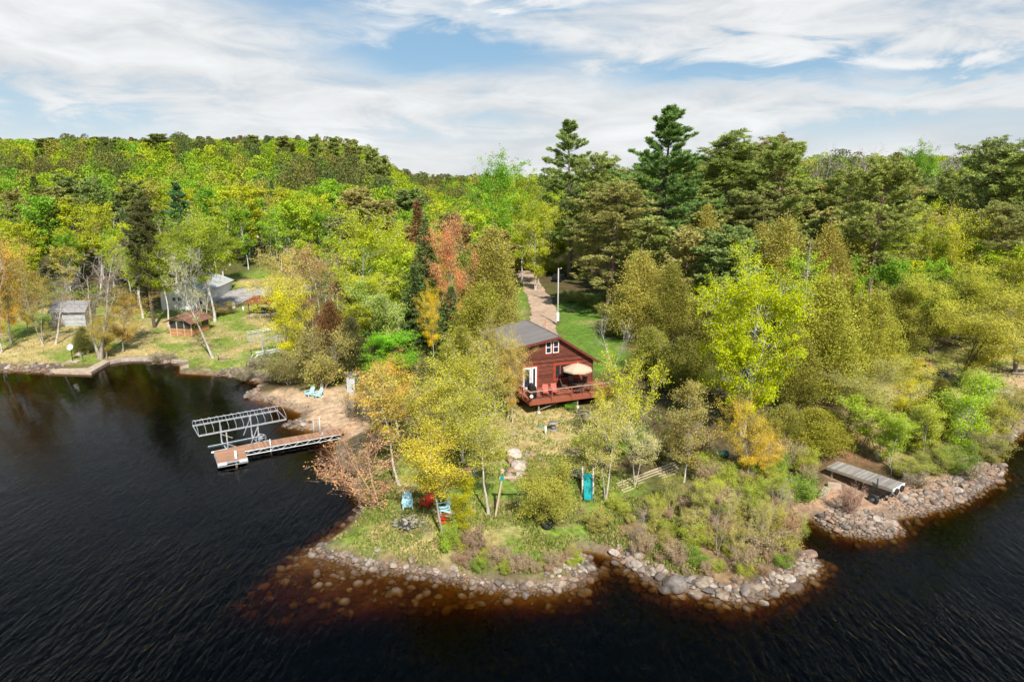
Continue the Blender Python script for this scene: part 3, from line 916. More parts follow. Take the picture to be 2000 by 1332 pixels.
def make_pine(seed, H=22., width=9., cb=.25, kind='red', tufts=1100, per=11, blade=(.36, .05), whorl=.055, bare=.15):
    """whorled limbs carrying round tufts of long needles; white pine has flat plates, red pine rounded clumps"""
    r = np.random.default_rng(seed); W = Wood()
    tp, _ = path((0, 0, -.3), (0, 0, 1), H * .97 + .3, r, 9, (0, 0, .3), .02)
    W.tube(tp, np.linspace(.27, .03, 9) * H / 22, 8)
    z = cb * H; A, AD = [], []
    def at(zz): return np.array([np.interp(zz, tp[:, 2], tp[:, 0]), np.interp(zz, tp[:, 2], tp[:, 1]), zz])
    for q in np.linspace(.06, cb, 7 if bare else 0):     # dead lower limbs
        if r.uniform() < .8:
            a = r.uniform(0, 6.28); d = np.array([math.cos(a), math.sin(a), r.uniform(-.2, .1)])
            lp, _ = path(at(q * H + .25 * H * .4), d, width * r.uniform(.1, .3), r, 4, (0, 0, -.1), .1); W.tube(lp, np.linspace(.035, .008, 4), 3)
    while z < H * .97:
        q = (z / H - cb) / (1 - cb)
        if kind == 'white':
            Lr = (width / 2 * (.75 + .8 * q) if q < .3 else width / 2 * (1 - (q - .3) / .7) ** .85 + .3) * r.uniform(.85, 1.12)
            nb = r.integers(4, 7)
        else:
            Lr = width / 2 * (max(q, .03) ** .35) * ((1.03 - q) ** .42) * 1.25
            nb = r.integers(4, 6)
        a0 = r.uniform(0, 6.28)
        for b_ in range(nb):
            a = a0 + b_ * 6.28 / nb + r.uniform(-.3, .3)
            l = Lr * r.uniform(.6, 1.15)
            e = R((2 + 48 * q ** 2) if kind == 'white' else (12 + 45 * q)) + (r.uniform(-.12, .14) if kind == 'white' else r.uniform(-.3, .34))
            d = np.array([math.cos(a) * math.cos(e), math.sin(a) * math.cos(e), math.sin(e)])
            lp, ld = path(at(min(H * .97, z + r.uniform(-.55, .55) * H * whorl)), d, l, r, 6, (0, 0, .4 if kind == 'white' else .3), .09)
            W.tube(lp, np.linspace(.06, .015, 6) * (1.05 - .7 * q) * H / 22, 4)
            ns = max(3, int(l * (2.6 if kind == 'white' else 3.4)))
            for j in range(ns):
                g = .25 + .75 * (j + r.uniform(0, 1)) / ns
                s0 = np.array([np.interp(g, np.linspace(0, 1, 6), lp[:, c]) for c in range(3)])
                sdv = unit(d + np.cross(d, [0, 0, 1.]) * r.choice([-1, 1]) * r.uniform(.4, 1.2) + np.array([0, 0, r.uniform(.0, .35) if kind == 'white' else r.uniform(-.3, 1.15)]))
                sl_ = (l * .3 * (1.15 - g) + .3) * r.uniform(.7, 1.3)
                sp_, sd2 = path(s0, sdv, sl_, r, 4, (0, 0, .25), .1)
                W.tube(sp_, np.array([.018, .014, .01, .006]), 3)
                for k in ((1, 2, 3) if kind == 'white' else (2, 3)):
                    A.append(sp_[k] + r.normal(size=3) * (.06 if kind == 'white' else .16)); AD.append(unit(sd2 + np.array([0, 0, .35])))
            A.append(lp[-1]); AD.append(ld)
        z += H * whorl * r.uniform(.75, 1.25) * (1.1 - .5 * q)
    for _ in range(8):
        A.append(tp[-1] + r.normal(size=3) * np.array([.15, .15, .3])); AD.append(unit(np.array([0, 0, 1.]) + r.normal(size=3) * .3))
    A, AD = np.array(A), np.array(AD)
    i = r.choice(len(A), tufts, replace=tufts > len(A))
    if tufts > len(A): i[:len(A)] = np.arange(len(A))
    A, AD = A[i], AD[i]
    P0 = np.repeat(A, per, 0); D0 = np.repeat(AD, per, 0)
    D0 = unit(D0 + r.normal(size=D0.shape) * (.75 if kind == 'red' else .62) * np.array([1, 1, .55 if kind == 'white' else 1]))
    P0 = P0 + r.normal(size=P0.shape) * .07
    V = blades(P0, D0, blade[0], blade[1], r)
    cl = np.repeat(r.uniform(0, 1, len(A)), per)
    return W.mesh('trunk', BARK), foliage_mesh('crown', V, NEEDLE, r, cl), H, width


def make_cedar(seed, H=10., width=4.5, nl=9000, spray=.3, cb=.03, lump=.5):
    """dense flame-shaped arborvitae: pointed leaders of unequal height, upright fans of scale leaves, clefts between"""
    r = np.random.default_rng(seed); W = Wood()
    tips, dirs, wts, cls = [], [], [], []
    nlead = int(r.integers(3, 6))
    for ld_ in range(nlead):
        a0 = ld_ * 2.1 + r.uniform(-.4, .4); off = 0 if ld_ == 0 else width * r.uniform(.12, .24)
        hh = H * (1 if ld_ == 0 else r.uniform(.62, .9)); ww = width * (.82 if ld_ == 0 else r.uniform(.5, .68))
        tp, _ = path((off * .6 * math.cos(a0), off * .6 * math.sin(a0), -.3), (off / H * 1.2 * math.cos(a0), off / H * 1.2 * math.sin(a0), 1), hh * .97 + .3, r, 7, (0, 0, .3), .03)
        W.tube(tp, np.linspace(.2, .015, 7) * H / 10 * (1 if ld_ == 0 else .6), 6)
        nb = int((95 if ld_ == 0 else 55) * H / 10)
        for i in range(nb):
            q = ((i + r.uniform()) / nb) ** .85
            z = hh * (cb + (.97 - cb) * q)
            a = i * 2.399 + r.uniform(-.5, .5)
            lob = 1 - lump * .5 + lump * float(fbm(np.array([math.cos(a) * 1.6 + 20 + ld_ * 7]), np.array([math.sin(a) * 1.6 + z * .55 + 20]), seed, 2)[0])
            Rr = ww / 2 * min(1, (1 - q) ** .82 * 1.22) * (.75 + .25 * min(1, q / .12)) * lob * r.uniform(.82, 1.22) + .06
            p0 = np.array([np.interp(z * .94, tp[:, 2], tp[:, 0]), np.interp(z * .94, tp[:, 2], tp[:, 1]), z * .92])
            d = np.array([math.cos(a), math.sin(a), .3 + 1.1 * q])
            lp, _ = path(p0, d, Rr * 1.15, r, 5, (0, 0, .6), .09)
            W.tube(lp, np.linspace(.03, .007, 5), 3)
            tips.append(lp); dirs.append(np.array([math.cos(a), math.sin(a), 0])); wts.append(Rr); cls.append(r.uniform())
    wts = np.array(wts) + .12; wts /= wts.sum()
    b_ = r.choice(len(wts), nl, p=wts); g = r.uniform(.0, 1, nl) ** .55
    T = np.array(tips)[b_]; f = g * 3.999; k = f.astype(int); fr_ = (f - k)[:, None]
    C = T[np.arange(nl), k] * (1 - fr_) + T[np.arange(nl), k + 1] * fr_
    s = (.07 + .2 * (1 - np.abs(g - .7)))[:, None] * (.55 + width / 9)
    C = C + r.normal(size=(nl, 3)) * s * np.array([1, 1, .9])
    Dd = unit(np.array(dirs)[b_] * .5 + np.array([0, 0, .8]) + r.normal(size=(nl, 3)) * .4)
    C[:, 2] = np.maximum(C[:, 2], .05)
    V = blades(C, Dd, spray, spray * .34, r)
    return W.mesh('trunk', BARK), foliage_mesh('crown', V, NEEDLE, r, np.array(cls)[b_]), H, width


def make_bare(seed, H=12., width=6., stems=1, cb=.35, lean=(0, 0), limbs=16, trunk=.14, spread=.25, bark=None, sub=5, tert=4, upang=50):
    t, c, h, w_ = make_broadleaf(seed, H, width, cb, stems, 40, .05, limbs, trunk, lean, spread, 0., True, upang=upang, bark=bark, sub=sub, tert=tert)
    return t, None, h, w_


PROTO = {}


def protos():
    K = PROTO
    # near, finely leaved broadleaf trees
    K['birch_big'] = [make_broadleaf(11, 13, 9, .2, 3, 64000, .066, 64, .19, (.02, 0), .2, .16, upang=36, clump=.2, prof=(.42, .4), bark=BIRCH_BARK, sub=6)]
    K['lime'] = [make_broadleaf(20 + i, 12, 6.5, .22, 1, 24000, .07, 30, .14, (r_, 0), 0, .18, upang=40, clump=.21, bark=BIRCH_BARK) for i, r_ in enumerate((.03, -.04, .05))]
    K['maple'] = [make_broadleaf(30 + i, 10, 6.5, .25, 1, 20000, .058, 28, .14, (r_, .02), 0, .18, upang=48, clump=.26) for i, r_ in enumerate((.05, -.08, .02))]
    K['maple_high'] = [make_broadleaf(34 + i, 10, 6.5, .5, 1, 15000, .058, 24, .13, (r_, .02), 0, .15, upang=44, clump=.26) for i, r_ in enumerate((-.1, .02))]
    K['leaning_bare'] = [make_broadleaf(58, 9, 4.5, .42, 1, 900, .07, 18, .13, (-.24, 0), 0, .1, upang=48, clump=.2)]
    K['tall_birch'] = [make_broadleaf(37 + i, 14, 5.5, .5, 1, 15000, .078, 20, .15, (r_, 0), 0, .12, upang=42, clump=.34, bark=BIRCH_BARK) for i, r_ in enumerate((.03, -.04))]
    K['sparse'] = [make_broadleaf(40 + i, 10, 6, .22, 2, 8500, .056, 26, .1, (.03, 0), .22, .22, upang=48, clump=.2) for i in range(3)]
    K['sparse_high'] = [make_broadleaf(46 + i, 10, 6.5, .42, 2, 7500, .056, 24, .1, (.03, 0), .2, .2, upang=46, clump=.2) for i in range(2)]
    K['upright'] = [make_broadleaf(50, 7, 5.5, .1, 5, 11000, .055, 30, .08, (0, 0), .3, .05, upang=58, clump=.16)]
    K['cherry'] = [make_broadleaf(55, 6.5, 6, .12, 5, 1900, .05, 44, .06, (-.35, -.05), .4, .1, upang=38, clump=.12)]
    K['leaning'] = [make_broadleaf(56, 9, 4, .5, 1, 4200, .075, 16, .12, (-.26, 0), 0, .15, upang=45, clump=.2)]
    K['crabapple'] = [make_broadleaf(57, 4.2, 5.2, .16, 2, 32000, .048, 36, .11, (0, 0), .25, .1, upang=22, clump=.26, prof=(.3, .5))]
    K['slim'] = [make_broadleaf(60 + i, 9, 3.6, .25, 2, 12500, .058, 26, .07, (.04, 0), .12, .15, upang=52, clump=.24, bark=BIRCH_BARK) for i in range(2)]
    K['oak'] = [make_broadleaf(65 + i, 14, 10, .22, 2, 27000, .07, 34, .2, (.03, 0), .2, .28, upang=40, clump=.34) for i in range(2)]
    K['bare'] = [make_bare(70, 12, 7, 3, .3, (0, 0), 24, .15, .18), make_bare(71, 11, 5, 1, .35, (.15, 0), 16, .15), make_bare(72, 9, 6, 2, .3, (.1, 0), 18, .13, .3)]
    K['snag'] = [make_bare(75 + i, 12, 5, 1, .35, (r_, 0), 10, .2, 0, BIRCH_BARK, 3, 2, 42) for i, r_ in enumerate((.1, -.12, .02))]
    K['dead_conifer'] = [make_spruce(79, 11, 4, 30, .2, (.05, .01), .1, 1.0)]
    # hillside crowns, seen from afar
    K['hill_birch'] = [make_broadleaf(80 + i, 15, w_, .3, 1, 6500, .165, 20, .15, (l_, 0), 0, .12, True, upang=46, clump=.33, bark=BIRCH_BARK, sub=4, tert=1)
                       for i, (w_, l_) in enumerate(((6.5, .03), (7.5, -.04), (5.8, .06), (8, 0), (6.2, -.02)))]
    K['hill_sparse'] = [make_broadleaf(90 + i, 15, 6.5, .28, 1, 2000, .14, 18, .15, (l_, 0), 0, .3, True, upang=46, clump=.35, bark=BIRCH_BARK, sub=4, tert=2) for i, l_ in enumerate((.05, -.06))]
    # conifers
    K['spruce'] = [make_spruce(100 + i, 14, w_, 22000, needle=(.26, .04)) for i, w_ in enumerate((4.6, 3.8))]
    K['white_pine'] = [make_pine(110, 29, 13, .14, 'white', 11000, 12, (.4, .042), .034), make_pine(111, 26, 9, .25, 'white', 5200, 12, (.38, .04), .042)]
    K['red_pine'] = [make_pine(120 + i, 22, w_, c_, 'red', 3000, 14, (.3, .034), .04) for i, (w_, c_) in enumerate(((9, .22), (10, .3), (8, .35), (9.5, .4)))]
    K['hill_pine'] = [make_pine(130 + i, 20, w_, c_, 'red', 1500, 9, (.5, .08), .06) for i, (w_, c_) in enumerate(((7.5, .35), (8.5, .3), (6.5, .45)))]
    K['cedar'] = [make_cedar(140 + i, 10, w_, 46000, .105) for i, w_ in enumerate((4.6, 4.0, 5.2))]
    # shrubs
    K['green_shrub'] = [make_broadleaf(150 + i, 2.2, 2.8, .08, 6, 6000, .045, 26, .03, (0, 0), .55, .08, upang=42, clump=.17, prof=(.3, .4), sub=4, tert=2) for i in range(3)]
    K['twiggy_shrub'] = [make_broadleaf(155 + i, 1.9, 2.4, .06, 9, 900, .05, 54, .022, (0, 0), .6, .1, upang=52, clump=.1, prof=(.3, .3), sub=5, tert=4) for i in range(3)]
    K['willow'] = [make_broadleaf(160 + i, 4.5, 4.5, .06, 7, 15000, .052, 44, .05, (0, 0), .42, .12, upang=44, clump=.22, prof=(.3, .4), sub=5, tert=3) for i in range(2)]


protos()
for _k, _l in PROTO.items():          # true height and spread of each kind, measured
    for _i, (t_, c_, h_, w_) in enumerate(_l):
        src = c_ if (c_ is not None and len(c_.vertices) > 900) else t_
        q_ = np.empty(len(src.vertices) * 3, np.float32); src.vertices.foreach_get('co', q_); q_ = q_.reshape(-1, 3)
        q_ = q_[q_[:, 2] > .15 * h_]
        ctr = np.median(q_[:, :2], 0); rad = np.hypot(*(q_[:, :2] - ctr).T)
        _l[_i] = (t_, c_, float(np.quantile(q_[:, 2], .998)), float(2 * np.quantile(rad, .965)))
NAMES = {'birch_big': 'birch_tree', 'lime': 'birch_tree', 'maple': 'maple_tree', 'maple_high': 'maple_tree', 'tall_birch': 'birch_tree', 'sparse': 'broadleaf_tree', 'sparse_high': 'broadleaf_tree', 'upright': 'broadleaf_tree', 'cherry': 'cherry_tree', 'leaning': 'maple_tree', 'leaning_bare': 'birch_tree',
         'crabapple': 'crabapple_tree', 'slim': 'birch_tree', 'oak': 'oak_tree', 'bare': 'bare_tree', 'snag': 'dead_tree', 'dead_conifer': 'dead_tree', 'hill_birch': 'birch_tree', 'hill_sparse': 'birch_tree',
         'spruce': 'spruce_tree', 'white_pine': 'pine_tree', 'red_pine': 'pine_tree', 'hill_pine': 'pine_tree', 'cedar': 'cedar_tree', 'green_shrub': 'shrub', 'twiggy_shrub': 'shrub', 'willow': 'willow_shrub'}
PLANTED = []      # x, y, radius


BRIGHT = {'cedar': 1.2, 'spruce': 1.15, 'white_pine': 1.2, 'red_pine': 1.25, 'hill_pine': 1.45, 'maple': 1.15}


def plant(kind, p, H, Wd, col, label, variant=None, bark=None, rz=None, group=None, name=None):
    vs = PROTO[kind]
    t, c, h0, w0 = vs[(variant if variant is not None else random.randrange(len(vs))) % len(vs)]
    nm = name or NAMES[kind]
    isshrub = 'shrub' in nm
    o = thing(nm, label, 'shrub' if isshrub else 'tree', p, random.uniform(0, 6.28) if rz is None else rz, group)
    s = H / h0; sx = s if Wd is None else Wd / w0
    o.scale = (sx, sx, s)
    tk = link('stems' if isshrub else 'trunk', t, o)
    bc = bark or ((.62, .6, .55) if t.materials[0] == BIRCH_BARK else (.2, .165, .13))
    tk.color = (*bc, 1)
    if c is not None and col is not None:
        cr = link('foliage' if isshrub else 'crown', c, o)
        k = random.uniform(.9, 1.14) * BRIGHT.get(kind, 1.12)
        cr.color = (col[0] * k * random.uniform(.95, 1.05), col[1] * k, col[2] * k, 1)
    PLANTED.append((p[0], p[1], (Wd or w0 * s) / 2))
    return o


LIME, YELLOWGREEN, GREEN, FRESH = (.4, .45, .02), (.46, .44, .02), (.22, .34, .03), (.13, .33, .03)
YELLOW, GOLD, ORANGE, RUST = (.66, .5, .03), (.66, .4, .04), (.62, .25, .08), (.36, .17, .07)
CEDAR, CEDAR2, CEDAR3 = (.3, .3, .055), (.38, .34, .07), (.36, .36, .05)
WPINE, RPINE, RPINE2, SPRUCE = (.2, .31, .085), (.3, .35, .09), (.35, .33, .1), (.15, .22, .065)
OLIVE, PALE, PINK = (.36, .32, .08), (.5, .45, .14), (.5, .3, .18)
GREYBARK, PALEBARK, DARKBARK, WHITEBARK = (.34, .29, .24), (.5, .45, .38), (.14, .11, .09), (.66, .63, .58)
# ------------------------------------------------------------------ trees one can tell apart


def T(kind, u, base, vtop, wpx, col, label, variant=None, bark=None, rz=None, group=None, name=None):
    p = GY(u, base[0]) if isinstance(base, tuple) else G(u, base)
    H = z_at(vtop, p[1]) - p[2]
    dep = p[1] * CT + (CAM_H - p[2]) * ST
    return plant(kind, p, H, wpx * dep / FPX if wpx else None, col, label, variant, bark, rz, group, name)


# on the point, front to back
T('cherry', 738, 985, 850, 190, (.7, .4, .16), 'pinkish budding multi-stemmed tree leaning out over the water at the left of the point', bark=(.5, .31, .2), rz=0)
T('leaning', 781, 948, 712, 130, (.6, .5, .09), 'slender leaning maple with sparse orange-yellow leaves left of the fire pit', bark=PALEBARK, rz=0)
T('maple', 778, 848, 690, 120, (.66, .46, .06), 'straight pale-trunked maple with golden leaves behind the dock end', bark=PALEBARK, rz=1)
T('maple_high', 955, 1005, 742, 150, (.52, .5, .06), 'tall yellow-green maple with a thick pale trunk left of the swing set', variant=1, bark=PALEBARK, rz=2)
T('maple', 905, 905, 650, 190, (.55, .52, .06), 'wide golden yellow maple crown hiding the left corner of the red cabin', variant=0, bark=PALEBARK, rz=4)
T('maple_high', 838, 918, 735, 160, (.6, .54, .05), 'yellow maple between the dock end and the golden crown by the cabin', variant=1, bark=PALEBARK, rz=0.5)
T('maple_high', 868, 1050, 822, 165, (.6, .54, .05), 'yellow maple with a leaning grey trunk behind the fire pit chairs', variant=0, bark=GREYBARK, rz=.2)
T('maple', 992, (57.6,), 640, 85, (.55, .45, .1), 'bronze-green budding maple against the left end of the cabin', variant=1, bark=PALEBARK)
T('maple', 965, (60,), 660, 80, (.6, .46, .08), 'gold-bronze maple between the wide golden crown and the cabin', variant=2, bark=PALEBARK)
T('maple', 968, (58.6,), 606, 95, (.5, .44, .1), 'olive-gold maple leaning over the left eave of the cabin roof', variant=0, bark=PALEBARK)
T('maple', 1001, (56.8,), 668, 58, (.56, .42, .1), 'small bronze maple right before the left corner of the deck', variant=2, bark=PALEBARK)
T('slim', 903, 1055, 935, 62, YELLOWGREEN, 'slim yellow-green tree at the right of the fire pit', bark=DARKBARK)
T('crabapple', 1062, 1030, 888, 118, (.46, .43, .075), 'small dense round olive tree standing in front of the swing set', bark=DARKBARK, rz=0)
T('sparse_high', 1183, 978, 782, 150, (.62, .56, .12), 'pale yellow two-stemmed tree beside the teal slide', variant=0, bark=PALEBARK, rz=.6)
T('sparse_high', 1240, 948, 815, 110, (.62, .57, .22), 'small cream-blossomed tree just right of the teal slide', variant=1, bark=PALEBARK)
T('upright', 1222, 880, 688, 130, (.6, .6, .03), 'bright yellow-green tree with upright branches at the right end of the deck', bark=PALEBARK)
T('upright', 1185, 880, 745, 90, (.6, .56, .04), 'small yellow tree leafing out in front of the deck rail', bark=PALEBARK)
T('bare', 1198, (72,), 612, 85, (.5, .45, .2), 'nearly bare pale tree behind the right gable of the cabin', variant=2, bark=(.5, .46, .4))
T('birch_big', 1450, 850, 484, 245, (.46, .55, .012), 'large bright lime birch with white forked trunks in the middle of the right bank', rz=1.2, bark=WHITEBARK)
T('slim', 1335, 942, 752, 110, OLIVE, 'slender white birch with few olive leaves beside the timber frame', variant=0, bark=WHITEBARK)
T('maple', 1462, 948, 765, 112, (.68, .53, .05), 'golden yellow maple right of the slender white birch', variant=0, bark=GREYBARK, rz=2)
T('maple', 1500, 950, 838, 80, (.66, .5, .06), 'low golden maple between the taller golden maple and the grey dock', variant=1, bark=GREYBARK)
# cedars of the point and the right bank
for u, b, vt, wd, c, lb in (
        (1600, (62,), 540, 160, CEDAR3, 'broad olive-gold cedar just right of the big lime birch'),
        (1655, (66,), 580, 110, CEDAR3, 'narrow olive-gold cedar at the right of the broad cedar'),
        (1548, (60,), 640, 100, CEDAR, 'dark olive cedar behind the trunk of the big lime birch'),
        (1592, (51.5,), 800, 120, (.38, .37, .05), 'low bushy cedar overhanging the shore end of the grey dock'),
        (1530, (52,), 790, 100, CEDAR, 'olive cedar behind the golden maple'),
        (1245, (84,), 492, 125, CEDAR2, 'brownish cedar right of the green lawn behind the cabin'),
        (1300, (82,), 515, 100, CEDAR, 'olive cedar hiding the pale blue cottage from the left'),
        (1345, (94,), 462, 100, CEDAR2, 'tall bronze cedar behind the pale blue cottage'),
        (1372, (104,), 402, 75, CEDAR2, 'narrow bronze cedar in front of the great white pine'),
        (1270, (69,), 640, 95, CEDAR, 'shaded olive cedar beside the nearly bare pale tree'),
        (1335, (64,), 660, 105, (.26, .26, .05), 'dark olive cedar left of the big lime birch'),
        (1395, (74,), 560, 100, (.28, .26, .05), 'olive cedar close behind the left side of the big lime birch'),
        (1520, (92,), 425, 120, CEDAR2, 'bronze cedar behind the top of the big lime birch'),
        (1480, (98,), 440, 90, CEDAR2, 'brown-tinged cedar left of the dead spruce'),
        (1600, (88,), 440, 110, CEDAR2, 'brown-tinged cedar behind the dead spruce'),
        (1700, (70,), 570, 110, CEDAR3, 'olive cedar in front of the leaning red pine'),
        (1745, (80,), 560, 120, CEDAR, 'wide dark cedar between the leaning red pine and the sparse oaks'),
        (958, (88,), 446, 112, CEDAR2, 'wide brown-olive cedar left of the dirt road'),
        (940, (75,), 555, 125, CEDAR3, 'gold-tinged cedar behind the cabin roof'),
        (990, (71,), 590, 85, CEDAR2, 'small bronze cedar close to the cabin roof'),
        (900, (70,), 640, 90, CEDAR3, 'olive cedar behind the golden crowns left of the cabin'),
        (925, (100,), 500, 60, CEDAR, 'small dark cedar behind the wide brown-olive cedar')):
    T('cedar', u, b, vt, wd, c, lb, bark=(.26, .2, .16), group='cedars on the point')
# pines behind
T('white_pine', 1285, (112,), 211, 205, WPINE, 'great white pine standing highest of all trees above the right bank', 0, bark=DARKBARK, rz=.4)
T('white_pine', 1112, (137,), 238, 140, (.24, .33, .1), 'tall narrow white pine left of the great white pine', 1, bark=(.3, .25, .2), rz=1)
for i, (u, Y, vt, wd, c, lb) in enumerate((
        (1188, 100, 355, 165, RPINE2, 'bushy red pine with brown-tinged needles right of the dirt road'),
        (1165, 128, 300, 110, RPINE, 'red pine in the gap between the two white pines'),
        (1418, 124, 256, 150, RPINE, 'tall red pine right of the great white pine'),
        (1512, 117, 270, 150, RPINE, 'tall red pine with a dark pointed crown, second right of the great white pine'),
        (1468, 140, 266, 120, RPINE2, 'red pine half hidden between two taller red pines'),
        (1345, 132, 330, 120, RPINE, 'red pine behind the right side of the great white pine'),
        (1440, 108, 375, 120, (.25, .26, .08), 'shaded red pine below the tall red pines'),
        (1690, 92, 308, 155, RPINE, 'red pine with a long bare leaning trunk on the right bank'),
        (1640, 118, 330, 110, RPINE, 'smaller red pine left of the leaning red pine'),
        (1905, 112, 270, 140, (.23, .28, .09), 'tall dark pine near the right edge, its crown on the skyline'),
        (1962, 104, 290, 150, RPINE, 'broad red pine near the right edge of the view'),
        (2015, 100, 300, 160, RPINE, 'red pine cut by the right edge of the view'),
        (1860, 122, 330, 110, RPINE, 'dark red pine left of the tall pines at the right edge'),
        (1940, 92, 395, 130, (.25, .26, .08), 'lower red pine below the broad red pine at the right edge'),
        (1152, 129, 400, 80, (.25, .27, .08), 'young red pine beside the dirt road bend'))):
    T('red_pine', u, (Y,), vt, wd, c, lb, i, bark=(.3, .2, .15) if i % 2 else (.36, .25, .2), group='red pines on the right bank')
T('dead_conifer', 1563, (80,), 466, 70, None, 'dead grey spruce with bare drooping twigs above the big lime birch', bark=(.45, .38, .32))
# centre woods
for a in (('lime', 962, (128,), 296, 115, (.22, .43, .03), 'fresh green maple on the skyline left of the tall narrow white pine', 0, GREYBARK),
          ('lime', 1020, (132,), 330, 90, (.36, .44, .03), 'lime birch behind the dirt road', 1, WHITEBARK),
          ('slim', 1045, (121,), 395, 85, (.42, .44, .03), 'clump of slim white birches at the far bend of the dirt road', 0, WHITEBARK),
          ('maple', 893, (85,), 412, 98, (.68, .31, .12), 'bright orange-red maple left of the brown-olive cedar', 2, GREYBARK),
          ('lime', 722, (86,), 400, 135, (.45, .5, .025), 'tall lime birch left of the dark spruces', 0, WHITEBARK),
          ('lime', 790, (93,), 432, 90, (.42, .48, .025), 'narrow lime birch right beside the dark spruces', 1, WHITEBARK),
          ('lime', 700, (79,), 515, 120, (.4, .44, .03), 'lower lime birch in front of the tall lime birch', 2, WHITEBARK),
          ('slim', 770, (77,), 545, 110, (.36, .44, .09), 'pale green young birch in front of the dark spruces', 1, WHITEBARK),
          ('lime', 748, (68,), 640, 125, (.2, .42, .025), 'bright fresh green tree behind the pale outhouse', 2, DARKBARK),
          ('maple', 848, (77,), 546, 62, (.75, .58, .02), 'small bright yellow maple in front of the dark spruces', 0, PALEBARK),
          ('sparse', 640, (90,), 470, 150, (.5, .34, .14), 'thinly leaved pinkish brown tree left of the tall lime birch', 2, GREYBARK),
          ('sparse', 606, (84,), 500, 110, (.55, .42, .12), 'thin copper-tinged tree behind the bright yellow tree', 0, GREYBARK),
          ('maple', 556, (96,), 478, 125, (.58, .52, .12), 'pale yellow budding tree above the red pavilion', 1, PALEBARK),
          ('maple', 560, 728, 528, 112, (.66, .62, .02), 'brilliant yellow maple at the right of the red pavilion', 2, GREYBARK),
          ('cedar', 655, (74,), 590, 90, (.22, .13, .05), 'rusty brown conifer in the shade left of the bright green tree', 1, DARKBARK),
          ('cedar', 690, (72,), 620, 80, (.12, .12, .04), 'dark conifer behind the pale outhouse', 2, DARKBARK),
          ('willow', 632, 758, 632, 120, (.42, .38, .1), 'grey-olive willow bush beside the sandy beach', 0, GREYBARK),
          ('willow', 565, 752, 680, 100, (.36, .34, .1), 'low olive bush hanging over the bank left of the sandy beach', 1, GREYBARK),
          ('willow', 690, 726, 650, 70, (.3, .33, .06), 'dark green bush behind the pale outhouse', 0, GREYBARK),
          ('maple', 728, 830, 718, 95, (.64, .44, .07), 'low orange-gold maple between the pale outhouse and the dock', 1, PALEBARK),
          ('twiggy_shrub', 690, 815, 765, 50, PALE, 'thin budding bush on the slope above the beach', 0, GREYBARK)):
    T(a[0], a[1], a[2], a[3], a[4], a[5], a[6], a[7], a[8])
for i, (u, Y, vt, wd, c, lb) in enumerate(((832, 86, 428, 75, SPRUCE, 'tallest of the dark spruces left of the orange-red maple'), (850, 87, 480, 60, SPRUCE, 'dark spruce just below the orange-red maple'),
                                    (812, 82, 520, 70, (.14, .2, .06), 'dark spruce behind the pale green young birch'), (826, 100, 395, 55, (.25, .13, .06), 'rust-brown dying spruce behind the dark spruces'),
                                    (880, 79, 560, 60, (.14, .19, .06), 'dark spruce behind the small bright yellow maple'))):
    T('spruce', u, (Y,), vt, wd, c, lb, i, bark=DARKBARK, group='spruces in the middle of the wood')
# left bank
for a in (('bare', 197, 700, 462, 150, None, 'large bare grey tree of several trunks by the left seawall', 0, (.42, .36, .31)),
          ('bare', 170, 690, 560, 90, None, 'thin bare tree left of the large bare grey tree', 1, (.45, .39, .33)),
          ('bare', 108, 672, 540, 90, (.4, .33, .1), 'slender bare tree in front of the grey shed', 1, (.5, .44, .37)),
          ('sparse', 85, 674, 500, 80, (.42, .4, .08), 'thin grey tree leaning left on the lawn by the grey shed', 1, (.45, .4, .34)),
          ('maple', 240, 688, 560, 100, (.55, .41, .08), 'orange-gold bushy tree right of the large bare grey tree', 0, GREYBARK),
          ('maple', 208, 700, 600, 75, (.5, .4, .07), 'low golden bush under the large bare grey tree', 1, GREYBARK),
          ('cedar', 165, 690, 640, 40, (.17, .18, .05), 'small dark evergreen in front of the grey shed', 0, DARKBARK),
          ('maple', 22, 672, 448, 105, (.6, .44, .08), 'orange-yellow maple at the left edge of the lawn', 2, GREYBARK),
          ('maple', 55, 655, 520, 70, (.6, .42, .05), 'smaller orange-yellow maple beside the one at the left edge', 0, GREYBARK),
          ('sparse', 2, 690, 470, 90, (.6, .4, .07), 'maple cut by the left edge of the view', 0, WHITEBARK),
          ('leaning_bare', 417, 699, 480, 100, (.38, .4, .06), 'leaning half-bare birch between the screened gazebo and the concrete slab', 0, (.55, .5, .44)),
          ('bare', 402, 640, 480, 90, (.35, .42, .03), 'bare branching tree beside the screened gazebo roof', 2, (.5, .46, .42)),
          ('tall_birch', 420, (99,), 418, 110, (.34, .42, .03), 'lime birch in front of the right corner of the white cottage', 1, WHITEBARK),
          ('tall_birch', 330, (97,), 455, 90, (.3, .4, .03), 'lime birch in front of the left corner of the white cottage', 2, WHITEBARK),
          ('tall_birch', 280, (100,), 440, 100, (.3, .38, .03), 'lime birch left of the white cottage', 0, WHITEBARK),
          ('red_pine', 302, (96,), 385, 70, (.12, .13, .045), 'dark pine with a tall bare trunk left of the white cottage', 2, DARKBARK),
          ('white_pine', 370, (125,), 357, 75, (.11, .22, .08), 'dark blue-green pine rising behind the white cottage', 1, DARKBARK),
          ('spruce', 86, (150,), 345, 50, (.13, .15, .05), 'dark narrow spruce on the left of the hillside', 0, DARKBARK),
          ('spruce', 138, (140,), 372, 45, (.13, .15, .05), 'second dark spruce right of the narrow one on the hillside', 1, DARKBARK)):
    T(a[0], a[1], a[2], a[3], a[4], a[5], a[6], a[7], a[8], rz=0 if 'leaning' in a[0] else None)
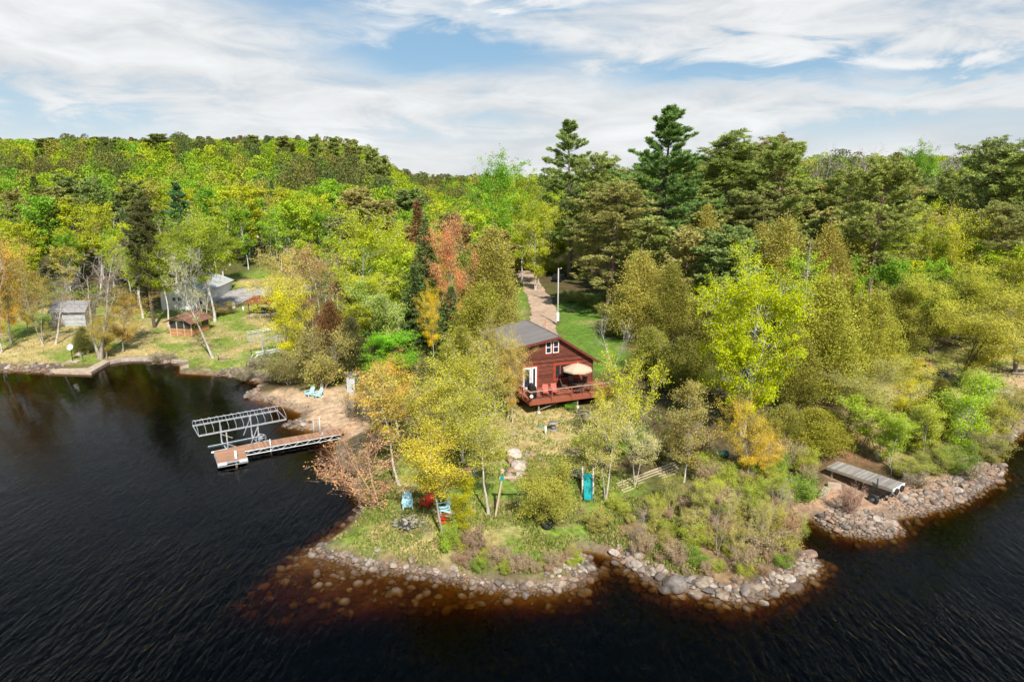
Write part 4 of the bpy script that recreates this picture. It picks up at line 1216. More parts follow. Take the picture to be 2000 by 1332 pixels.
for i, (u, Y, vt, wd) in enumerate(((318, 250, 262, 60), (405, 260, 272, 44), (498, 262, 264, 40), (562, 250, 268, 46), (628, 240, 264, 42), (655, 236, 267, 40), (690, 228, 272, 44), (722, 222, 284, 46), (752, 215, 308, 40), (205, 265, 268, 56), (246, 262, 270, 50), (100, 270, 270, 60))):
    T('hill_pine', u, (Y,), vt, wd, (.24, .27, .08), ('dark pine standing on the skyline of the hill, ' + ('far left', 'left of the middle', 'in the middle', 'towards its right end')[0 if u < 300 else 1 if u < 500 else 2 if u < 640 else 3]), i, bark=DARKBARK, group='ridge pines')
for u, Y, vt, wd, lb in ((440, 117, 450, 90, 'lime birch behind the white cottage, left of the driveway'), (345, 118, 440, 90, 'lime birch rising behind the white cottage roof')):
    T('tall_birch', u, (Y,), vt, wd, (.36, .44, .03), lb, 0, WHITEBARK)
T('sparse_high', 392, (101,), 452, 105, (.38, .45, .04), 'thinly leaved lime tree standing before the roof of the white cottage', 0, (.55, .5, .44))
# right bank
for i, a in enumerate((('oak', 1865, 752, 560, 190, (.42, .42, .06), 'sparse olive oak behind the raised wooden planter', 0, DARKBARK),
          ('oak', 1930, 690, 488, 190, (.5, .5, .05), 'wide yellow-olive oak near the right edge', 1, DARKBARK),
          ('oak', 1815, 690, 500, 150, (.46, .47, .06), 'yellow-olive oak with dark trunks left of the wide one', 0, DARKBARK),
          ('oak', 1985, 730, 560, 150, (.44, .43, .07), 'thin-crowned oak cut by the right edge', 1, GREYBARK),
          ('oak', 1758, 690, 560, 110, (.4, .41, .06), 'oak in front of the wide dark cedar', 1, DARKBARK),
          ('oak', 1645, 850, 690, 150, (.42, .4, .1), 'grey twisted tree leaning over the right bank', 0, (.36, .33, .3)),
          ('maple', 1755, 838, 690, 130, (.6, .55, .03), 'low wide tree with a yellow top above the right bank', 0, GREYBARK),
          ('slim', 1715, 895, 770, 110, (.36, .47, .04), 'light green young birch behind the grey dock', 1, WHITEBARK),
          ('slim', 1738, 912, 800, 80, (.34, .46, .04), 'smaller light green birch by the end of the grey dock', 0, WHITEBARK),
          ('slim', 1870, 905, 728, 110, (.38, .52, .03), 'vivid light green birch with slanting white stems on the right shore', 0, WHITEBARK),
          ('slim', 1905, 880, 735, 80, (.33, .46, .03), 'vivid green birch right of the slanting white stems', 1, WHITEBARK),
          ('cedar', 1820, 868, 740, 75, (.2, .2, .04), 'dark cedar between the light green birches', 1, DARKBARK),
          ('maple', 1830, (96,), 392, 135, (.52, .5, .03), 'yellow-green broad tree below the dark pines on the right', 2, PALEBARK),
          ('lime', 1780, (100,), 385, 85, (.4, .46, .03), 'lime tree left of the yellow-green broad tree on the right', 1, PALEBARK),
          ('lime', 1885, (100,), 430, 80, (.28, .42, .03), 'fresh green tree beside the lower red pine on the right', 2, PALEBARK),
          ('lime', 1790, (165,), 276, 75, (.2, .38, .03), 'fresh green tree on the skyline among bare grey crowns', 0, GREYBARK),
          ('bare', 1590, (170,), 278, 70, (.2, .3, .05), 'bare pale tree on the skyline left of the others', 2, (.5, .44, .4)),
          ('bare', 1650, (185,), 280, 110, None, 'bare grey-pink crown on the skyline, in the middle', 0, (.55, .47, .43)),
          ('bare', 1690, (190,), 284, 80, None, 'smaller bare crown right of the middle one on the skyline', 2, (.52, .45, .42)),
          ('bare', 1835, (180,), 280, 90, None, 'bare crown on the skyline right of the fresh green tree', 0, (.55, .48, .45)),
          ('willow', 1925, 900, 838, 90, (.36, .36, .08), 'olive bush on the bank above the right rocks', 0, GREYBARK),
          ('willow', 1870, 925, 868, 85, (.27, .37, .05), 'green bush on the stony bank right of the grey dock', 1, GREYBARK),
          ('willow', 1985, 815, 750, 80, (.3, .33, .06), 'green bush by the pale covered boat', 1, GREYBARK),
          ('willow', 1790, 880, 800, 80, (.36, .42, .05), 'leafy green bush between the cedar and the light green birch', 0, GREYBARK),
          ('willow', 1812, 925, 880, 75, (.36, .4, .07), 'olive-green bush on the sand above the right rocks', 0, GREYBARK),
          ('willow', 1845, 905, 858, 70, (.42, .4, .1), 'straw-green bush behind the sand right of the grey dock', 1, GREYBARK),
          ('slim', 1803, 900, 775, 80, (.44, .48, .05), 'slim yellow-green birch behind the sand right of the grey dock', 0, WHITEBARK),
          ('slim', 1930, 880, 768, 75, (.46, .46, .07), 'thin olive birch nearest the water at the far right', 1, WHITEBARK),
          ('sparse', 1680, 880, 775, 85, (.44, .42, .1), 'thinly leaved grey tree behind the shore end of the grey dock', 0, GREYBARK),
          ('sparse', 1965, 850, 742, 90, (.46, .42, .09), 'thin grey tree at the far right shore', 1, GREYBARK),
          ('twiggy_shrub', 1895, 935, 900, 60, (.5, .4, .16), 'brown twiggy bush on the right rocks', 0, GREYBARK),
          ('twiggy_shrub', 1785, 950, 915, 60, (.5, .42, .16), 'straw-coloured bush beside the outer end of the grey dock', 1, GREYBARK),
          ('willow', 1770, 935, 895, 70, (.42, .45, .08), 'yellow-green bush at the outer end of the grey dock', 1, GREYBARK))):
    T(a[0], a[1], a[2], a[3], a[4], a[5], a[6], a[7], a[8])

# ------------------------------------------------------------------ shrubs on the point
SHR = []
inside2 = gp([(1165, 1072), (1150, 1030), (1180, 990), (1300, 960), (1420, 960), (1545, 985), (1548, 1040), (1530, 1080), (1450, 1120), (1330, 1115), (1230, 1085)])
front = gp([(880, 1120), (900, 1060), (960, 1078), (1060, 1095), (1130, 1085), (1130, 1118), (1080, 1138), (980, 1138)])
back = gp([(1125, 940), (1140, 880), (1230, 860), (1320, 880), (1330, 940), (1250, 955)])
strip_r = gp([(1330, 960), (1320, 880), (1420, 880), (1560, 890), (1600, 940), (1560, 985), (1440, 960)])


def scatter_in(poly, n, dmin):
    lo, hi = poly.min(0), poly.max(0); out_ = []
    for _ in range(4000):
        p = rng.uniform(lo, hi)
        if poly_sd(p[:1], p[1:], poly)[0] < .1: continue
        if all((p[0] - q[0]) ** 2 + (p[1] - q[1]) ** 2 > dmin ** 2 for q in out_): out_.append(p)
        if len(out_) >= n: break
    return out_


SH_C = [('green_shrub', (.4, .46, .05), 'yellow-green leafy shrub'), ('green_shrub', (.22, .36, .04), 'fresh green shrub'), ('twiggy_shrub', (.55, .43, .2), 'pinkish brown twiggy shrub'),
        ('green_shrub', (.45, .42, .09), 'pale olive shrub'), ('twiggy_shrub', (.5, .44, .16), 'thin straw-coloured shrub'), ('twiggy_shrub', (.52, .3, .12), 'orange-budded shrub')]


CLEARV = [(1200, 900, 1332, 962), (1132, 922, 1166, 984), (1108, 915, 1142, 945), (1612, 895, 1785, 1000), (1595, 945, 1645, 978), (780, 955, 895, 1045), (1400, 880, 1425, 902)]


def region(poly, n, dmin, wts, hs, where, group):
    for p in scatter_in(poly, n, dmin):
        zz_ = h1(*p); u_, v_ = project((p[0], p[1], zz_)); h_cap = hs[1]
        for b0, b1, b2, b3 in CLEARV:
            if b0 - 22 < u_ < b2 + 22 and v_ > b1:
                h_cap = min(h_cap, max(0, (v_ - b3)) * p[1] / FPX * 1.1)
        if h_cap < .35 or poly_sd(p[:1], p[1:], LAND)[0] < .75: continue
        k = random.choices(range(6), wts)[0]
        kind, c, lb = SH_C[k]
        z = h1(*p); h = min(random.uniform(*hs), h_cap)
        size = 'tall' if h > hs[0] + .66 * (hs[1] - hs[0]) else 'low' if h < hs[0] + .33 * (hs[1] - hs[0]) else 'middling'
        plant(kind, (p[0], p[1], z), h, h * random.uniform(1.0, 1.5), c, f'{size} {lb} {where}', None, (.46, .33, .23), group=group)


region(inside2, 44, 1.0, (6, 2, 2.2, 4, 4, 1.8), (.7, 1.9), 'in the thicket behind the second rocky point', 'shrubs on the second rocky point')
region(front, 48, .5, (2, 1, 5, 1, 5, 2), (.5, 1.0), 'along the stones in front of the fire pit lawn', 'shrubs along the front stones')
region(back, 18, 1.1, (3, 6, 1, 1, 0, 0), (1.4, 2.5), 'behind the teal slide and bench', 'shrubs behind the slide')
region(strip_r, 30, 1.1, (4, 3, 2, 4, 2, 1), (1.2, 2.4), 'between the timber frame and the grey dock', 'shrubs between timber frame and grey dock')
for i, (u, v, vt, w_, k, lb) in enumerate(((1375, 1010, 925, 60, 'slim', 'thin leafy sapling left of the middle of the second point'), (1420, 1040, 950, 55, 'sparse', 'wispy sapling in the middle of the second point'), (1465, 1020, 930, 55, 'slim', 'thin sapling under the golden maple on the second point'),
                                        (1500, 1060, 975, 60, 'upright', 'upright yellow-green sapling near the tip of the second point'), (1340, 1060, 985, 55, 'sparse', 'wispy sapling at the left front of the second point'), (1530, 1010, 915, 55, 'slim', 'thin sapling left of the concrete blocks'),
                                        (1280, 1030, 965, 50, 'upright', 'small upright sapling at the left of the second point'), (1440, 1095, 1010, 50, 'upright', 'small upright sapling above the front rocks of the second point'), (1400, 1085, 985, 60, 'bare', 'bare grey sapling at the front of the second point'), (1310, 1000, 915, 55, 'sparse', 'thin half-leaved sapling right of the timber frame'), (1480, 1075, 965, 60, 'sparse', 'half-leaved sapling with pale stems right of the middle of the second point'), (1250, 1060, 985, 50, 'bare', 'bare forked sapling at the left front of the second point'), (1510, 1035, 935, 60, 'bare', 'bare pale sapling left of the rock pile'), (1360, 1035, 940, 55, 'slim', 'tall thin sapling behind the half sunken boulders'))):
    T(k, u, v, vt, w_, ((.45, .46, .06), (.5, .46, .12), (.38, .44, .06))[i % 3], lb, i, (.5, .42, .34))
for i, (u, Y, vt, w_, lb) in enumerate(((985, 147, 440, 95, 'light green tree behind the far bend of the dirt road, left of the slim birches'), (1072, 150, 425, 95, 'light green tree behind the far bend of the dirt road, right of the slim birches'), (1030, 158, 400, 90, 'tall light green tree behind the slim birches at the road bend'))):
    T('lime', u, (Y,), vt, w_, (.4, .47, .03), lb, i, GREYBARK)
for i, (u, Y, vt, w_, lb) in enumerate(((1005, 146, 490, 50, 'left of the slim birches'), (1030, 149, 492, 55, 'behind the slim birches'), (1062, 143, 498, 55, 'right of the slim birches'), (1090, 141, 500, 55, 'behind the black car'), (1125, 139, 505, 60, 'under the narrow white pine'), (1048, 151, 485, 50, 'deep behind the slim birches'))):
    T('willow', u, (Y,), vt, w_, (.4, .44, .04), 'yellow-green undergrowth bush at the road bend, ' + lb, i, GREYBARK)
for i, (u, v, vt, w_, lb) in enumerate(((1112, 590, 566, 42, 'nearest the utility pole'), (1140, 596, 568, 48, 'in the middle of the row'), (1168, 604, 572, 52, 'below the bushy red pine'), (1186, 622, 588, 50, 'at the right end of the row'), (1192, 655, 618, 46, 'beside the shaded cedar'))):
    T('willow', u, v, vt, w_, (.36, .36, .08), 'low olive bush edging the green lawn, ' + lb, i, GREYBARK)
fringe = np.concatenate([SHORE[SHORE_PX.index((1190, 1084)):SHORE_PX.index((1582, 1085)) + 1] * .0 + np.array([P(u, v)[:2] for u, v in SHORE_PX[SHORE_PX.index((1190, 1084)):SHORE_PX.index((1582, 1085)) + 1]]), gp([(1530, 1060), (1440, 1100), (1330, 1095), (1230, 1065)])])
region(fringe, 40, .6, (3, 1, 5, 2, 4, 3), (.45, 1.05), 'just behind the rocks of the second point', 'low shrubs behind the rocks of the second point')
T('green_shrub', 878, 1078, 1010, 52, (.34, .5, .04), 'bright green bush by the water right of the fire pit', 0, GREYBARK)
T('green_shrub', 905, 1082, 1045, 40, (.42, .46, .05), 'small yellow-green bush beside the bright green one by the water', 1, GREYBARK)
T('twiggy_shrub', 925, 1078, 1030, 60, (.45, .3, .16), 'brown twiggy bush right of the bright green bush by the water', 1, (.36, .24, .18))
T('twiggy_shrub', 1530, 1060, 985, 80, (.55, .34, .12), 'orange-brown arching bush at the right tip of the second point', 1, (.5, .33, .2))
T('green_shrub', 1555, 1060, 1000, 45, (.33, .4, .06), 'green bush hanging over the water at the right tip of the second point', 2, GREYBARK)
T('twiggy_shrub', 1660, 1002, 942, 52, (.45, .24, .14), 'reddish bare bush in front of the grey dock', 2, (.4, .26, .2))
T('green_shrub', 1180, 860, 820, 40, (.2, .4, .03), 'bright green bush below the deck', 2, GREYBARK)
T('green_shrub', 1115, 800, 786, 30, (.18, .38, .03), 'small green plant under the deck', 1, GREYBARK)
T('twiggy_shrub', 700, 930, 880, 70, (.5, .36, .14), 'sparse orange-budded bush at the water left of the slender leaning maple', 0, (.44, .3, .22))
T('twiggy_shrub', 715, 890, 850, 60, (.48, .42, .12), 'thin olive bush beside the shore end of the dock', 2, GREYBARK)
for i, (u, v, lb) in enumerate(((120, 600, 'left of the grey shed'), (60, 606, 'at the wood edge left of the grey shed'), (430, 615, 'by the right corner of the white cottage'), (318, 712, 'at the waterline by the seawall'),
                            (480, 742, 'on the bank left of the sandy beach'), (530, 745, 'on the bank above the sandy beach'), (505, 720, 'beside the beached boat lift'))):
    T('willow' if i < 3 else 'twiggy_shrub', u, v, v - 26, 60, (.36, .3, .1), 'dull brown-green bush ' + lb, i, GREYBARK)

# ------------------------------------------------------------------ the wood on the hill
CLEAR = [LAWN_W, LAWN_BACK, LAWN_E, gp([(430, 606), (440, 560), (640, 555), (640, 575), (470, 590)]),
         gp([(1000, 690), (1000, 520), (1075, 520), (1100, 690)]), EAST_YARD, EAST_SHORE, gp([(300, 612), (300, 560), (440, 560), (440, 612)])]
PROT = [(1016, 515, 1180, 700), (425, 562, 520, 640), (318, 574, 430, 610), (105, 580, 150, 640), (1640, 690, 2000, 800), (470, 540, 560, 640)]
HILL = []
cand = []
for _ in range(26000):
    Y = 84 + 330 * rng.uniform() ** 1.15
    a = rng.uniform(-.86, .86)
    cand.append((a * Y, Y))
cand = np.array(cand); cand = cand[np.argsort(cand[:, 1] + rng.normal(size=len(cand)) * 3)]
csd = poly_sd(cand[:, 0], cand[:, 1], LAND)
cz = height(cand[:, 0], cand[:, 1], csd)
ok = csd > 10
for pl in CLEAR: ok &= poly_sd(cand[:, 0], cand[:, 1], pl) < -1.5
cand, cz = cand[ok], cz[ok]
grid = {}


def near(x, y, d):
    ix, iy = int(x // 10), int(y // 10)
    for i in (-1, 0, 1):
        for j in (-1, 0, 1):
            for q in grid.get((ix + i, iy + j), ()):
                if (q[0] - x) ** 2 + (q[1] - y) ** 2 < d * d: return True
    return False


for q in PLANTED: grid.setdefault((int(q[0] // 10), int(q[1] // 10)), []).append(q)
mixn = fbm(cand[:, 0] / 28 + 40, cand[:, 1] / 28 + 40, 61, 2)
LANDMARKS_L = [(60, 'far left'), (150, 'above the grey shed'), (260, 'above the big bare tree'), (340, 'above the white cottage'), (440, 'above the screened gazebo'), (540, 'above the red pavilion'), (640, 'above the sandy beach'),
               (760, 'above the tall lime birch'), (860, 'above the dark spruces'), (940, 'above the orange-red maple'), (1040, 'behind the dirt road'), (1160, 'behind the tall narrow white pine'), (1300, 'behind the great white pine'),
               (1430, 'behind the tall red pines'), (1600, 'behind the dead spruce'), (1750, 'behind the leaning red pine'), (1880, 'behind the yellow-green broad tree'), (3000, 'at the right edge')]


def place_name(u): return next(n for lim, n in LANDMARKS_L if u < lim)


for (x, y), z, mn in zip(cand, cz, mixn):
    u, v = project((x, y, z))
    if u < -70 or u > 2070: continue
    right_ = u > 1080
    d = (3.9 if y < 130 else 4.4 if y < 200 else 5.6 if y < 290 else 6.6)
    if near(x, y, d): continue
    t = rng.uniform()
    if right_:
        kind = 'hill_pine' if mn + .25 * (t - .5) > .5 else 'hill_birch'
    else:
        kind = 'hill_pine' if mn + .3 * (t - .5) > .67 else ('hill_sparse' if t < .15 else 'snag' if t < (.3 if y < 220 else .2) else 'spruce' if t > .975 else 'hill_birch')
    hgt = {'hill_birch': rng.uniform(9, 14.5), 'hill_sparse': rng.uniform(9, 14), 'snag': rng.uniform(8, 12), 'hill_pine': rng.uniform(12, 17), 'spruce': rng.uniform(9, 14)}[kind]
    if right_: hgt *= 1.05
    if y < 120: hgt *= .85
    ut, vt = project((x, y, z + hgt)); wp = 3.2 * FPX / y
    if any(ut + wp > b0 and ut - wp < b2 and vt < b3 and v > b1 for b0, b1, b2, b3 in PROT): continue
    lim = 272 if u < 690 else np.interp(u, [690, 740, 770, 800, 920, 960, 1080, 1200, 1400, 2000], [272, 300, 320, 334, 338, 330, 322, 318, 300, 296])
    lim += 15 * (float(fbm(np.array([u / 45.]), np.array([3.]), 15, 2)[0]) - .5) - (9 if kind == 'hill_pine' else 0)
    if vt < lim:
        z2 = z_at(lim + rng.uniform(0, 10), y); hgt = z2 - z
        if hgt < 5: continue
        vt = lim
    grid.setdefault((int(x // 10), int(y // 10)), []).append((x, y, 3))
    HILL.append((y, x, z, hgt, kind, u, vt))
HILL.sort()
print('hill trees', len(HILL), {k: sum(1 for q in HILL if q[4] == k) for k in set(q[4] for q in HILL)})
SHADES = [((.36, .47, .03), 'lime'), ((.44, .48, .03), 'yellow-green'), ((.27, .43, .035), 'light green'), ((.2, .38, .035), 'fresh green'), ((.42, .4, .07), 'olive-yellow')]
PSH = [((.26, .28, .08), 'dark olive'), ((.31, .28, .09), 'brown-olive'), ((.2, .26, .08), 'dark green')]
quota = {'birch_tree': 215, 'pine_tree': 120, 'dead_tree': 60, 'spruce_tree': 40}
rest = []
for y, x, z, hgt, kind, u, vt in HILL:
    nm = NAMES[kind]
    if quota[nm] <= 0:
        rest.append((x, y, z, hgt, kind)); continue
    quota[nm] -= 1
    band = 'at the foot of the hill' if y < 125 else 'low on the hillside' if y < 165 else 'half way up the hillside' if y < 230 else 'high on the hillside'
    if u > 1080: band = band.replace('the hillside', 'the rise').replace('the hill', 'the rise')
    wh = place_name(u)
    tall = 'tall ' if hgt > 13 else 'small ' if hgt < 9.8 else ''
    if kind in ('hill_birch', 'hill_sparse'):
        c, s = random.choices(SHADES, (5, 3, 3, 2, 2))[0]
        lb = f'{tall}{"thinly leaved " if kind == "hill_sparse" else ""}{s} birch {band}, {wh}'
        if len(lb.split()) > 16: lb = lb.replace(tall, '', 1)
        plant(kind, (x, y, z), hgt, hgt * random.uniform(.42, .6), c, lb, None, (.66, .63, .57), group='birches of the hillside wood')
    elif kind == 'snag':
        plant(kind, (x, y, z), hgt, hgt * .42, None, f'{tall}bare white dead birch {band}, {wh}', None, (.82, .79, .74), group='dead birches of the hillside wood')
    elif kind == 'spruce':
        plant(kind, (x, y, z), hgt, hgt * .3, SPRUCE, f'{tall}dark spruce {band}, {wh}', None, DARKBARK, group='spruces of the hillside wood')
    else:
        c, s = random.choice(PSH)
        plant(kind, (x, y, z), hgt, hgt * random.uniform(.36, .5), c, f'{tall}{s} pine {band}, {wh}', None, (.28, .21, .17), group='pines of the hillside wood')

# the remaining far crowns and the low tree line on the horizon: one mass
for a in np.linspace(-.3, .25, 230):
    Y = rng.uniform(640, 900); x = a * Y
    rest.append((x, Y, h1(x, Y), rng.uniform(12, 17), 'far_pine' if rng.uniform() < .6 else 'far_green'))
for a in np.linspace(-1.15, 1.15, 420):
    Y = rng.uniform(400, 600); x = a * Y; z = h1(x, Y)
    if -.2 < a < 0.02: continue
    top = z_at(272 if a < -.24 else 302, Y); hg = min(14, top - z)
    if hg > 5: rest.append((x, Y, z, hg, 'far_green'))
by = {}
for q in rest: by.setdefault(q[4], []).append(q)
print('rest', len(rest))
FV, FC = [], []
r = np.random.default_rng(5)
for q in rest:
    x, y, z, hg, kind = q
    n = 900 if y < 420 else 420
    pine = 'pine' in kind or kind == 'spruce'
    w_ = hg * (.42 if pine else .5)
    uu = r.uniform(0, 1, n); zz = .22 + .78 * uu
    rad = w_ / 2 * (np.sqrt(np.clip(uu, .02, 1)) * np.sqrt(1.02 - uu)) * 2 * r.uniform(0, 1.0, n) ** .45
    an = r.uniform(0, 6.28, n)
    lum = 1 + .25 * np.sin(an * 3 + zz * 9 + x)
    C = np.stack([x + rad * lum * np.cos(an), y + rad * lum * np.sin(an), z + hg * zz], 1)
    if kind == 'snag': continue
    FV.append(leaves(C, np.where(y < 420, .27, .6), r, .4, .7))
    c = tuple(q_ * .7 for q_ in random.choice(PSH)[0]) if pine else random.choices(SHADES, (5, 3, 3, 2, 2))[0][0]
    FC.append(np.repeat(np.array([c]) * random.uniform(.85, 1.1), n, 0))
FV, FC = np.concatenate(FV), np.concatenate(FC)
nF = len(FC)
m, nt, out = new_mat('far_foliage')
at = N(nt, 'Attribute', attribute_name='tone', attribute_type='GEOMETRY')
df = N(nt, 'BsdfDiffuse'); tr = N(nt, 'BsdfTranslucent'); L(nt, at.outputs['Color'], df.inputs[0]); L(nt, at.outputs['Color'], tr.inputs[0])
mx = N(nt, 'MixShader'); mx.inputs[0].default_value = .3; L(nt, df.outputs[0], mx.inputs[1]); L(nt, tr.outputs[0], mx.inputs[2]); L(nt, mx.outputs[0], out.inputs[0])
me = quad_mesh('far_forest', FV, np.arange(nF * 4).reshape(nF, 4), m)
ca = me.attributes.new('tone', 'FLOAT_COLOR', 'FACE')
FC = FC * r.uniform(.7, 1.3, (nF, 1))
ca.data.foreach_set('color', np.concatenate([FC, np.ones((nF, 1))], 1).astype(np.float32).ravel())
tag(link('far_forest', me), 'distant spring wood of mixed birch and pine on the hilltops', 'forest', kind='stuff')
# ------------------------------------------------------------------ red cabin and its deck
HX, HY, HZ, HR = 4.32, 62.6, 2.0, R(21.5)
ZD = 1.35                                  # deck floor above the cabin's base


def hw(x, y, z=0.0):
    """cabin-local to world"""
    return (HX + x * math.cos(HR) - y * math.sin(HR), HY + x * math.sin(HR) + y * math.cos(HR), HZ + z)


cab = thing('cabin', 'red-brown lakeside cabin with grey metal roof above a wooden deck', 'house', (HX, HY, HZ), HR)
xl, xr, ln = -4.7, 3.82, 7.3
za, zl, zr = ZD + 4.75, ZD + 4.75 - .155 * 4.7, ZD + 4.75 - .655 * 3.82
g = Geo()
prof = [(xl, -.6), (xr, -.6), (xr, zr), (0, za), (xl, zl)]
g.add([(x, 0, z) for x, z in prof] + [(x, ln, z) for x, z in prof], [(0, 1, 2, 3, 4), (9, 8, 7, 6, 5), (0, 5, 6, 1), (1, 6, 7, 2), (2, 7, 8, 3), (3, 8, 9, 4), (4, 9, 5, 0)])
g.obj('wall', 'siding', cab)
g = Geo()
g.slab([(-5.15, -.4, zl - .07 + .14), (0, -.4, za + .155), (0, ln + .4, za + .155), (-5.15, ln + .4, zl - .07 + .14)][::-1], .13, (-.15, 0, .98))
g.slab([(0, -.4, za + .155), (4.2, -.4, zr - .25 + .16), (4.2, ln + .4, zr - .25 + .16), (0, ln + .4, za + .155)][::-1], .13, (.55, 0, .83))
g.tube([(0, -.42, za + .17), (0, ln + .42, za + .17)], .07, 6)
rf = g.obj('roof', 'metal_roof', cab)
g = Geo()
g.bar((-5.15, -.43, zl - .09 + .05), (0, -.43, za + .03), .05, .22); g.bar((0, -.43, za + .03), (4.22, -.43, zr - .26 + .02), .05, .22)
g.obj('fascia', 'fascia', rf)


def frame_window(par, name, x0, x1, z0, z1, y=-.0, fw=.07, fm='white', trim=None, cross=(), bars=()):
    g = Geo(); d = .06
    for a in (x0 + fw / 2, x1 - fw / 2): g.box((a, y - d / 2, (z0 + z1) / 2), (fw, d, z1 - z0))
    for a in (z0 + fw / 2, z1 - fw / 2): g.box(((x0 + x1) / 2, y - d / 2 + .002, a), (x1 - x0 - 2 * fw, d - .004, fw))
    for a in cross: g.box(((x0 + x1) / 2, y - d / 2 + .002, z0 + (z1 - z0) * a), (x1 - x0 - 2 * fw, d - .004, fw * .8))
    for a in bars: g.box((x0 + (x1 - x0) * a, y - d / 2 + .002, (z0 + z1) / 2), (fw, d - .004, z1 - z0 - 2 * fw))
    o = g.obj(name, fm, par)
    g = Geo(); g.box(((x0 + x1) / 2, y - .012, (z0 + z1) / 2), (x1 - x0 - .01, .018, z1 - z0 - .01)); g.obj('pane', 'glass', o)
    if trim:
        g = Geo(); tw = trim
        for a in (x0 - tw / 2, x1 + tw / 2): g.box((a, y - .02, (z0 + z1) / 2), (tw, .044, z1 - z0 + 2 * tw))
        for a in (z0 - tw / 2, z1 + tw / 2): g.box(((x0 + x1) / 2, y - .02, a), (x1 - x0, .04, tw))
        g.obj('trim', 'trim', o)
    return o


frame_window(cab, 'window', -1.25, -.66, ZD + 3.27, ZD + 4.42, 0, .075, 'white', .07, (.5,))
frame_window(cab, 'window', -.5, .1, ZD + 3.27, ZD + 4.42, 0, .075, 'white', .07, (.5,))
frame_window(cab, 'picture_window', -.3, 2.36, ZD + .62, ZD + 2.12, 0, .1, 'trim', .13, (), (.22, .78))
dr = frame_window(cab, 'door', -3.58, -2.72, ZD + .02, ZD + 2.1, 0, .17, 'white', None, ())
g = Geo(); g.box((-2.82, -.09, ZD + 1.0), (.05, .06, .1)); g.box((-2.82, -.09, ZD + 1.2), (.05, .04, .05)); g.obj('handle', 'dark_metal', dr)
sl_ = frame_window(cab, 'sidelight', -2.68, -2.16, ZD + .02, ZD + 2.1, 0, .15, 'white', None, ())
g = Geo(); g.box((-2.87, -.02, ZD + 2.19), (1.75, .044, .16)); g.box((-2.07, -.02, ZD + 1.07), (.15, .044, 2.08)); g.box((-3.68, -.02, ZD + 1.07), (.15, .044, 2.08)); g.obj('door_trim', 'trim', cab)
g = Geo(); g.box((xr - .06, -.02, (zr + .3) / 2), (.12, .045, zr - .3)); g.obj('corner_board', 'fascia', cab)

dk = thing('deck', 'raised red-brown wooden deck with a plain rail in front of the cabin', 'deck', (HX, HY, HZ), HR)
dx0, dx1, dy0 = -4.25, 4.7, -3.45
g = Geo(); g.box(((dx0 + dx1) / 2, dy0 / 2 - .02, ZD - .04), (dx1 - dx0, -dy0 - .05, .08)); g.obj('deck_boards', 'deck', dk)
g = Geo(); g.box(((dx0 + dx1) / 2, dy0 - .03, ZD - .2), (dx1 - dx0 + .06, .05, .36)); g.box((dx0 - .03, dy0 / 2, ZD - .2), (.05, -dy0 - .04, .36)); g.box((dx1 + .03, dy0 / 2, ZD - .2), (.05, -dy0 - .04, .36)); g.obj('skirt_board', 'deck_skirt', dk)
for x in (-4.15, -2.17, -.2, 1.77, 3.74):
    g = Geo(); g.box((x, dy0 - .09, ZD + .33), (.09, .07, 1.1)); g.obj('rail_post', 'deck_skirt', dk)
g = Geo(); g.box((dx0 - .09, -1.9, ZD + .33), (.07, .09, 1.1)); g.obj('rail_post', 'deck_skirt', dk)
g = Geo(); g.box(((dx0 + dx1) / 2, dy0 - .07, ZD + .9), (dx1 - dx0 + .3, .15, .05)); g.box((dx0 - .08, dy0 / 2 - .05, ZD + .898), (.15, -dy0 - .15, .046)); g.obj('handrail', 'rail', dk)
g = Geo()
for k in range(3):
    g.box(((dx0 + dx1) / 2, dy0 - .09, ZD + .25 + .2 * k), (dx1 - dx0, .012, .012))
g.obj('rail_cable', 'dark_metal', dk)
for x in (-3.3, .6, 4.2):
    wx, wy, _ = hw(x, dy0 + .3); gz = h1(wx, wy) - HZ
    g = Geo(); g.box((x, dy0 + .3, (gz + .1 + ZD - .1) / 2), (.13, .13, ZD - .2 - gz)); g.obj('support_post', 'timber', dk)
    g = Geo(); g.box((x, dy0 + .3, gz + .08), (.24, .24, .3)); g.obj('footing', 'white', dk)
g = Geo(); g.bar((-3.2, dy0 + .3, ZD - 1.0), (-.5, dy0 + .35, ZD - .3), .1, .05); g.obj('brace', 'timber', dk)
g = Geo(); g.box((0, dy0 + .3, ZD - .2), (8.6, .1, .22)); g.obj('beam', 'timber', dk)


def at_deck(u, v):
    return P(u, v, HZ + ZD + .002)


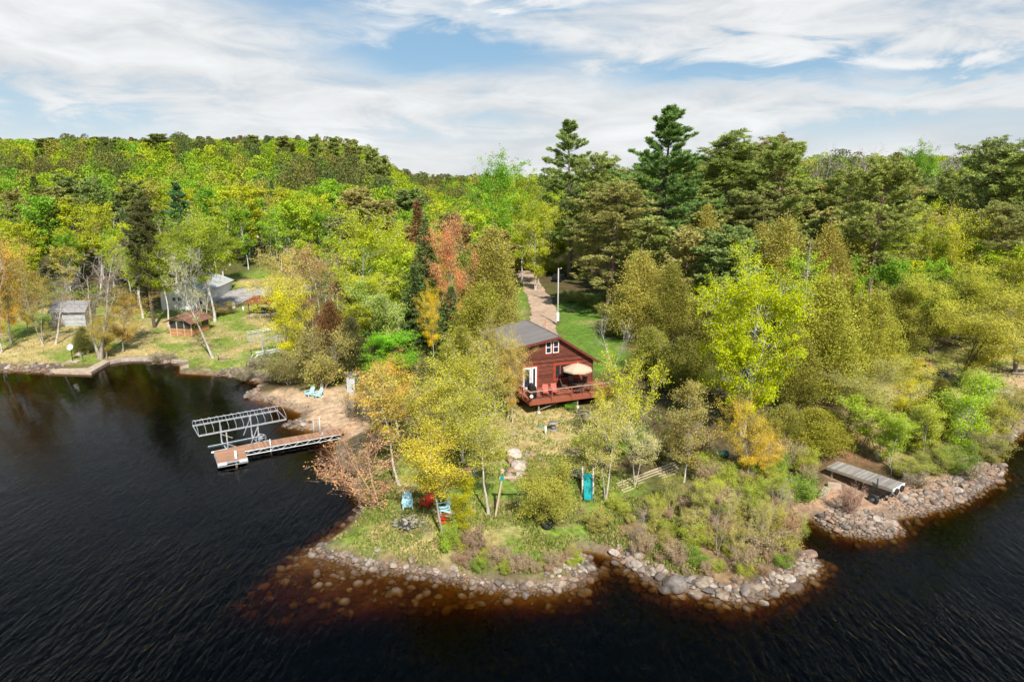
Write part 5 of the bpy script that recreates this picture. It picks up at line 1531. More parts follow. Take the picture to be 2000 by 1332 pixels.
# patio set
p = at_deck(1127, 762); pu = p.copy()
t = thing('patio_umbrella', 'open tan patio umbrella shading the table on the deck', 'umbrella', p)
g = Geo(); g.tube([(0, 0, 0), (0, 0, 2.62)], .025, 8); g.obj('pole', 'dark_metal', t)
g = Geo(); R0 = 1.42; n = 8
rim = [(R0 * math.cos(2 * math.pi * k / n + .39), R0 * math.sin(2 * math.pi * k / n + .39)) for k in range(n)]
vs = [(0, 0, 2.62)] + [(x * .5, y * .5, 2.42) for x, y in rim] + [(x, y, 2.08) for x, y in rim] + [(x * 1.0, y * 1.0, 1.93) for x, y in rim]
vs = vs + [(0, 0, 2.6)] + [(x * .5, y * .5, 2.4) for x, y in rim] + [(x * .985, y * .985, 2.07) for x, y in rim] + [(x * .985, y * .985, 1.93) for x, y in rim]
fs = []
b_ = 1 + 3 * n
for k in range(n):
    j = (k + 1) % n
    fs += [(0, 1 + k, 1 + j), (1 + k, 1 + n + k, 1 + n + j, 1 + j), (1 + n + k, 1 + 2 * n + k, 1 + 2 * n + j, 1 + n + j)]
    fs += [(b_, b_ + 1 + j, b_ + 1 + k), (b_ + 1 + k, b_ + 1 + j, b_ + 1 + n + j, b_ + 1 + n + k), (b_ + 1 + n + k, b_ + 1 + n + j, b_ + 1 + 2 * n + j, b_ + 1 + 2 * n + k), (1 + 2 * n + k, b_ + 1 + 2 * n + k, b_ + 1 + 2 * n + j, 1 + 2 * n + j)]
g.add(vs, fs); g.obj('canopy', 'canvas', t)
g = Geo(); g.tube([(0, 0, 2.62), (0, 0, 2.72)], .05, 8); g.obj('finial', 'canvas', t)
t = thing('patio_table', 'round dark patio table under the tan umbrella', 'table', p)
g = Geo(); g.tube([(0, 0, .7), (0, 0, .73)], .62, 20); g.obj('table_top', 'dark_metal', t)
for k in range(4):
    a = k * 1.57 + .8; g = Geo(); g.tube([(.5 * math.cos(a), .5 * math.sin(a), 0), (.42 * math.cos(a), .42 * math.sin(a), .7)], .02, 6); g.obj('leg', 'dark_metal', t)


def sling_chair(name, label, p, rz, mat, group, fold=False):
    t = thing(name, label, 'chair', p, rz, group)
    g = Geo(); g.slab([(-.27, -.27, .44), (.27, -.27, .44), (.27, .23, .4), (-.27, .23, .4)], .03); g.obj('seat', mat, t)
    g = Geo(); g.slab([(-.27, .23, .41), (.27, .23, .41), (.25, .45, 1.02), (-.25, .45, 1.02)], .03); g.obj('backrest', mat, t)
    for s in (-1, 1):
        g = Geo()
        if fold: g.tube([(.29 * s, -.3, 0), (.29 * s, .3, .45)], .016, 5)
        else: g.tube([(.29 * s, -.28, 0), (.29 * s, -.28, .62)], .018, 5)
        g.obj('leg', 'dark_metal', t)
        g = Geo()
        if fold: g.tube([(.27 * s, .35, 0), (.27 * s, -.28, .45)], .016, 5)
        else: g.tube([(.29 * s, .38, 0), (.29 * s, .24, .4), (.27 * s, .46, 1.03)], .018, 5)
        g.obj('leg', 'dark_metal', t)
        g = Geo(); g.box((.3 * s, .0, .63), (.045, .56, .03)); g.obj('armrest', 'dark_metal', t)
    return t


for dx, dy, lb in ((-1.15, .15, 'brown sling patio chair at the left of the umbrella table'), (-.35, .95, 'brown sling patio chair behind the umbrella table, nearest the picture window'), (.6, .8, 'brown sling patio chair behind the right of the umbrella table'),
                   (.05, -1.05, 'brown sling patio chair in front of the umbrella table, by the rail'), (1.1, -.25, 'brown sling patio chair at the right end of the umbrella table')):
    sling_chair('patio_chair', lb, p + np.array([dx, dy, 0]), math.atan2(-dx, dy), 'brown_sling', 'chairs round the patio table')
sling_chair('folding_chair', 'coral red folding chair on the deck, left of its twin', at_deck(1066, 774), R(6), 'coral', 'coral folding chairs', True)
sling_chair('folding_chair', 'coral red folding chair on the deck, closer to the umbrella table', at_deck(1083, 772), R(12), 'coral', 'coral folding chairs', True)
gx = hw(-3.62, -2.35, ZD + .002)
t = thing('grill', 'black covered barbecue grill in the corner of the deck', 'grill', gx, HR + R(80))
g = Geo(); g.add([(-.6, -.3, .1), (.6, -.3, .1), (.6, .3, .1), (-.6, .3, .1), (-.6, -.3, .85), (.6, -.3, .85), (.6, .3, .85), (-.6, .3, .85)], [(3, 2, 1, 0), (0, 1, 5, 4), (1, 2, 6, 5), (2, 3, 7, 6), (3, 0, 4, 7), (4, 5, 6, 7)]); g.obj('cabinet', 'black', t)
g = Geo(); hd = [(-.3, .86), (.3, .86), (.28, 1.08), (.12, 1.22), (-.12, 1.22), (-.28, 1.06)]
g.add([(-.45, y, z) for y, z in hd] + [(.45, y, z) for y, z in hd], [tuple(range(5, -1, -1)), tuple(range(6, 12))] + [(i, (i + 1) % 6, 6 + (i + 1) % 6, 6 + i) for i in range(6)]); g.obj('lid', 'black', t)
g = Geo(); g.box((0, -.33, 1.0), (.6, .03, .03)); g.obj('handle', 'steel', t)
for s in (-1, 1):
    g = Geo(); g.torus((.5 * s, -.2, .07), (1, 0, 0), .05, .025, 12, 6); g.obj('wheel', 'rubber', t)
t = tag(Geo().ball((0, 0, 0), .17, 16, 10).obj('globe_lamp', 'white'), 'round white globe lamp on the corner of the deck rail', 'lamp'); t.location = hw(dx0 - .02, dy0 - .3, ZD + .55)

# ------------------------------------------------------------------ behind the cabin
p = G(1089, 636)
t = thing('utility_pole', 'tall pale utility pole with a white meter box beside the dirt road', 'pole', p)
hp = z_at(524, p[1]) - p[2]
g = Geo(); g.tube([(0, 0, -.4), (0, 0, hp)], [.12, .08], 10); g.obj('pole', 'pole_wood', t)
g = Geo(); g.box((0, -.22, 1.3), (.36, .2, 1.2)); g.obj('meter_box', 'white', t)
g = Geo(); g.tube([(.0, -.13, 1.9), (.0, -.13, hp * .45)], .03, 6); g.obj('conduit', 'white', t)
g = Geo(); g.tube([(0, -.05, hp - .15), (.3, -.2, hp + .05)], .025, 6); g.ball((.34, -.22, hp), (.12, .12, .08)); g.obj('yard_light', 'steel', t)
p = G(1064.7, 642); t = tag(Geo().tube([(0, 0, -.2), (0, 0, 1.25)], .03, 6).obj('marker_stake', 'red'), 'thin red marker stake at the edge of the dirt road', 'stake'); t.location = p
t = thing('parked_car', 'black car half hidden by trees at the bend of the dirt road', 'car', G(1092, 549), R(70))
g = Geo(); pr = [(-2.1, .35), (2.1, .35), (2.15, .75), (1.2, .92), (.6, 1.42), (-1.3, 1.45), (-2.0, .95), (-2.15, .8)]
for sgn in (0,):
    g.add([(x, -.85, z) for x, z in pr] + [(x, .85, z) for x, z in pr], [tuple(range(7, -1, -1)), tuple(range(8, 16))] + [(i, (i + 1) % 8, 8 + (i + 1) % 8, 8 + i) for i in range(8)])
g.obj('body', 'car_paint', t)
for s in (-1, 1):
    g = Geo(); g.slab([(-1.2, .856 * s, .95), (.95, .856 * s, .95), (.5, .856 * s, 1.36), (-1.15, .856 * s, 1.38)], .008 * s, (0, s, 0)); g.obj('side_window', 'glass', t)
    for x in (-1.3, 1.3):
        g = Geo(); g.torus((x, .8 * s, .33), (0, 1, 0), .23, .1, 16, 8); g.obj('wheel', 'rubber', t)
# pale cottage among the cedars
p = GY(1302, 99)
t = thing('cottage', 'pale blue cottage almost hidden behind the cedars right of the cabin', 'house', p, R(8))
g = Geo(); pr = [(-4, -.5), (4, -.5), (4, 3), (0, 4.6), (-4, 3)]
g.add([(x, 0, z) for x, z in pr] + [(x, 7, z) for x, z in pr], [(0, 1, 2, 3, 4), (9, 8, 7, 6, 5), (0, 5, 6, 1), (1, 6, 7, 2), (2, 7, 8, 3), (3, 8, 9, 4), (4, 9, 5, 0)]); g.obj('wall', 'pale_blue_siding', t)
g = Geo(); g.slab([(-4.4, -.4, 2.96), (0, -.4, 4.74), (0, 7.4, 4.74), (-4.4, 7.4, 2.96)][::-1], .12, (-.37, 0, .92)); g.slab([(0, -.4, 4.74), (4.4, -.4, 2.96), (4.4, 7.4, 2.96), (0, 7.4, 4.74)][::-1], .12, (.37, 0, .92)); g.obj('roof', 'shingle', t)
for x in (-2.2, 1.6): frame_window(t, 'window', x - .5, x + .5, 1.1, 2.2)

# ------------------------------------------------------------------ garden things in front of the cabin
p = G(1065.5, 848); t = thing('standpipe', 'short white pipe standing on the dry slope below the deck', 'pipe', p)
g = Geo(); g.tube([(0, 0, -.1), (0, 0, .72)], .085, 10); g.obj('pipe', 'white', t)
g = Geo(); g.tube([(-.1, -.1, .6), (-.45, -.12, .75)], .03, 6); g.ball((-.5, -.12, .76), (.14, .1, .09)); g.obj('hose_nozzle', 'teal', t)
p = G(1080.5, 839); t = thing('spool_table', 'round weathered cable spool used as a table below the deck', 'table', p)
g = Geo(); g.tube([(0, 0, .58), (0, 0, .64)], .42, 20); g.obj('table_top', 'cast', t)
g = Geo(); g.tube([(0, 0, .05), (0, 0, .58)], .2, 14); g.obj('drum', 'cast', t)
g = Geo(); g.tube([(0, 0, -.02), (0, 0, .05)], .42, 20); g.obj('base', 'cast', t)
for u, v, ln_, lb in ((1150, 812, 2.0, 'dark timber raised bed close to the deck'), (1154, 842, 1.3, 'smaller dark timber raised bed lower on the slope')):
    p = G(u, v); t = thing('raised_bed', lb, 'planter', p, R(-14))
    for s in (-1, 1):
        g = Geo(); g.box((0, .5 * s, .13), (ln_, .06, .42)); g.obj('side_board', 'timber', t)
        g = Geo(); g.box((ln_ / 2 * s, 0, .13), (.06, .94, .42)); g.obj('end_board', 'timber', t)
    g = Geo(); g.box((0, 0, .1), (ln_ - .08, .92, .3)); g.obj('soil', 'charcoal', t)


def adirondack(label, p, face, mat, group):
    t = thing('adirondack_chair', label, 'chair', p, math.atan2(face[0], -face[1]), group)
    g = Geo(); g.slab([(-.27, -.36, .38), (.27, -.36, .38), (.24, .22, .24), (-.24, .22, .24)], .03); g.slab([(-.27, -.39, .38), (.27, -.39, .38), (.27, -.39, .25), (-.27, -.39, .25)], .02); g.obj('seat', mat, t)
    g = Geo()
    for k in range(5):
        a = (k - 2) * .115; top = 1.0 - abs(k - 2) ** 2 * .028
        g.slab([(a - .05, .2, .25), (a + .05, .2, .25), (a * 1.18 + .056, .2 + (top - .25) * .42, top), (a * 1.18 - .056, .2 + (top - .25) * .42, top)], .025)
    g.bar((-.27, .33, .5), (.27, .33, .5), .03, .07); g.obj('backrest', mat, t)
    for s in (-1, 1):
        g = Geo(); g.slab([(s * .24, -.42, .57), (s * .4, -.42, .57), (s * .36, .32, .55), (s * .27, .32, .55)][::s], .03); g.obj('armrest', mat, t)
        g = Geo(); g.bar((s * .3, -.36, 0), (s * .3, -.34, .56), .1, .035); g.obj('leg', mat, t)
        g = Geo(); g.bar((s * .28, .42, 0), (s * .28, -.3, .34), .035, .1); g.bar((s * .29, .34, .02), (s * .29, .28, .54), .07, .03); g.obj('leg', mat, t)
    return t


PIT = G(799, 1022)
GRP = 'chairs round the fire pit'
for u, v, mt, lb in ((796, 992, 'blue', 'pale blue Adirondack chair facing the fire pit, left of the red ones'), (834, 989, 'red', 'red Adirondack chair between the two pale blue ones by the fire pit'),
                     (867, 1000, 'blue', 'pale blue Adirondack chair between two red ones, right of the fire pit'), (872, 1024, 'red', 'red Adirondack chair half hidden by yellow leaves, right of the fire pit')):
    p = G(u, v); f = PIT - p
    adirondack(lb, p, f, mt, GRP)
adirondack('pale blue Adirondack chair on the sandy beach, left of its twin', G(605, 773), (-.6, -.8), 'blue', 'beach chairs')
adirondack('pale blue Adirondack chair on the sandy beach, nearer the dock', G(621, 776), (-.75, -.65), 'blue', 'beach chairs')
# a flat-topped table and a pale chair behind the yellow crowns
p = G(912, 928); t = thing('stone_table', 'low round terracotta table behind the yellow maple leaves', 'table', p)
g = Geo(); g.tube([(0, 0, .42), (0, 0, .52)], .5, 18); g.obj('table_top', M_TERRA if 'M_TERRA' in globals() else solid('terracotta', (.5, .24, .17), .8), t)
g = Geo(); g.tube([(0, 0, -.05), (0, 0, .42)], [.22, .16], 12); g.obj('pedestal', 'stone_wall', t)
t = sling_chair('garden_chair', 'grey-green garden chair beside the round terracotta table', G(923, 938), R(-40), solid('grey_green_sling', (.3, .36, .3), .7), None)

# ------------------------------------------------------------------ swing set, slide, bench
A1, A2 = G(967, 1010), G(969, 986)
B1, B2 = G(1075, 1014), G(1090, 988)
zt = 2.35
At = np.array([(A1[0] + A2[0]) / 2 + .45, (A1[1] + A2[1]) / 2, (A1[2] + A2[2]) / 2 + zt]); Bt = np.array([(B1[0] + B2[0]) / 2, (B1[1] + B2[1]) / 2, At[2]])
o = A1.copy(); t = thing('swing_set', 'pale timber swing set with teal corner bracket on the fire pit lawn', 'swing set', o)
q = lambda a: tuple(np.asarray(a) - o)
for a, b in ((A1, At), (A2, At), (B1, Bt), (B2, Bt)):
    g = Geo(); g.bar(q(a + np.array([0, 0, -.1])), q(b), .1, .1); g.obj('leg', 'pale_wood', t)
g = Geo(); g.bar(q(At + np.array([-.2, 0, .06])), q(Bt + np.array([.2, 0, .06])), .1, .15); g.obj('beam', 'pale_wood', t)
for e in (At, Bt):
    g = Geo(); g.box(q(e + np.array([0, 0, .02])), (.22, .2, .26)); g.obj('bracket', 'teal', t)
f = .35; sp0 = At * (1 - f) + Bt * f
g = Geo()
for s in (-.22, .22): g.tube([q(sp0 + np.array([s, 0, 0])), q(sp0 + np.array([s, 0, -1.85]))], .012, 5)
sw = g.obj('swing_chain', 'steel', t)
g = Geo(); g.box(q(sp0 + np.array([0, 0, -1.86])), (.5, .18, .03)); g.obj('swing_seat', 'teal', sw)
p = G(1070, 1034); t = thing('tire_swing', 'black tire swing hanging low beside the round olive tree', 'swing', p)
g = Geo(); g.torus((0, 0, .42), (.35, -.9, .25), .27, .11, 22, 10); g.obj('tire', 'rubber', t)
e = Bt + np.array([-.25, 0, 0]) - p
g = Geo(); g.tube([(0, 0, .7), (e[0], e[1], e[2])], .014, 5); g.obj('rope', 'beige', t)
p = G(1149, 980); t = thing('slide', 'teal plastic slide with beige side panels on the lawn', 'slide', p, R(-4))
g = Geo(); n = 9
prf = [(k / (n - 1), ) for k in range(n)]
ys = [0, .25, .5, .8, 1.1, 1.4, 1.65, 1.8, 2.0]; zs_ = [.16, .2, .36, .58, .8, 1.02, 1.17, 1.22, 1.22]
sec = [(-.27, .16), (-.25, .03), (-.2, 0), (.2, 0), (.25, .03), (.27, .16), (.31, .16), (.29, -.03), (-.29, -.03), (-.31, .16)]
vs = [(x, y, z + dz) for y, z in zip(ys, zs_) for x, dz in sec]; m_ = len(sec)
g.add(vs, [(i * m_ + k, (i + 1) * m_ + k, (i + 1) * m_ + (k + 1) % m_, i * m_ + (k + 1) % m_) for i in range(n - 1) for k in range(m_)] + [tuple(range(m_)), tuple(range((n - 1) * m_, n * m_))[::-1]]); g.obj('chute', 'teal', t)
for s in (-1, 1):
    g = Geo(); pr = [(.75, 0), (2.35, 0), (2.3, 1.5), (2.05, 1.75), (1.75, 1.72), (1.5, 1.3), (.9, .75)]
    xa, xb = s * .33, s * .43
    g.add([(xa, y, z) for y, z in pr] + [(xb, y, z) for y, z in pr], [tuple(range(7)), tuple(range(13, 6, -1))] + [(i, 7 + i, 7 + (i + 1) % 7, (i + 1) % 7) for i in range(7)]); g.obj('side_panel', 'beige', t)
g = Geo()
for k in range(4): g.box((0, 2.12 + .04 * k, 1.05 - .28 * k), (.64, .12, .05))
g.obj('ladder_rung', 'beige', t)
p = G(1125, 938); t = thing('bench', 'small weathered plank bench left of the teal slide', 'bench', p, R(-28))
g = Geo(); g.box((0, -.13, .42), (1.25, .16, .05)); g.box((0, .07, .42), (1.25, .16, .05)); g.obj('seat', 'grey_wood', t)
g = Geo(); g.box((0, .22, .7), (1.25, .04, .16)); g.obj('backrest', 'grey_wood', t)
for s in (-1, 1):
    g = Geo(); g.box((.5 * s, 0, .19), (.07, .4, .4)); g.box((.5 * s, .26, .42), (.07, .05, .76)); g.obj('leg', 'timber', t)

# fire pit
t = thing('fire_pit', 'round fire pit ringed and heaped with flat grey stones', 'fire pit', PIT)
g = Geo(); g.ball((0, 0, -.02), (.85, .8, .1), 18, 6); g.obj('ash_bed', 'charcoal', t)

# timber frame lying on the bank
zf = 1.25
c0, c1, c2, c3 = (P(1204, 945, zf), P(1217, 962, zf - .15), P(1331, 920, zf + .2), P(1317, 903, zf + .35))
o = np.array([c0[0], c0[1], h1(c0[0], c0[1])]); t = thing('timber_frame', 'pale timber frame like a wide ladder lying on the bank', 'frame', o)
for k in range(5):
    f = k / 4; a, b = c0 * (1 - f) + c1 * f - o, c3 * (1 - f) + c2 * f - o
    g = Geo(); g.bar(a, b, .09, .09); g.obj('rail', 'pale_wood', t)
for f in (0.01, .25, .5, .75, .99):
    a, b = c0 * (1 - f) + c3 * f - o, c1 * (1 - f) + c2 * f - o
    g = Geo(); g.bar(a - np.array([0, 0, .07]), b - np.array([0, 0, .07]), .08, .06); g.obj('cross_bar', 'pale_wood', t)
for f in (.15, .8):
    for e0, e1 in ((c0, c3), (c1, c2)):
        a = e0 * (1 - f) + e1 * f; gz = h1(a[0], a[1])
        if a[2] - gz > .12:
            g = Geo(); g.bar(np.array([a[0], a[1], gz - .05]) - o, a - o - np.array([0, 0, .1]), .08, .08); g.obj('leg', 'timber', t)
p = G(1411, 894); t = thing('barrel', 'dark teal plastic barrel lying under the golden maple', 'barrel', p, R(10))
g = Geo(); g.tube([(-.45, 0, .3), (-.4, 0, .3), (0, 0, .3), (.4, 0, .3), (.45, 0, .3)], [.24, .29, .31, .29, .24], 18); g.obj('drum', 'bin_green', t)
g = Geo(); g.tube([(-.5, 0, .3), (-.45, 0, .3)], .25, 18); g.obj('lid', 'white', t)
for u, v, a, ln_, lb in ((1432, 942, -22, 1.6, 'grey plank lying among shrubs left of the golden maple trunk'), (1430, 962, 12, 1.5, 'pale plank lying lower among the shrubs under the golden maple')):
    p = G(u, v); t = tag(Geo().box((0, 0, .25), (ln_, .2, .07)).obj('plank', 'timber' if a < 0 else 'pale_wood'), lb, 'plank'); t.location = p; t.rotation_euler = (0, R(6), R(a))

# ------------------------------------------------------------------ main dock and boat lift
zd = .55
d_l0, d_r0 = P(448, 874.5, zd), P(470, 879, zd); d_l1, d_r1 = P(657, 838, zd), P(662, 847.5, zd)
ax = d_l1 - d_l0; L_d = np.linalg.norm(ax); th = math.atan2(ax[1], ax[0])
t = thing('dock', 'long orange-brown board dock on an aluminium truss with a wider end platform', 'dock', (d_l0[0], d_l0[1], 0), th)
wdk = 1.32
g = Geo(); g.box((L_d / 2 + .2, -wdk / 2, zd), (L_d + .4, wdk, .06)); g.obj('walkway', 'dock_wood', t)
g = Geo()
for s in (-.0, -wdk):
    for z in (zd - .07, zd - .42): g.tube([(-.0, s, z), (L_d, s, z)], .03, 6)
    k = 0
    while k * .5 < L_d - .5:
        a, b = k * .5, (k + 1) * .5
        g.tube([(a, s, zd - .42 if k % 2 == 0 else zd - .07), (b, s, zd - .07 if k % 2 == 0 else zd - .42)], .018, 5); k += 1
g.obj('truss', 'alu', t)
# end platform
pf = [P(411, 885, zd), P(434, 905, zd), P(490, 891, zd), P(466, 873, zd)]
ca_, sa_ = math.cos(-th), math.sin(-th)
loc = lambda w_: ((w_[0] - d_l0[0]) * ca_ - (w_[1] - d_l0[1]) * sa_, (w_[0] - d_l0[0]) * sa_ + (w_[1] - d_l0[1]) * ca_)
pl = [loc(w_) for w_ in pf]
px0, px1 = min(a for a, _ in pl), max(a for a, _ in pl) ; py0, py1 = min(b for _, b in pl), max(b for _, b in pl)
px0, px1, py0, py1 = (pl[0][0] + pl[1][0]) / 2, (pl[2][0] + pl[3][0]) / 2, (pl[1][1] + pl[2][1]) / 2, (pl[0][1] + pl[3][1]) / 2
g = Geo(); g.box(((px0 + px1) / 2, (py0 + py1) / 2, zd + .035), (px1 - px0, py1 - py0, .06)); g.obj('end_platform', planks('orange_brown_platform_boards', (.44, .235, .14), 1, .145, .5, .28, .65, (1, 14, 14)), t)
g = Geo(); cxm = (px0 + px1) / 2
for y in (py0, py1): g.box((cxm, y, zd - .09), (px1 - px0 + .06, .05, .16))
for x in (px0, px1): g.box((x, (py0 + py1) / 2, zd - .09), (.05, py1 - py0 - .06, .16))
g.box((cxm, py0, zd - .36), (px1 - px0 + .06, .05, .06)); g.box((px0, (py0 + py1) / 2, zd - .36), (.05, py1 - py0 - .06, .06))
for x in (px0, px1):
    for y in (py0, py1): g.box((x, y, zd - .24), (.07, .07, .3))
g.obj('platform_frame', 'alu', t)
for a, b in ((.0, .3), (.72, 1)):
    g = Geo(); g.box((px0 + (px1 - px0) * (a + b) / 2, py0 - .05, zd - .13), ((px1 - px0) * (b - a), .06, .22)); g.obj('white_float', 'float_', t)
for u, v0, v1, r_ in ((462, 880, 906, .09), (529, 857, 880, .05), (626, 813, 852, .045), (612.7, 821, 841, .03)):
    p = loc(P(u, v1, .1)); top = z_at(v0, P(u, v1, .1)[1])
    g = Geo(); g.tube([(p[0], p[1], -1.6), (p[0], p[1], max(top, .7))], r_, 8); g.obj('mooring_post', 'float_' if r_ > .08 else 'steel', t)
pb = P(630, 854, .3); t = tag(Geo().ball((0, 0, .1), (.3, .3, .24)).tube([(0, 0, .3), (0, 0, .5)], [.12, .02], 8).obj('mooring_bag', 'steel'), 'grey float bag hung beside the dock post', 'float'); t.location = pb


def boat_lift(label, origin, th, Lc, Wc, zc, base_z, nrib, tilt=0.0):
    """canopy frame of bent ribs over two long rails, carried by posts on a bunk frame with a winch wheel"""
    t = thing('boat_lift', label, 'boat lift', origin, th)
    t.rotation_euler = (0, tilt, th)
    g = Geo()
    for y in (0, Wc): g.bar((0, y, zc), (Lc, y, zc), .1, .12)
    for x in (0, Lc): g.bar((x, 0, zc), (x, Wc, zc), .06, .06)
    cn = g.obj('canopy_rail', 'alu', t)
    for k in range(nrib):
        x = Lc * k / (nrib - 1)
        g = Geo(); g.tube([(x, 0, zc), (x, 0, zc + .42), (x, Wc * .38, zc + .88), (x, Wc * .62, zc + .88), (x, Wc, zc + .42), (x, Wc, zc)], .021, 6); g.obj('rib', 'alu', t)
    g = Geo()
    for y, z in ((Wc * .5, zc + .88), (Wc, zc + .42)): g.tube([(0, y, z), (Lc, y, z)], .014, 5)
    g.obj('purlin', 'alu', t)
    for y in (0.06, Wc - .06):
        for x in (Lc * .3, Lc * .66):
            g = Geo(); g.bar((x, y, base_z), (x, y, zc - .05), .1, .1); g.obj('post', 'alu', t)
    for y in (.06, Wc - .06):
        g = Geo(); g.bar((Lc * .3, y, base_z + 1.0), (Lc * .43, y, base_z + .45), .06, .06); g.bar((Lc * .66, y, zc - .15), (Lc * .56, y, base_z + .5), .06, .06); g.obj('brace', 'alu', t)
    for y in (Wc * .12, Wc * .62):
        g = Geo(); g.bar((Lc * .12, y, base_z + .42), (Lc * .78, y, base_z + .42), .14, .12); g.obj('bunk', 'float_', t)
    g = Geo()
    for x in (Lc * .3, Lc * .66): g.bar((x, 0, base_z + .28), (x, Wc, base_z + .28), .1, .1)
    g.obj('cross_beam', 'alu', t)
    wx = Lc * .68
    g = Geo(); g.torus((wx, -.15, base_z + .95), (0, 1, 0), .42, .025, 24, 6)
    for k in range(6):
        a = k * math.pi / 3; g.tube([(wx, -.15, base_z + .95), (wx + .42 * math.cos(a), -.15, base_z + .95 + .42 * math.sin(a))], .014, 5)
    g.obj('winch_wheel', 'alu', t)
    g = Geo(); g.box((wx, -.04, base_z + .95), (.22, .16, .25)); g.obj('winch_box', 'steel', t)
    return t


zc = 2.0
r0, r1, f0 = P(388, 851.5, zc), P(559, 819, zc), P(361.6, 834.5, zc)
ax = r1 - r0; Lc = np.linalg.norm(ax); thl = math.atan2(ax[1], ax[0]); nv = np.array([-math.sin(thl), math.cos(thl)])
Wc = min(3.2, float(abs((f0 - r0)[:2] @ nv)))
sh_ = float((f0 - r0)[:2] @ np.array([math.cos(thl), math.sin(thl)]))
print('lift', Lc, Wc, sh_, 'dock', L_d)
boat_lift('silvery boat lift with bare canopy ribs standing in the water beside the dock', (r0[0], r0[1], 0), thl, Lc, Wc, zc, -.2, 13)
p = G(492, 708)
boat_lift('smaller boat lift hauled out on the lawn behind the brilliant yellow maple', (p[0], p[1], p[2] + .35), R(24), 5.2, 2.5, 2.35, 0, 10, R(-4))
t = thing('lift_wheel', 'black wheel on a white stay under the boat lift on the lawn', 'wheel', G(482, 719))
g = Geo(); g.torus((0, 0, .25), (.9, .3, 0), .17, .08, 16, 8); g.obj('tire', 'rubber', t)
g = Geo(); g.tube([(0, 0, .25), (.75, .3, 1.6)], .05, 6); g.tube([(0, 0, .25), (1.3, .6, 1.5)], .04, 6); g.obj('stay', 'white', t)

# pale outhouse
p = G(686, 768); t = thing('outhouse', 'narrow pale blue-white outhouse with a dark side at the back of the beach', 'shed', p, R(-22))
g = Geo(); g.box((0, .5, .85), (1.0, 1.0, 1.9)); g.obj('wall', 'shed_pale', t)
g = Geo(); g.box((.512, .5, .85), (.02, .98, 1.86)); g.obj('dark_side_panel', 'shed_dark', t)  # thin dark blue panel covering the whole right side, no door
g = Geo(); g.slab([(-.6, -.15, 1.84), (.62, -.15, 1.84), (.62, 1.15, 2.05), (-.6, 1.15, 2.05)], .06); g.obj('roof', 'shed_dark', t)

# ------------------------------------------------------------------ grey dock on wheels (right bank)
zg = 1.75
q0, q1, q2, q3 = P(1618, 912, zg), P(1634, 900.5, zg), P(1772, 944, zg), P(1737, 956, zg)
mid0, mid1 = (q0 + q1) / 2, (q2 + q3) / 2
ax = mid1 - mid0; Lg = np.linalg.norm(ax); tg = math.atan2(ax[1], ax[0])
t = thing('roll_in_dock', 'grey weathered plank dock on wheels pulled up on the stony shore', 'dock', (mid0[0], mid0[1], 0), tg)
Wg = 1.7
print('grey dock', Lg)
g = Geo(); g.box((Lg / 2, 0, zg), (Lg, Wg, .06)); g.obj('walkway', 'grey_wood', t)
g = Geo()
for y in (-Wg / 2, Wg / 2): g.box((Lg / 2, y, zg - .11), (Lg, .06, .16))
g.obj('side_beam', 'timber', t)
g = Geo(); g.box((Lg + .03, 0, zg - .06), (.06, Wg + .06, .2)); g.obj('end_board', 'white', t)
for y in (-.45, .35):
    g = Geo(); g.torus((Lg + .12, y, zg - .22), (1, 0, 0), .17, .08, 16, 8); g.obj('bumper_tire', 'rubber', t)
gz = h1(mid1[0], mid1[1])
wl = Lg - 1.0
for y, tp in ((-Wg / 2 - .12, .5), (Wg / 2 + .12, .95)):
    g = Geo(); g.tube([(wl, y, gz + .3), (wl, y, zg + tp)], .05, 8); g.obj('post', 'black', t)
    wh = Geo().torus((wl, y * 1.35, gz + .36), (0, 1, 0), .28, .13, 20, 10).obj('wheel', 'rubber', t)
    g = Geo(); g.tube([(wl, y * 1.35 - .06, gz + .36), (wl, y * 1.35 + .06, gz + .36)], .15, 12); g.obj('rim', 'steel', wh)
g = Geo(); g.tube([(wl, -Wg / 2 - .3, gz + .36), (wl, Wg / 2 + .3, gz + .36)], .04, 8); g.obj('axle', 'timber', t)
for x in (.4,):
    for y in (-.7, .7):
        wx_, wy_ = mid0[0] + x * math.cos(tg) - y * math.sin(tg), mid0[1] + x * math.sin(tg) + y * math.cos(tg)
        zz = h1(wx_, wy_)
        if zz < zg - .2:
            g = Geo(); g.box((x, y, (zz - .1 + zg - .08) / 2), (.12, .12, zg - zz)); g.obj('leg', 'timber', t)
for u, v, rz, ln_, lb in ((1610, 966, 52, 1.5, 'long grey concrete block on the sand left of the grey dock'), (1629, 952, -18, .9, 'flat tan concrete block touching the long grey one')):
    p = G(u, v); t = tag(Geo().box((0, 0, .14), (ln_, .45, .34)).obj('concrete_block', 'concrete'), lb, 'block'); t.location = p; t.rotation_euler = (0, 0, R(rz))

# ------------------------------------------------------------------ left bank buildings
p = G(131, 637); t = thing('garden_shed', 'small grey clapboard shed with shingle roof at the left wood edge', 'shed', p, R(6))
g = Geo(); pr = [(0, -.3), (3.4, -.3), (3.4, 2.2), (1.7, 3.3), (0, 2.2)]
g.add([(-1.9, y, z) for y, z in pr] + [(2.6, y, z) for y, z in pr], [(4, 3, 2, 1, 0), (5, 6, 7, 8, 9)] + [(i, (i + 1) % 5, 5 + (i + 1) % 5, 5 + i) for i in range(5)]); g.obj('wall', 'grey_siding', t)
g = Geo(); g.slab([(-2.2, -.4, 2.03), (2.9, -.4, 2.03), (2.9, 1.7, 3.4), (-2.2, 1.7, 3.4)], .1); g.slab([(-2.2, 1.7, 3.4), (2.9, 1.7, 3.4), (2.9, 3.8, 2.03), (-2.2, 3.8, 2.03)], .1); g.obj('roof', 'shingle', t)
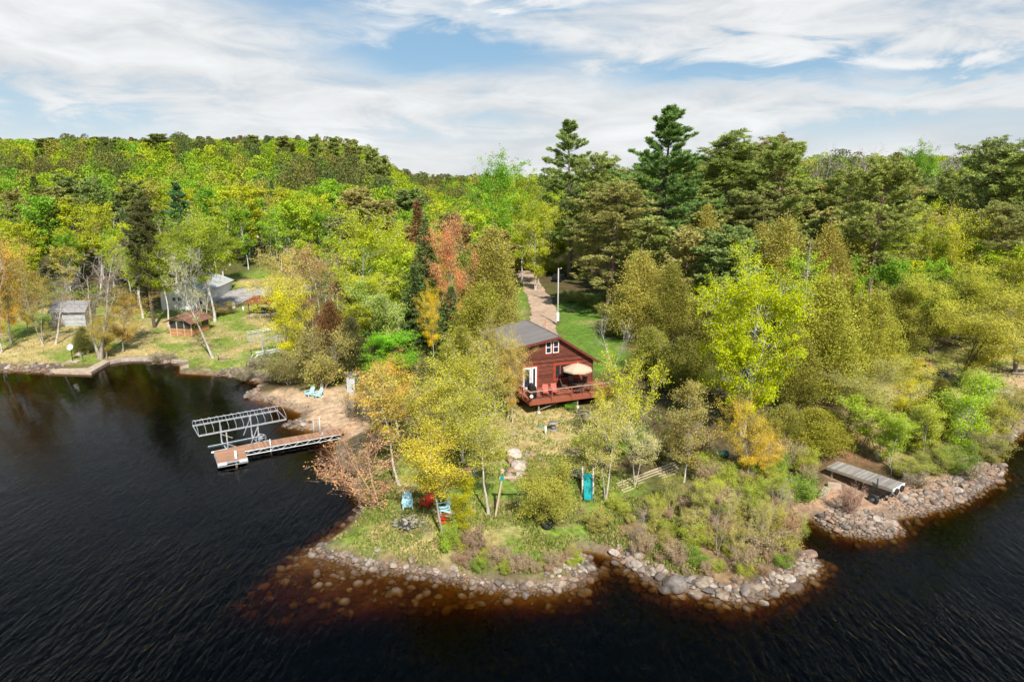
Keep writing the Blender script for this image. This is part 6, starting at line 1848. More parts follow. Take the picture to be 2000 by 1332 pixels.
frame_window(t, 'window', -1.3, -.35, 1.25, 1.85)
p = G(121, 635) + np.array([0, -.55, 0]); t = tag(None or Geo().obj('firewood_pile', 'pale_wood'), 'stack of split firewood against the grey shed', 'firewood')
bpy.data.objects.remove(t)
g = Geo(); rr = random.Random(3)
for i in range(7):
    for j in range(6):
        x = -.6 + i * .19 + rr.uniform(-.02, .02); z = .1 + j * .18
        if j > 3 and i in (0, 6): continue
        g.tube([(x, -.22 + rr.uniform(-.04, .04), z), (x, .22, z)], rr.uniform(.075, .1), 6)
t = tag(g.obj('firewood_pile', 'pale_wood'), 'stack of split firewood against the grey shed', 'firewood'); t.location = p

p = G(144, 706); t = thing('satellite_dish', 'white round satellite dish on a pole standing on a tan slab', 'dish', p)
g = Geo(); g.box((0, 0, .02), (1.5, 1.1, .14)); g.obj('slab', 'concrete', t)
g = Geo(); g.tube([(-.1, 0, .08), (-.1, 0, 1.75)], .045, 8); g.obj('pole', 'dark_metal', t)
g = Geo(); vs, fs = [], []
nn = 20; e1, e2, nn_ = Vector((1, 0, 0)), Vector((0, .5, .86)), Vector((0, -.86, .5))
for side in (0, .03):
    for rr_, dd in ((.0, .0), (.2, .02), (.38, .08)):
        for k in range(nn):
            a = 2 * math.pi * k / nn; vs.append(Vector((-.1, -.1, 1.82)) + (e1 * math.cos(a) + e2 * math.sin(a)) * max(rr_, .001) + nn_ * (dd - side))
for b in (0, 3):
    for i in range(2):
        for k in range(nn): fs.append(((b + i) * nn + k, (b + i) * nn + (k + 1) % nn, (b + i + 1) * nn + (k + 1) % nn, (b + i + 1) * nn + k))
for k in range(nn): fs.append((2 * nn + k, 2 * nn + (k + 1) % nn, 5 * nn + (k + 1) % nn, 5 * nn + k))
g.add(vs, fs, True); g.obj('dish', 'white', t)
g = Geo(); g.tube([(-.1, -.1, 1.6), (-.1, -.5, 1.95)], .015, 5); g.box((-.1, -.5, 1.96), (.08, .08, .08)); g.obj('feed_arm', 'dark_metal', t)
p = G(163, 708); t = tag(Geo().tube([(0, 0, -.1), (0, 0, .9)], .035, 6).box((0, 0, .95), (.16, .1, .16)).obj('garden_tap', 'bin_green'), 'thin green garden tap post near the satellite dish', 'tap'); t.location = p

# seawall, slab
zw = .32
t = thing('seawall', 'tan concrete seawall walk along the left lawn', 'seawall', P(178, 726, 0))
o = np.array(t.location)
def wq(pts, z): return [tuple(P(u, v, z) - o) for u, v in pts]
g = Geo(); g.slab(wq([(97, 724), (178, 726.5), (161, 717.5), (108, 716.5)], zw), 1.2); g.slab(wq([(178, 726.5), (214, 705.5), (204, 702.5), (161, 717.5)], zw + .003), 1.2); g.obj('walk', 'concrete', t)
ln_ = [(214, 705.5), (235, 701), (258, 699.5), (300, 699.5), (345, 704), (372, 706)]; bk_ = [(u, v - 2.2) for u, v in ln_]
g = Geo()
for i in range(len(ln_) - 1): g.slab(wq([ln_[i], ln_[i + 1], bk_[i + 1], bk_[i]], zw + .05), 1.2)
g.obj('thin_wall', 'stone_wall', t)
t = thing('concrete_slab', 'tan concrete boat ramp slab at the back of the bay', 'slab', P(352, 716, 0)); o = np.array(t.location)
g = Geo(); g.slab(wq([(352, 716.5), (410, 722.5), (441, 708), (389, 703)], .38), 1.0); g.obj('platform', 'concrete', t)
g = Geo(); g.slab(wq([(431, 712.5), (441, 708), (464, 701.5), (452, 701)], .5), .3); g.obj('walk_strip', 'concrete', t)

# screened gazebo
p = G(355, 657); t = thing('screened_gazebo', 'small cedar-clad screen house with a brown-red roof on the left lawn', 'gazebo', p, R(-13))
wg, dg = 3.5, 3.6
for nm_, c, d in (('lower_wall', (0, 0, .5), (wg, .1, 1.15)), ('lower_wall', (0, dg, .5), (wg, .1, 1.15)), ('lower_wall', (-wg / 2 + .05, dg / 2, .5), (.1, dg - .1, 1.14)), ('lower_wall', (wg / 2 - .05, dg / 2, .5), (.1, dg - .1, 1.14))):
    g = Geo(); g.box(c, d); g.obj(nm_, 'cedar_wood', t)
g = Geo(); g.box((0, 0, 1.6), (wg - .1, .02, 1.05)); g.box((0, dg, 1.6), (wg - .1, .02, 1.05)); g.box((-wg / 2 + .05, dg / 2, 1.6), (.02, dg - .1, 1.05)); g.box((wg / 2 - .05, dg / 2, 1.6), (.02, dg - .1, 1.05)); g.obj('screen', 'screen', t)
for x in (-wg / 2 + .05, -wg / 6, wg / 6, wg / 2 - .05):
    g = Geo(); g.box((x, -.02, 1.1), (.12, .14, 2.2)); g.obj('post', 'pale_wood', t)
for x in (-wg / 2 + .05, wg / 2 - .05):
    for y in (dg / 2, dg): g = Geo(); g.box((x, y, 1.6), (.14, .12, 1.1)); g.obj('post', 'pale_wood', t)
g = Geo(); g.add([(-wg / 2, -.06, 2.15), (wg / 2, -.06, 2.15), (0, -.06, 2.95), (-wg / 2, .06, 2.15), (wg / 2, .06, 2.15), (0, .06, 2.95)], [(0, 1, 2), (5, 4, 3), (0, 3, 4, 1), (1, 4, 5, 2), (2, 5, 3, 0)]); g.obj('gable', 'pale_wood', t)
g = Geo(); e = .55
g.slab([(-wg / 2 - e, -.7, 1.98), (0, -.7, 3.03), (0, dg + .5, 3.03), (-wg / 2 - e, dg + .5, 1.98)][::-1], .09, (-.44, 0, .9)); g.slab([(0, -.7, 3.03), (wg / 2 + e, -.7, 1.98), (wg / 2 + e, dg + .5, 1.98), (0, dg + .5, 3.03)][::-1], .09, (.44, 0, .9)); g.obj('roof', 'brown_roof', t)

# white cottage
p = G(360, 606); t = thing('white_cottage', 'low white clapboard cottage behind pale birch trunks on the left bank', 'house', p, R(3))
ww, dd_ = 6.8, 12.
g = Geo(); pr = [(-ww / 2, -.5), (ww / 2, -.5), (ww / 2, 2.9), (0, 4.3), (-ww / 2, 2.9)]
g.add([(x, 0, z) for x, z in pr] + [(x, dd_, z) for x, z in pr], [(0, 1, 2, 3, 4), (9, 8, 7, 6, 5), (0, 5, 6, 1), (1, 6, 7, 2), (2, 7, 8, 3), (3, 8, 9, 4), (4, 9, 5, 0)]); g.obj('wall', 'white_siding', t)
g = Geo(); g.slab([(-ww / 2 - .4, -.4, 2.86), (0, -.4, 4.44), (0, dd_ + .4, 4.44), (-ww / 2 - .4, dd_ + .4, 2.86)][::-1], .1, (-.38, 0, .92)); g.slab([(0, -.4, 4.44), (ww / 2 + .4, -.4, 2.86), (ww / 2 + .4, dd_ + .4, 2.86), (0, dd_ + .4, 4.44)][::-1], .1, (.38, 0, .92)); g.obj('roof', solid('pale_grey_roof', (.5, .5, .5), .7, noise=.2), t)
for x in (-1.35, -.55, 1.75): frame_window(t, 'window', x - .32, x + .32, 1.45, 2.1)
frame_window(t, 'door', 2.35, 3.1, .05, 2.1, 0, .12)

# red pavilion with picnic table
p = G(507, 619); t = thing('pavilion', 'open pavilion with a rust-red roof on a stone base', 'pavilion', p, R(-6))
g = Geo(); g.box((0, 1.5, .08), (3.6, 3.2, .36)); g.obj('base', 'stone_wall', t)
for x in (-1.65, 1.65):
    for y in (.05, 2.95): g = Geo(); g.box((x, y, 1.2), (.13, .13, 2.1)); g.obj('post', 'deck_skirt', t)
g = Geo(); g.slab([(-2.1, -.4, 2.1), (2.1, -.4, 2.1), (1.3, 1.5, 3.0), (-1.3, 1.5, 3.0)], .08); g.slab([(-1.3, 1.5, 3.0), (1.3, 1.5, 3.0), (2.1, 3.4, 2.1), (-2.1, 3.4, 2.1)], .08)
g.slab([(-2.1, 3.4, 2.1), (-2.1, -.4, 2.1), (-1.3, 1.5, 3.0)], .08); g.slab([(2.1, -.4, 2.1), (2.1, 3.4, 2.1), (1.3, 1.5, 3.0)], .08); g.obj('roof', 'rust_roof', t)
t = thing('picnic_table', 'grey picnic table under the rust-red pavilion roof', 'table', p + np.array([0, 1.4, .26]), R(-6))
g = Geo(); g.box((0, 0, .74), (1.8, .75, .05)); g.obj('table_top', 'grey_wood', t)
for y in (-.65, .65): g = Geo(); g.box((0, y, .44), (1.8, .26, .05)); g.obj('seat', 'grey_wood', t)
for x in (-.7, .7): g = Geo(); g.bar((x, -.6, 0), (x, .3, .72), .08, .05); g.bar((x, .6, 0), (x, -.3, .72), .08, .05); g.box((x, 0, .4), (.05, 1.4, .08)); g.obj('leg', 'timber', t)
p = G(457, 602); t = thing('utility_box', 'white utility box beside the gravel driveway', 'box', p)
g = Geo(); g.box((0, 0, .4), (.45, .35, .9)); g.obj('housing', 'white', t); g = Geo(); g.box((-.8, 0, .2), (1.0, .5, .4)); g.obj('base_cover', 'black', t)
p = G(475.5, 607); t = tag(Geo().tube([(0, 0, -.1), (0, 0, .55)], .12, 10).ball((0, 0, .55), .13).obj('vent_pipe', 'white'), 'short white vent pipe on the lawn by the driveway', 'pipe'); t.location = p
for u, v, lb in ((427, 704, 'small black path lamp beside the leaning birch by the slab'),):
    p = G(u, v); t = thing('path_lamp', lb, 'lamp', p)
    g = Geo(); g.tube([(0, 0, -.1), (0, 0, .65)], .04, 8); g.obj('post', 'dark_metal', t); g = Geo(); g.tube([(0, 0, .65), (0, 0, .8), (0, 0, .86)], [.07, .1, .03], 10); g.obj('lamp_head', 'steel', t)

# ------------------------------------------------------------------ right bank things
p = G(1803, 719); t = thing('raised_planter', 'orange-brown wooden planter box on legs among the sparse oaks', 'planter', p, R(-16))
for nm_, c, d in (('front_board', (0, 0, .62), (1.45, .06, .3)), ('back_board', (0, 1.3, .7), (1.45, .06, .46)), ('side_board', (-.7, .65, .64), (.06, 1.24, .34)), ('side_board', (.7, .65, .64), (.06, 1.24, .34))):
    g = Geo(); g.box(c, d); g.obj(nm_, 'cedar_wood', t)
g = Geo(); g.box((0, .65, .66), (1.34, 1.22, .1)); g.obj('soil', 'charcoal', t)
for x in (-.6, .6):
    for y in (.06, 1.24): g = Geo(); g.box((x, y, .25), (.09, .09, .6)); g.obj('leg', 'cedar_wood', t)
for u, v, mt, sz, lb in ((1809, 732, 'tarp', (.8, .6, .35), 'crumpled blue tarp below the wooden planter'), (1837, 733, 'bin_green', (.9, .6, .3), 'dark green tarp right of the blue one'), (1779, 736, 'tarp', (.5, .4, .25), 'small blue bundle left of the blue tarp')):
    p = G(u, v); g = Geo(); g.ball((0, 0, .05), sz, 14, 8); rr = random.Random(int(u))
    g.v = [(x * rr.uniform(.8, 1.15), y * rr.uniform(.8, 1.15), z * rr.uniform(.75, 1.2)) for x, y, z in g.v]
    t = tag(g.obj('tarp', mt), lb, 'tarp'); t.location = p
p = G(1945, 765); t = thing('upturned_boat', 'pale grey rowing boat lying upside down on the right shore', 'boat', p, R(-22))
g = Geo(); secs = []
for k in range(9):
    f = k / 8; w_ = .62 * math.sin(math.pi * min(.5, .12 + f * .6)) * (1 - max(0, f - .62) / .38 * .96); hh_ = .5 * (1 - .25 * f)
    secs.append([(f * 2.9 - 1.45, w_ * math.cos(a), .02 + hh_ * math.sin(a) ** .7 * (1 - .35 * max(0, f - .8) / .2)) for a in np.linspace(0.02, math.pi - .02, 9)])
vs = [q_ for s_ in secs for q_ in s_]
g.add(vs, [(i * 9 + j, i * 9 + j + 1, (i + 1) * 9 + j + 1, (i + 1) * 9 + j) for i in range(8) for j in range(8)] + [tuple(range(9)), tuple(range(80, 71, -1))], True); g.obj('hull', 'boat_cover', t)
g = Geo(); g.bar((-1.4, 0, .53), (1.2, 0, .42), .05, .06); g.obj('keel', 'grey_wood', t)


# ------------------------------------------------------------------ rocks
def rock_mesh(seed, flat=.62, ang=.35):
    r = np.random.default_rng(seed)
    bm = bmesh.new(); bmesh.ops.create_icosphere(bm, subdivisions=3, radius=1)
    co = np.array([v.co for v in bm.verts])
    pl = unit(r.normal(size=(11, 3))); dd = r.uniform(.62, .95, 11)
    s = (co @ pl.T) - dd
    for k in range(11):
        over = np.maximum((co @ pl[k]) - dd[k], 0)
        co = co - over[:, None] * pl[k] * .92
    n_ = np.array([fbm(co[:, 0] * 1.7 + seed, co[:, 1] * 1.7 + co[:, 2] * 1.3, seed, 3)]).ravel()
    co = co * (1 + (n_ - .5) * .22)[:, None] * np.array([1.12, r.uniform(.75, 1.0), flat * r.uniform(.85, 1.2)])
    for v, c in zip(bm.verts, co): v.co = c
    me = D.meshes.new('rock'); bm.to_mesh(me); bm.free()
    me.polygons.foreach_set('use_smooth', np.ones(len(me.polygons), bool))
    try: me.set_sharp_from_angle(angle=R(28))
    except Exception: pass
    me.materials.append(ROCK); me.update(); return me


RK = [rock_mesh(200 + i) for i in range(8)]
RCOL = [((.21, .18, .155), 'grey'), ((.3, .235, .175), 'tan'), ((.29, .19, .135), 'pinkish'), ((.12, .105, .095), 'dark grey'), ((.38, .32, .265), 'pale')]


def rock(p, s, col, label, group=None, k=None, name='rock'):
    o = link(name, RK[random.randrange(8) if k is None else k]); o.location = tuple(float(c) for c in p)
    o.scale = (s, s * random.uniform(.85, 1.1), s * random.uniform(.85, 1.15)); o.rotation_euler = (random.uniform(-.25, .25), random.uniform(-.25, .25), random.uniform(0, 6.28))
    j = random.uniform(.85, 1.15); o.color = (col[0] * j, col[1] * j, col[2] * j, 1)
    return tag(o, label, 'rock', group)


def boulder(u, v, wpx, ci, label, group=None, sink=.25):
    p = G(u, v); dep = p[1] * CT + (CAM_H - p[2]) * ST; s = wpx * dep / FPX / 2
    p[2] += s * .25 - s * sink * .4
    if 'heap' in label or 'slope' in label: s *= 1.0
    f_ = 1.2 if 'heap' in label or 'maple' in label else 1.0
    o = rock(p, s, tuple(c * f_ for c in RCOL[ci][0]), label, group, name='boulder'); o['category'] = 'boulder'


for u, v, w_, c, lb in ((1004, 890, 32, 4, 'largest pinkish boulder of the heap below the deck'), (996, 901, 28, 2, 'wide tan boulder at the left of the heap below the deck'), (1011, 915, 38, 4, 'long pale slab boulder in the middle of the heap below the deck'),
                    (1022, 906, 22, 1, 'tan boulder at the right of the heap below the deck'), (1001, 920, 24, 2, 'pinkish boulder low in the heap below the deck'), (994, 928, 18, 1, 'small boulder at the foot of the heap below the deck'),
                    (1018, 929, 22, 4, 'pale boulder at the lower right of the heap below the deck'), (1000, 937, 18, 2, 'lowest pinkish boulder of the heap below the deck'), (1029, 891, 15, 1, 'small tan boulder uphill right of the heap'),
                    (1040, 889, 14, 2, 'small pinkish boulder farthest right above the heap'), (962, 884, 15, 4, 'pale boulder beside the thick pale maple trunk'), (934, 886, 16, 1, 'tan boulder left of the thick pale maple trunk'),
                    (980, 921, 16, 4, 'pale boulder at the left foot of the heap below the deck'), (1054, 897, 13, 0, 'grey stone on the dry slope right of the heap'),
                    (925, 999, 12, 2, 'pinkish stone at the foot of the thick pale maple'), (431, 783, 30, 1, 'long tan boulder in the shallows of the bay'), (444, 777, 22, 0, 'grey boulder behind the long tan one in the bay'),
                    (486, 776, 24, 0, 'grey boulder at the left tip of the sandy beach'), (327, 708, 34, 1, 'broad tan boulder at the waterline of the left lawn'), (437, 701, 14, 2, 'pinkish stone on the lawn beside the path lamp'),
                    (155, 693, 17, 4, 'pale boulder beside the satellite dish'), (1317, 1143, 50, 0, 'largest grey boulder at the waterline of the second point'), (1385, 1110, 28, 2, 'upright pinkish boulder on the second point'),
                    (1369, 1142, 28, 1, 'rounded tan boulder right of the largest grey one on the second point'), (1434, 1146, 24, 2, 'tall pinkish boulder at the waterline of the second point'), (1475, 1150, 36, 1, 'long flat tan boulder at the waterline of the second point'),
                    (1346, 1132, 24, 0, 'grey boulder behind the rounded tan one on the second point'), (1417, 1168, 26, 1, 'half sunken tan boulder in front of the second point'), (1542, 1133, 22, 4, 'pale boulder at the right of the second point'),
                    (1590, 1143, 22, 4, 'single pale boulder in the water off the second point'), (1243, 1104, 26, 4, 'flat pale boulder at the left of the second point'), (1447, 1130, 22, 2, 'pinkish boulder above the waterline on the second point'),
                    (1803, 922, 13, 4, 'single pale boulder on the sand behind the grey dock'), (677, 1086, 22, 0, 'grey flat boulder at the left tip of the fire pit lawn'), (738, 1074, 14, 4, 'pale boulder on the grass above the front stones'),
                    (803, 1095, 22, 1, 'tan boulder among the front stones'), (888, 1113, 22, 4, 'pale flat boulder in the middle of the front stones'), (1113, 1092, 22, 1, 'tan boulder at the right end of the front stones')):
    boulder(u, v, w_, c, lb)
for k in range(34):
    a = k * 2.399; rr_ = .95 if k < 18 else random.uniform(.1, .8)
    o = link('stone', RK[k % 8]); o.parent = [q_ for q_ in D.objects if q_.name == 'fire_pit'][0]
    s = random.uniform(.1, .19); o.location = (rr_ * math.cos(a), rr_ * .92 * math.sin(a), .07 + random.uniform(0, .12)); o.scale = (s, s * .8, s * .65); o.rotation_euler = (random.uniform(-.4, .4), random.uniform(-.4, .4), a)
    c = random.choice([(.34, .32, .31), (.42, .38, .35), (.24, .22, .21)]); o.color = (*c, 1)

ALLR = []
taken = {}


def riprap(i0, i1, lo, hi, n, smin, smax, key):
    pts = SHORE[i0:i1 + 1]; seg = np.diff(pts, axis=0); ln_ = np.hypot(seg[:, 0], seg[:, 1]); cum = np.concatenate([[0], np.cumsum(ln_)])
    for _ in range(n):
        s = rng.uniform(0, cum[-1]); i = min(np.searchsorted(cum, s) - 1, len(seg) - 1); i = max(i, 0)
        b = pts[i] + seg[i] * (s - cum[i]) / ln_[i]; nn = np.array([-seg[i][1], seg[i][0]]) / ln_[i]
        off = rng.uniform(lo, hi); p = b + nn * off
        sz = smin + (smax - smin) * rng.uniform() ** 2.2
        c = (int(p[0] // 1.5), int(p[1] // 1.5))
        if any((q[0] - p[0]) ** 2 + (q[1] - p[1]) ** 2 < (.62 * (q[2] + sz)) ** 2 for a in (-1, 0, 1) for d in (-1, 0, 1) for q in taken.get((c[0] + a, c[1] + d), ())): continue
        taken.setdefault(c, []).append((p[0], p[1], sz)); ALLR.append((p[0], p[1], sz, key))


ix = {q: i for i, q in enumerate(SHORE_PX)}
riprap(ix[(638, 1060)], ix[(1158, 1106)], -.5, .3, 1000, .13, .36, 'front')
riprap(ix[(1080, 1150)], ix[(1142, 1085)], -.3, 1.1, 260, .14, .36, 'front')
riprap(ix[(1190, 1084)], ix[(1582, 1085)], -.6, .95, 1200, .16, .55, 'second')
riprap(ix[(1588, 1014)], ix[(1760, 1030)], -.3, 2.2, 1200, .14, .4, 'spit')
riprap(ix[(1790, 1006)], ix[(1955, 905)], -.3, 1.6, 1100, .15, .46, 'right')
riprap(ix[(1945, 890)], ix[(2080, 815)], -.4, 1.5, 300, .15, .4, 'right')
riprap(ix[(-300, 728)], ix[(110, 728)], -.5, 1.7, 800, .22, .5, 'left')
riprap(ix[(425, 733)], ix[(508, 747)], -.3, 1.4, 160, .2, .5, 'bay')
riprap(ix[(503, 757)], ix[(530, 787)], -.3, .8, 60, .15, .4, 'beach'); riprap(ix[(586, 820)], ix[(600, 838)], -.5, .9, 80, .15, .45, 'beach')
riprap(ix[(655, 880)], ix[(692, 1015)], -.3, .5, 60, .12, .3, 'west')
WHERE = {'front': 'in the stone edging of the fire pit lawn', 'second': 'in the riprap of the second rocky point', 'spit': 'in the rock pile before the grey dock', 'right': 'in the riprap along the right shore', 'left': 'in the riprap at the left end of the seawall',
         'bay': 'in the rocks beside the concrete slab', 'beach': 'by the sandy beach', 'west': 'on the west shore of the fire pit lawn'}
GRPN = {k: 'rocks ' + v for k, v in WHERE.items()}


def vis(q):
    u, v = project((q[0], q[1], .2)); return q[2] / q[1] if -20 < u < 2020 else 0


ALLR.sort(key=lambda q: -vis(q))
print('riprap', len(ALLR))
small = []
for n_, q in enumerate(ALLR):
    x, y, s, key = q; z = h1(x, y) + s * .12
    if n_ < 290 and vis(q) > 0:
        c, nm_ = random.choices(RCOL, (4, 4, 3, 2, 3) if key != 'right' else (3, 4, 5, 3, 2))[0]
        szn = 'large' if s > .34 else 'small' if s < .2 else 'middle-sized'
        wet = ' in the water' if z < .05 else ''
        rock((x, y, z), s, c, (f'{szn} {nm_} rock{wet} {WHERE[key]}').replace('in the water in', 'in water among'), GRPN[key])
    elif vis(q) > 0: small.append((x, y, z, s))


def stone_mass(name, items, label, mat, low=True):
    bm = bmesh.new(); bmesh.ops.create_icosphere(bm, subdivisions=2, radius=1); base = np.array([v.co for v in bm.verts]); tri = np.array([[v.index for v in f.verts] for f in bm.faces]); bm.free()
    r = np.random.default_rng(9); V, F, T_ = [], [], []
    for i, (x, y, z, s) in enumerate(items):
        c = base.copy()
        for k in range(7):
            pl = unit(r.normal(size=3)); c = c - np.maximum(c @ pl - r.uniform(.6, .9), 0)[:, None] * pl
        a = r.uniform(0, 6.28); ca, sa = math.cos(a), math.sin(a)
        c = c * np.array([1.1, r.uniform(.75, 1), r.uniform(.45, .75)]) * s
        c = np.stack([c[:, 0] * ca - c[:, 1] * sa + x, c[:, 0] * sa + c[:, 1] * ca + y, c[:, 2] + z], 1)
        V.append(c); F.append(tri + i * len(base)); T_.append(np.repeat(np.array([RCOL[r.integers(0, 5)][0]]) * r.uniform(.8, 1.15), len(tri), 0))
    V, F, T_ = np.concatenate(V), np.concatenate(F), np.concatenate(T_)
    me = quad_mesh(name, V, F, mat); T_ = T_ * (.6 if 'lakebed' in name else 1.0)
    ca = me.attributes.new('tone', 'FLOAT_COLOR', 'FACE'); ca.data.foreach_set('color', np.concatenate([T_, np.ones((len(T_), 1))], 1).astype(np.float32).ravel())
    return tag(link(name, me), label, 'stones', kind='stuff')


m_st = ROCK.copy(); m_st.name = 'small_stone'
nt = m_st.node_tree; oi = [n for n in nt.nodes if n.type == 'OBJECT_INFO'][0]; at = N(nt, 'Attribute', attribute_name='tone', attribute_type='GEOMETRY')
for l in list(oi.outputs['Color'].links): L(nt, at.outputs['Color'], l.to_socket)
for _ in range(700):      # gravel filling the gaps
    pass
grav = []
for i0, i1, lo, hi, n in ((ix[(618, 1076)], ix[(1158, 1106)], -.5, .4, 500), (ix[(1190, 1084)], ix[(1582, 1085)], -.5, .9, 450), (ix[(1588, 1014)], ix[(1955, 905)], -.3, 2.2, 1300), (ix[(-300, 728)], ix[(110, 728)], -.3, 1.4, 300), (ix[(503, 757)], ix[(640, 846)], -.3, 1.0, 160)):
    pts = SHORE[i0:i1 + 1]; seg = np.diff(pts, axis=0); ln_ = np.hypot(seg[:, 0], seg[:, 1]); cum = np.concatenate([[0], np.cumsum(ln_)])
    s = rng.uniform(0, cum[-1], n); i = np.clip(np.searchsorted(cum, s) - 1, 0, len(seg) - 1); b = pts[i] + seg[i] * ((s - cum[i]) / ln_[i])[:, None]
    nn = np.stack([-seg[i][:, 1], seg[i][:, 0]], 1) / ln_[i][:, None]; p = b + nn * rng.uniform(lo, hi, n)[:, None]
    zz = height(p[:, 0], p[:, 1]); sz = rng.uniform(.05, .13, n)
    grav += list(zip(p[:, 0], p[:, 1], zz + sz * .2, sz))
stone_mass('shore_gravel', small + grav, 'small stones filling the gaps of the rocky shore', m_st)
sub = []
lo, hi = SHALLOW.min(0), SHALLOW.max(0)
pts = rng.uniform(lo - 3, hi + 3, (2600, 2)); sd_p = poly_sd(pts[:, 0], pts[:, 1], LAND); ins = poly_sd(pts[:, 0], pts[:, 1], SHALLOW)
k = (sd_p < -.3) & (sd_p > -9) & (ins > -2)
pp = pts[k]; zz = height(pp[:, 0], pp[:, 1]); sz = .12 + .3 * rng.uniform(0, 1, len(pp)) ** 2.5
keep = rng.uniform(0, 1, len(pp)) < np.clip(1.2 + sd_p[k] * .11, .12, 1)
sub += [(x, y, min(z + s * .15, -s * .5 - .02), s) for (x, y), z, s in zip(pp[keep], zz[keep], sz[keep])]
for i0, i1 in ((ix[(1190, 1084)], ix[(1582, 1085)]), (ix[(1588, 1014)], ix[(1955, 905)])):
    seg_pts = SHORE[i0:i1 + 1]
    for _ in range(260):
        i = rng.integers(0, len(seg_pts) - 1); f = rng.uniform(); b = seg_pts[i] * (1 - f) + seg_pts[i + 1] * f; d = seg_pts[i + 1] - seg_pts[i]; nn = np.array([-d[1], d[0]]) / np.hypot(*d)
        p = b - nn * rng.uniform(.4, 2.6); s = rng.uniform(.12, .42)
        if poly_sd(p[:1], p[1:], LAND)[0] < -.25: sub.append((p[0], p[1], min(h1(p[0], p[1]) + s * .15, -s * .5 - .02), s))
print('sub', len(sub))
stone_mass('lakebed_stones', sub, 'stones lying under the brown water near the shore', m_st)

# low stone walls
def stone_wall(label, u0, v0, u1, v1, rows, s):
    a, b = G(u0, v0), G(u1, v1); n = max(3, int(np.linalg.norm(b - a) / (s * 1.7)))
    o = (a + b) / 2; t = thing('stone_wall', label, 'wall', o)
    for j in range(rows):
        for i in range(n):
            f = (i + .5 + .3 * (j % 2)) / (n + .3); q_ = a * (1 - f) + b * f - o
            k = link('stone', RK[random.randrange(8)], t); k.location = (q_[0], q_[1] + random.uniform(-.06, .06), q_[2] + s * .5 + j * s * .85)
            k.scale = (s, s * .8, s * .7); k.rotation_euler = (0, 0, random.uniform(-.4, .4)); c = random.choice([(.42, .33, .29), (.5, .42, .36), (.33, .27, .24)]); k.color = (*c, 1)


stone_wall('low wall of stacked pinkish stones behind the wooden planter', 1746, 670, 1779, 667, 2, .24)
stone_wall('low dry stone wall beside the grey twisted tree', 1655, 802, 1686, 797, 2, .17)
p = G(1696, 796); t = tag(Geo().box((0, 0, .1), (1.3, .8, .2)).obj('stone_slab', 'concrete'), 'flat tan slab at the end of the low dry stone wall', 'slab'); t.location = p; t.rotation_euler = (0, R(4), R(-30))
for u, v, lb in ((1985, 727, 'grey log lying on stones at the right edge, upper one'), (1994, 733, 'grey log lying on stones at the right edge, lower one')):
    p = G(u, v); t = tag(Geo().tube([(-.9, 0, .2), (.9, .1, .24)], [.14, .11], 9).obj('log', 'timber'), lb, 'log'); t.location = p; t.rotation_euler = (0, 0, R(-12))

# ------------------------------------------------------------------ grass and low green cover
r = np.random.default_rng(77)


def blades_on(polys, n, hgt, cols, soft=0):
    out_v, out_c = [], []
    for poly, frac in polys:
        lo, hi = poly.min(0), poly.max(0); k = int(n * frac)
        p = r.uniform(lo, hi, (k, 2)); p = p[poly_sd(p[:, 0], p[:, 1], poly) > -.3]
        d_ = poly_sd(p[:, 0], p[:, 1], LAND); cl = fbm(p[:, 0] / 1.3, p[:, 1] / 1.3, 88, 3)
        ok_ = (d_ > .5) & (cl > .42); p, cl = p[ok_], cl[ok_]
        z = height(p[:, 0], p[:, 1]); h_ = hgt * r.uniform(.5, 1.4, len(p)) * (.4 + cl)
        P0 = np.stack([p[:, 0], p[:, 1], z - .02], 1); Dd = unit(r.normal(size=(len(p), 3)) * .4 + np.array([0, 0, 1]))
        v_ = unit(np.cross(Dd, r.normal(size=(len(p), 3)))) * (h_ * .22)[:, None]; mid = P0 + Dd * (h_ * .5)[:, None]
        out_v.append(np.stack([P0, mid + v_, P0 + Dd * h_[:, None], mid - v_], 1).reshape(-1, 3))
        ci = r.integers(0, len(cols), len(p)); out_c.append(np.array(cols)[ci] * r.uniform(.75, 1.25, (len(p), 1)))
    return np.concatenate(out_v), np.concatenate(out_c)


def cover(name, V, C, label):
    n = len(C); me = quad_mesh(name, V, np.arange(4 * n).reshape(n, 4), D.materials['far_foliage'])
    ca = me.attributes.new('tone', 'FLOAT_COLOR', 'FACE'); ca.data.foreach_set('color', np.concatenate([C, np.ones((n, 1))], 1).astype(np.float32).ravel())
    tag(link(name, me), label, name.split('_')[-1], kind='stuff')


V, C = blades_on([(POINT, 1.0), (SLOPE, .12), (EAST_YARD, .3), (LAWN_W, .3), (inside2, .5)], 60000, .2, [(.22, .28, .05), (.36, .33, .1), (.44, .36, .16), (.17, .27, .04)])
cover('lawn_grass', V, C, 'tufted spring grass on the lawns and the point')
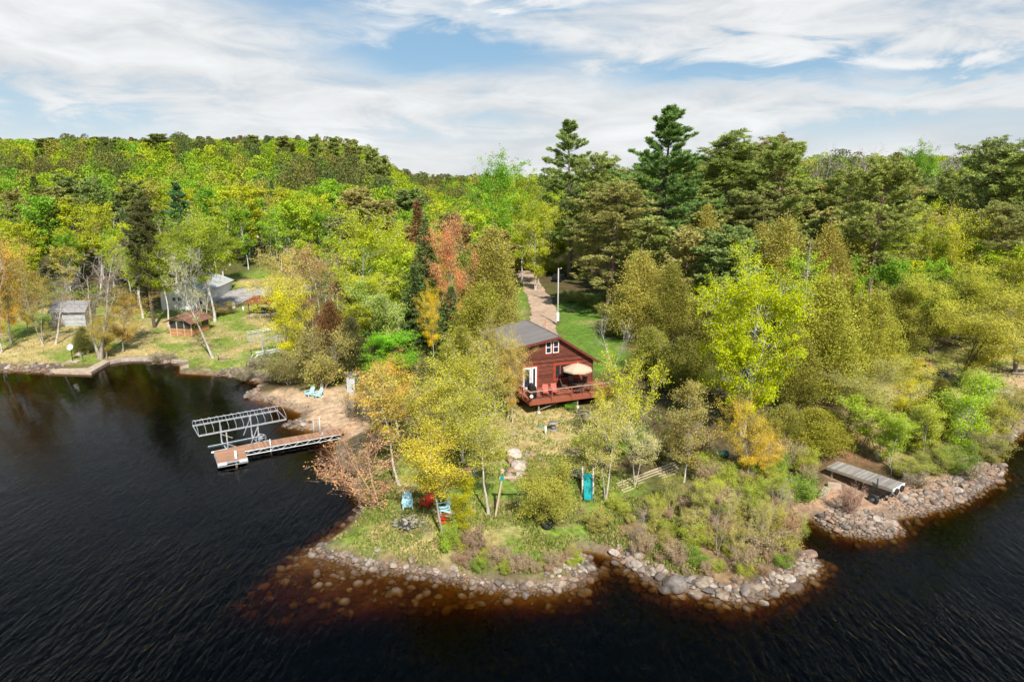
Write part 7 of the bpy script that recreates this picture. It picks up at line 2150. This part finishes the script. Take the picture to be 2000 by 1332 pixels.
# leafy ground cover and litter under the trees
UND = [gp([(1180, 760), (1300, 620), (1500, 600), (1700, 640), (1640, 800), (1560, 900), (1400, 900), (1240, 860)]), gp([(700, 720), (1000, 640), (1000, 780), (900, 860), (760, 860)]), gp([(500, 740), (560, 600), (760, 600), (900, 640), (700, 760)]),
       gp([(1640, 880), (1700, 780), (1960, 730), (1960, 900), (1800, 920)]), gp([(0, 600), (0, 560), (300, 560), (300, 600)])]
V1, C1 = [], []
for poly in UND:
    lo, hi = poly.min(0), poly.max(0); p = r.uniform(lo, hi, (9000, 2)); p = p[poly_sd(p[:, 0], p[:, 1], poly) > 0]
    cl = fbm(p[:, 0] / 3, p[:, 1] / 3, 99, 3); ok_ = (cl > .42) & (poly_sd(p[:, 0], p[:, 1], LAND) > 1.2) & (poly_sd(p[:, 0], p[:, 1], BEACH) < -.5); p, cl = p[ok_], cl[ok_]
    dxl, dyl = (p[:, 0] - HX) * math.cos(HR) + (p[:, 1] - HY) * math.sin(HR), -(p[:, 0] - HX) * math.sin(HR) + (p[:, 1] - HY) * math.cos(HR)
    o_ = ~((dxl > -5.2) & (dxl < 5.2) & (dyl > -4.2) & (dyl < 8)); p, cl = p[o_], cl[o_]
    z = height(p[:, 0], p[:, 1]) + r.uniform(.03, 1.0, len(p)) * (cl - .38) * 4.5
    Cc = np.stack([p[:, 0], p[:, 1], z], 1); V1.append(leaves(Cc, .15, r, .5, .7))
    C1.append(np.array([(.2, .3, .04), (.3, .33, .06), (.33, .26, .09), (.14, .24, .035)])[r.integers(0, 4, len(p))] * r.uniform(.75, 1.2, (len(p), 1)))
cover('ground_cover', np.concatenate(V1), np.concatenate(C1), 'low leafy undergrowth beneath the trees')
# ------------------------------------------------------------------ render settings
S.view_settings.view_transform = 'Standard'; S.view_settings.look = 'None'; S.view_settings.gamma = 1.0; S.view_settings.exposure = EXPOSURE
S.render.engine = 'CYCLES'
cy = S.cycles
cy.max_bounces = 8; cy.diffuse_bounces = 3; cy.glossy_bounces = 3; cy.transmission_bounces = 4; cy.transparent_max_bounces = 12; cy.volume_bounces = 0
cy.caustics_reflective = False; cy.caustics_refractive = False
cy.use_denoising = True
try:
    cy.denoiser = 'OPENIMAGEDENOISE'; cy.denoising_input_passes = 'RGB_ALBEDO_NORMAL'
except Exception:
    pass

for o in S.objects:
    if o.get('label') and len(o['label'].split()) > 16: print('LONG', o.name, o['label'])
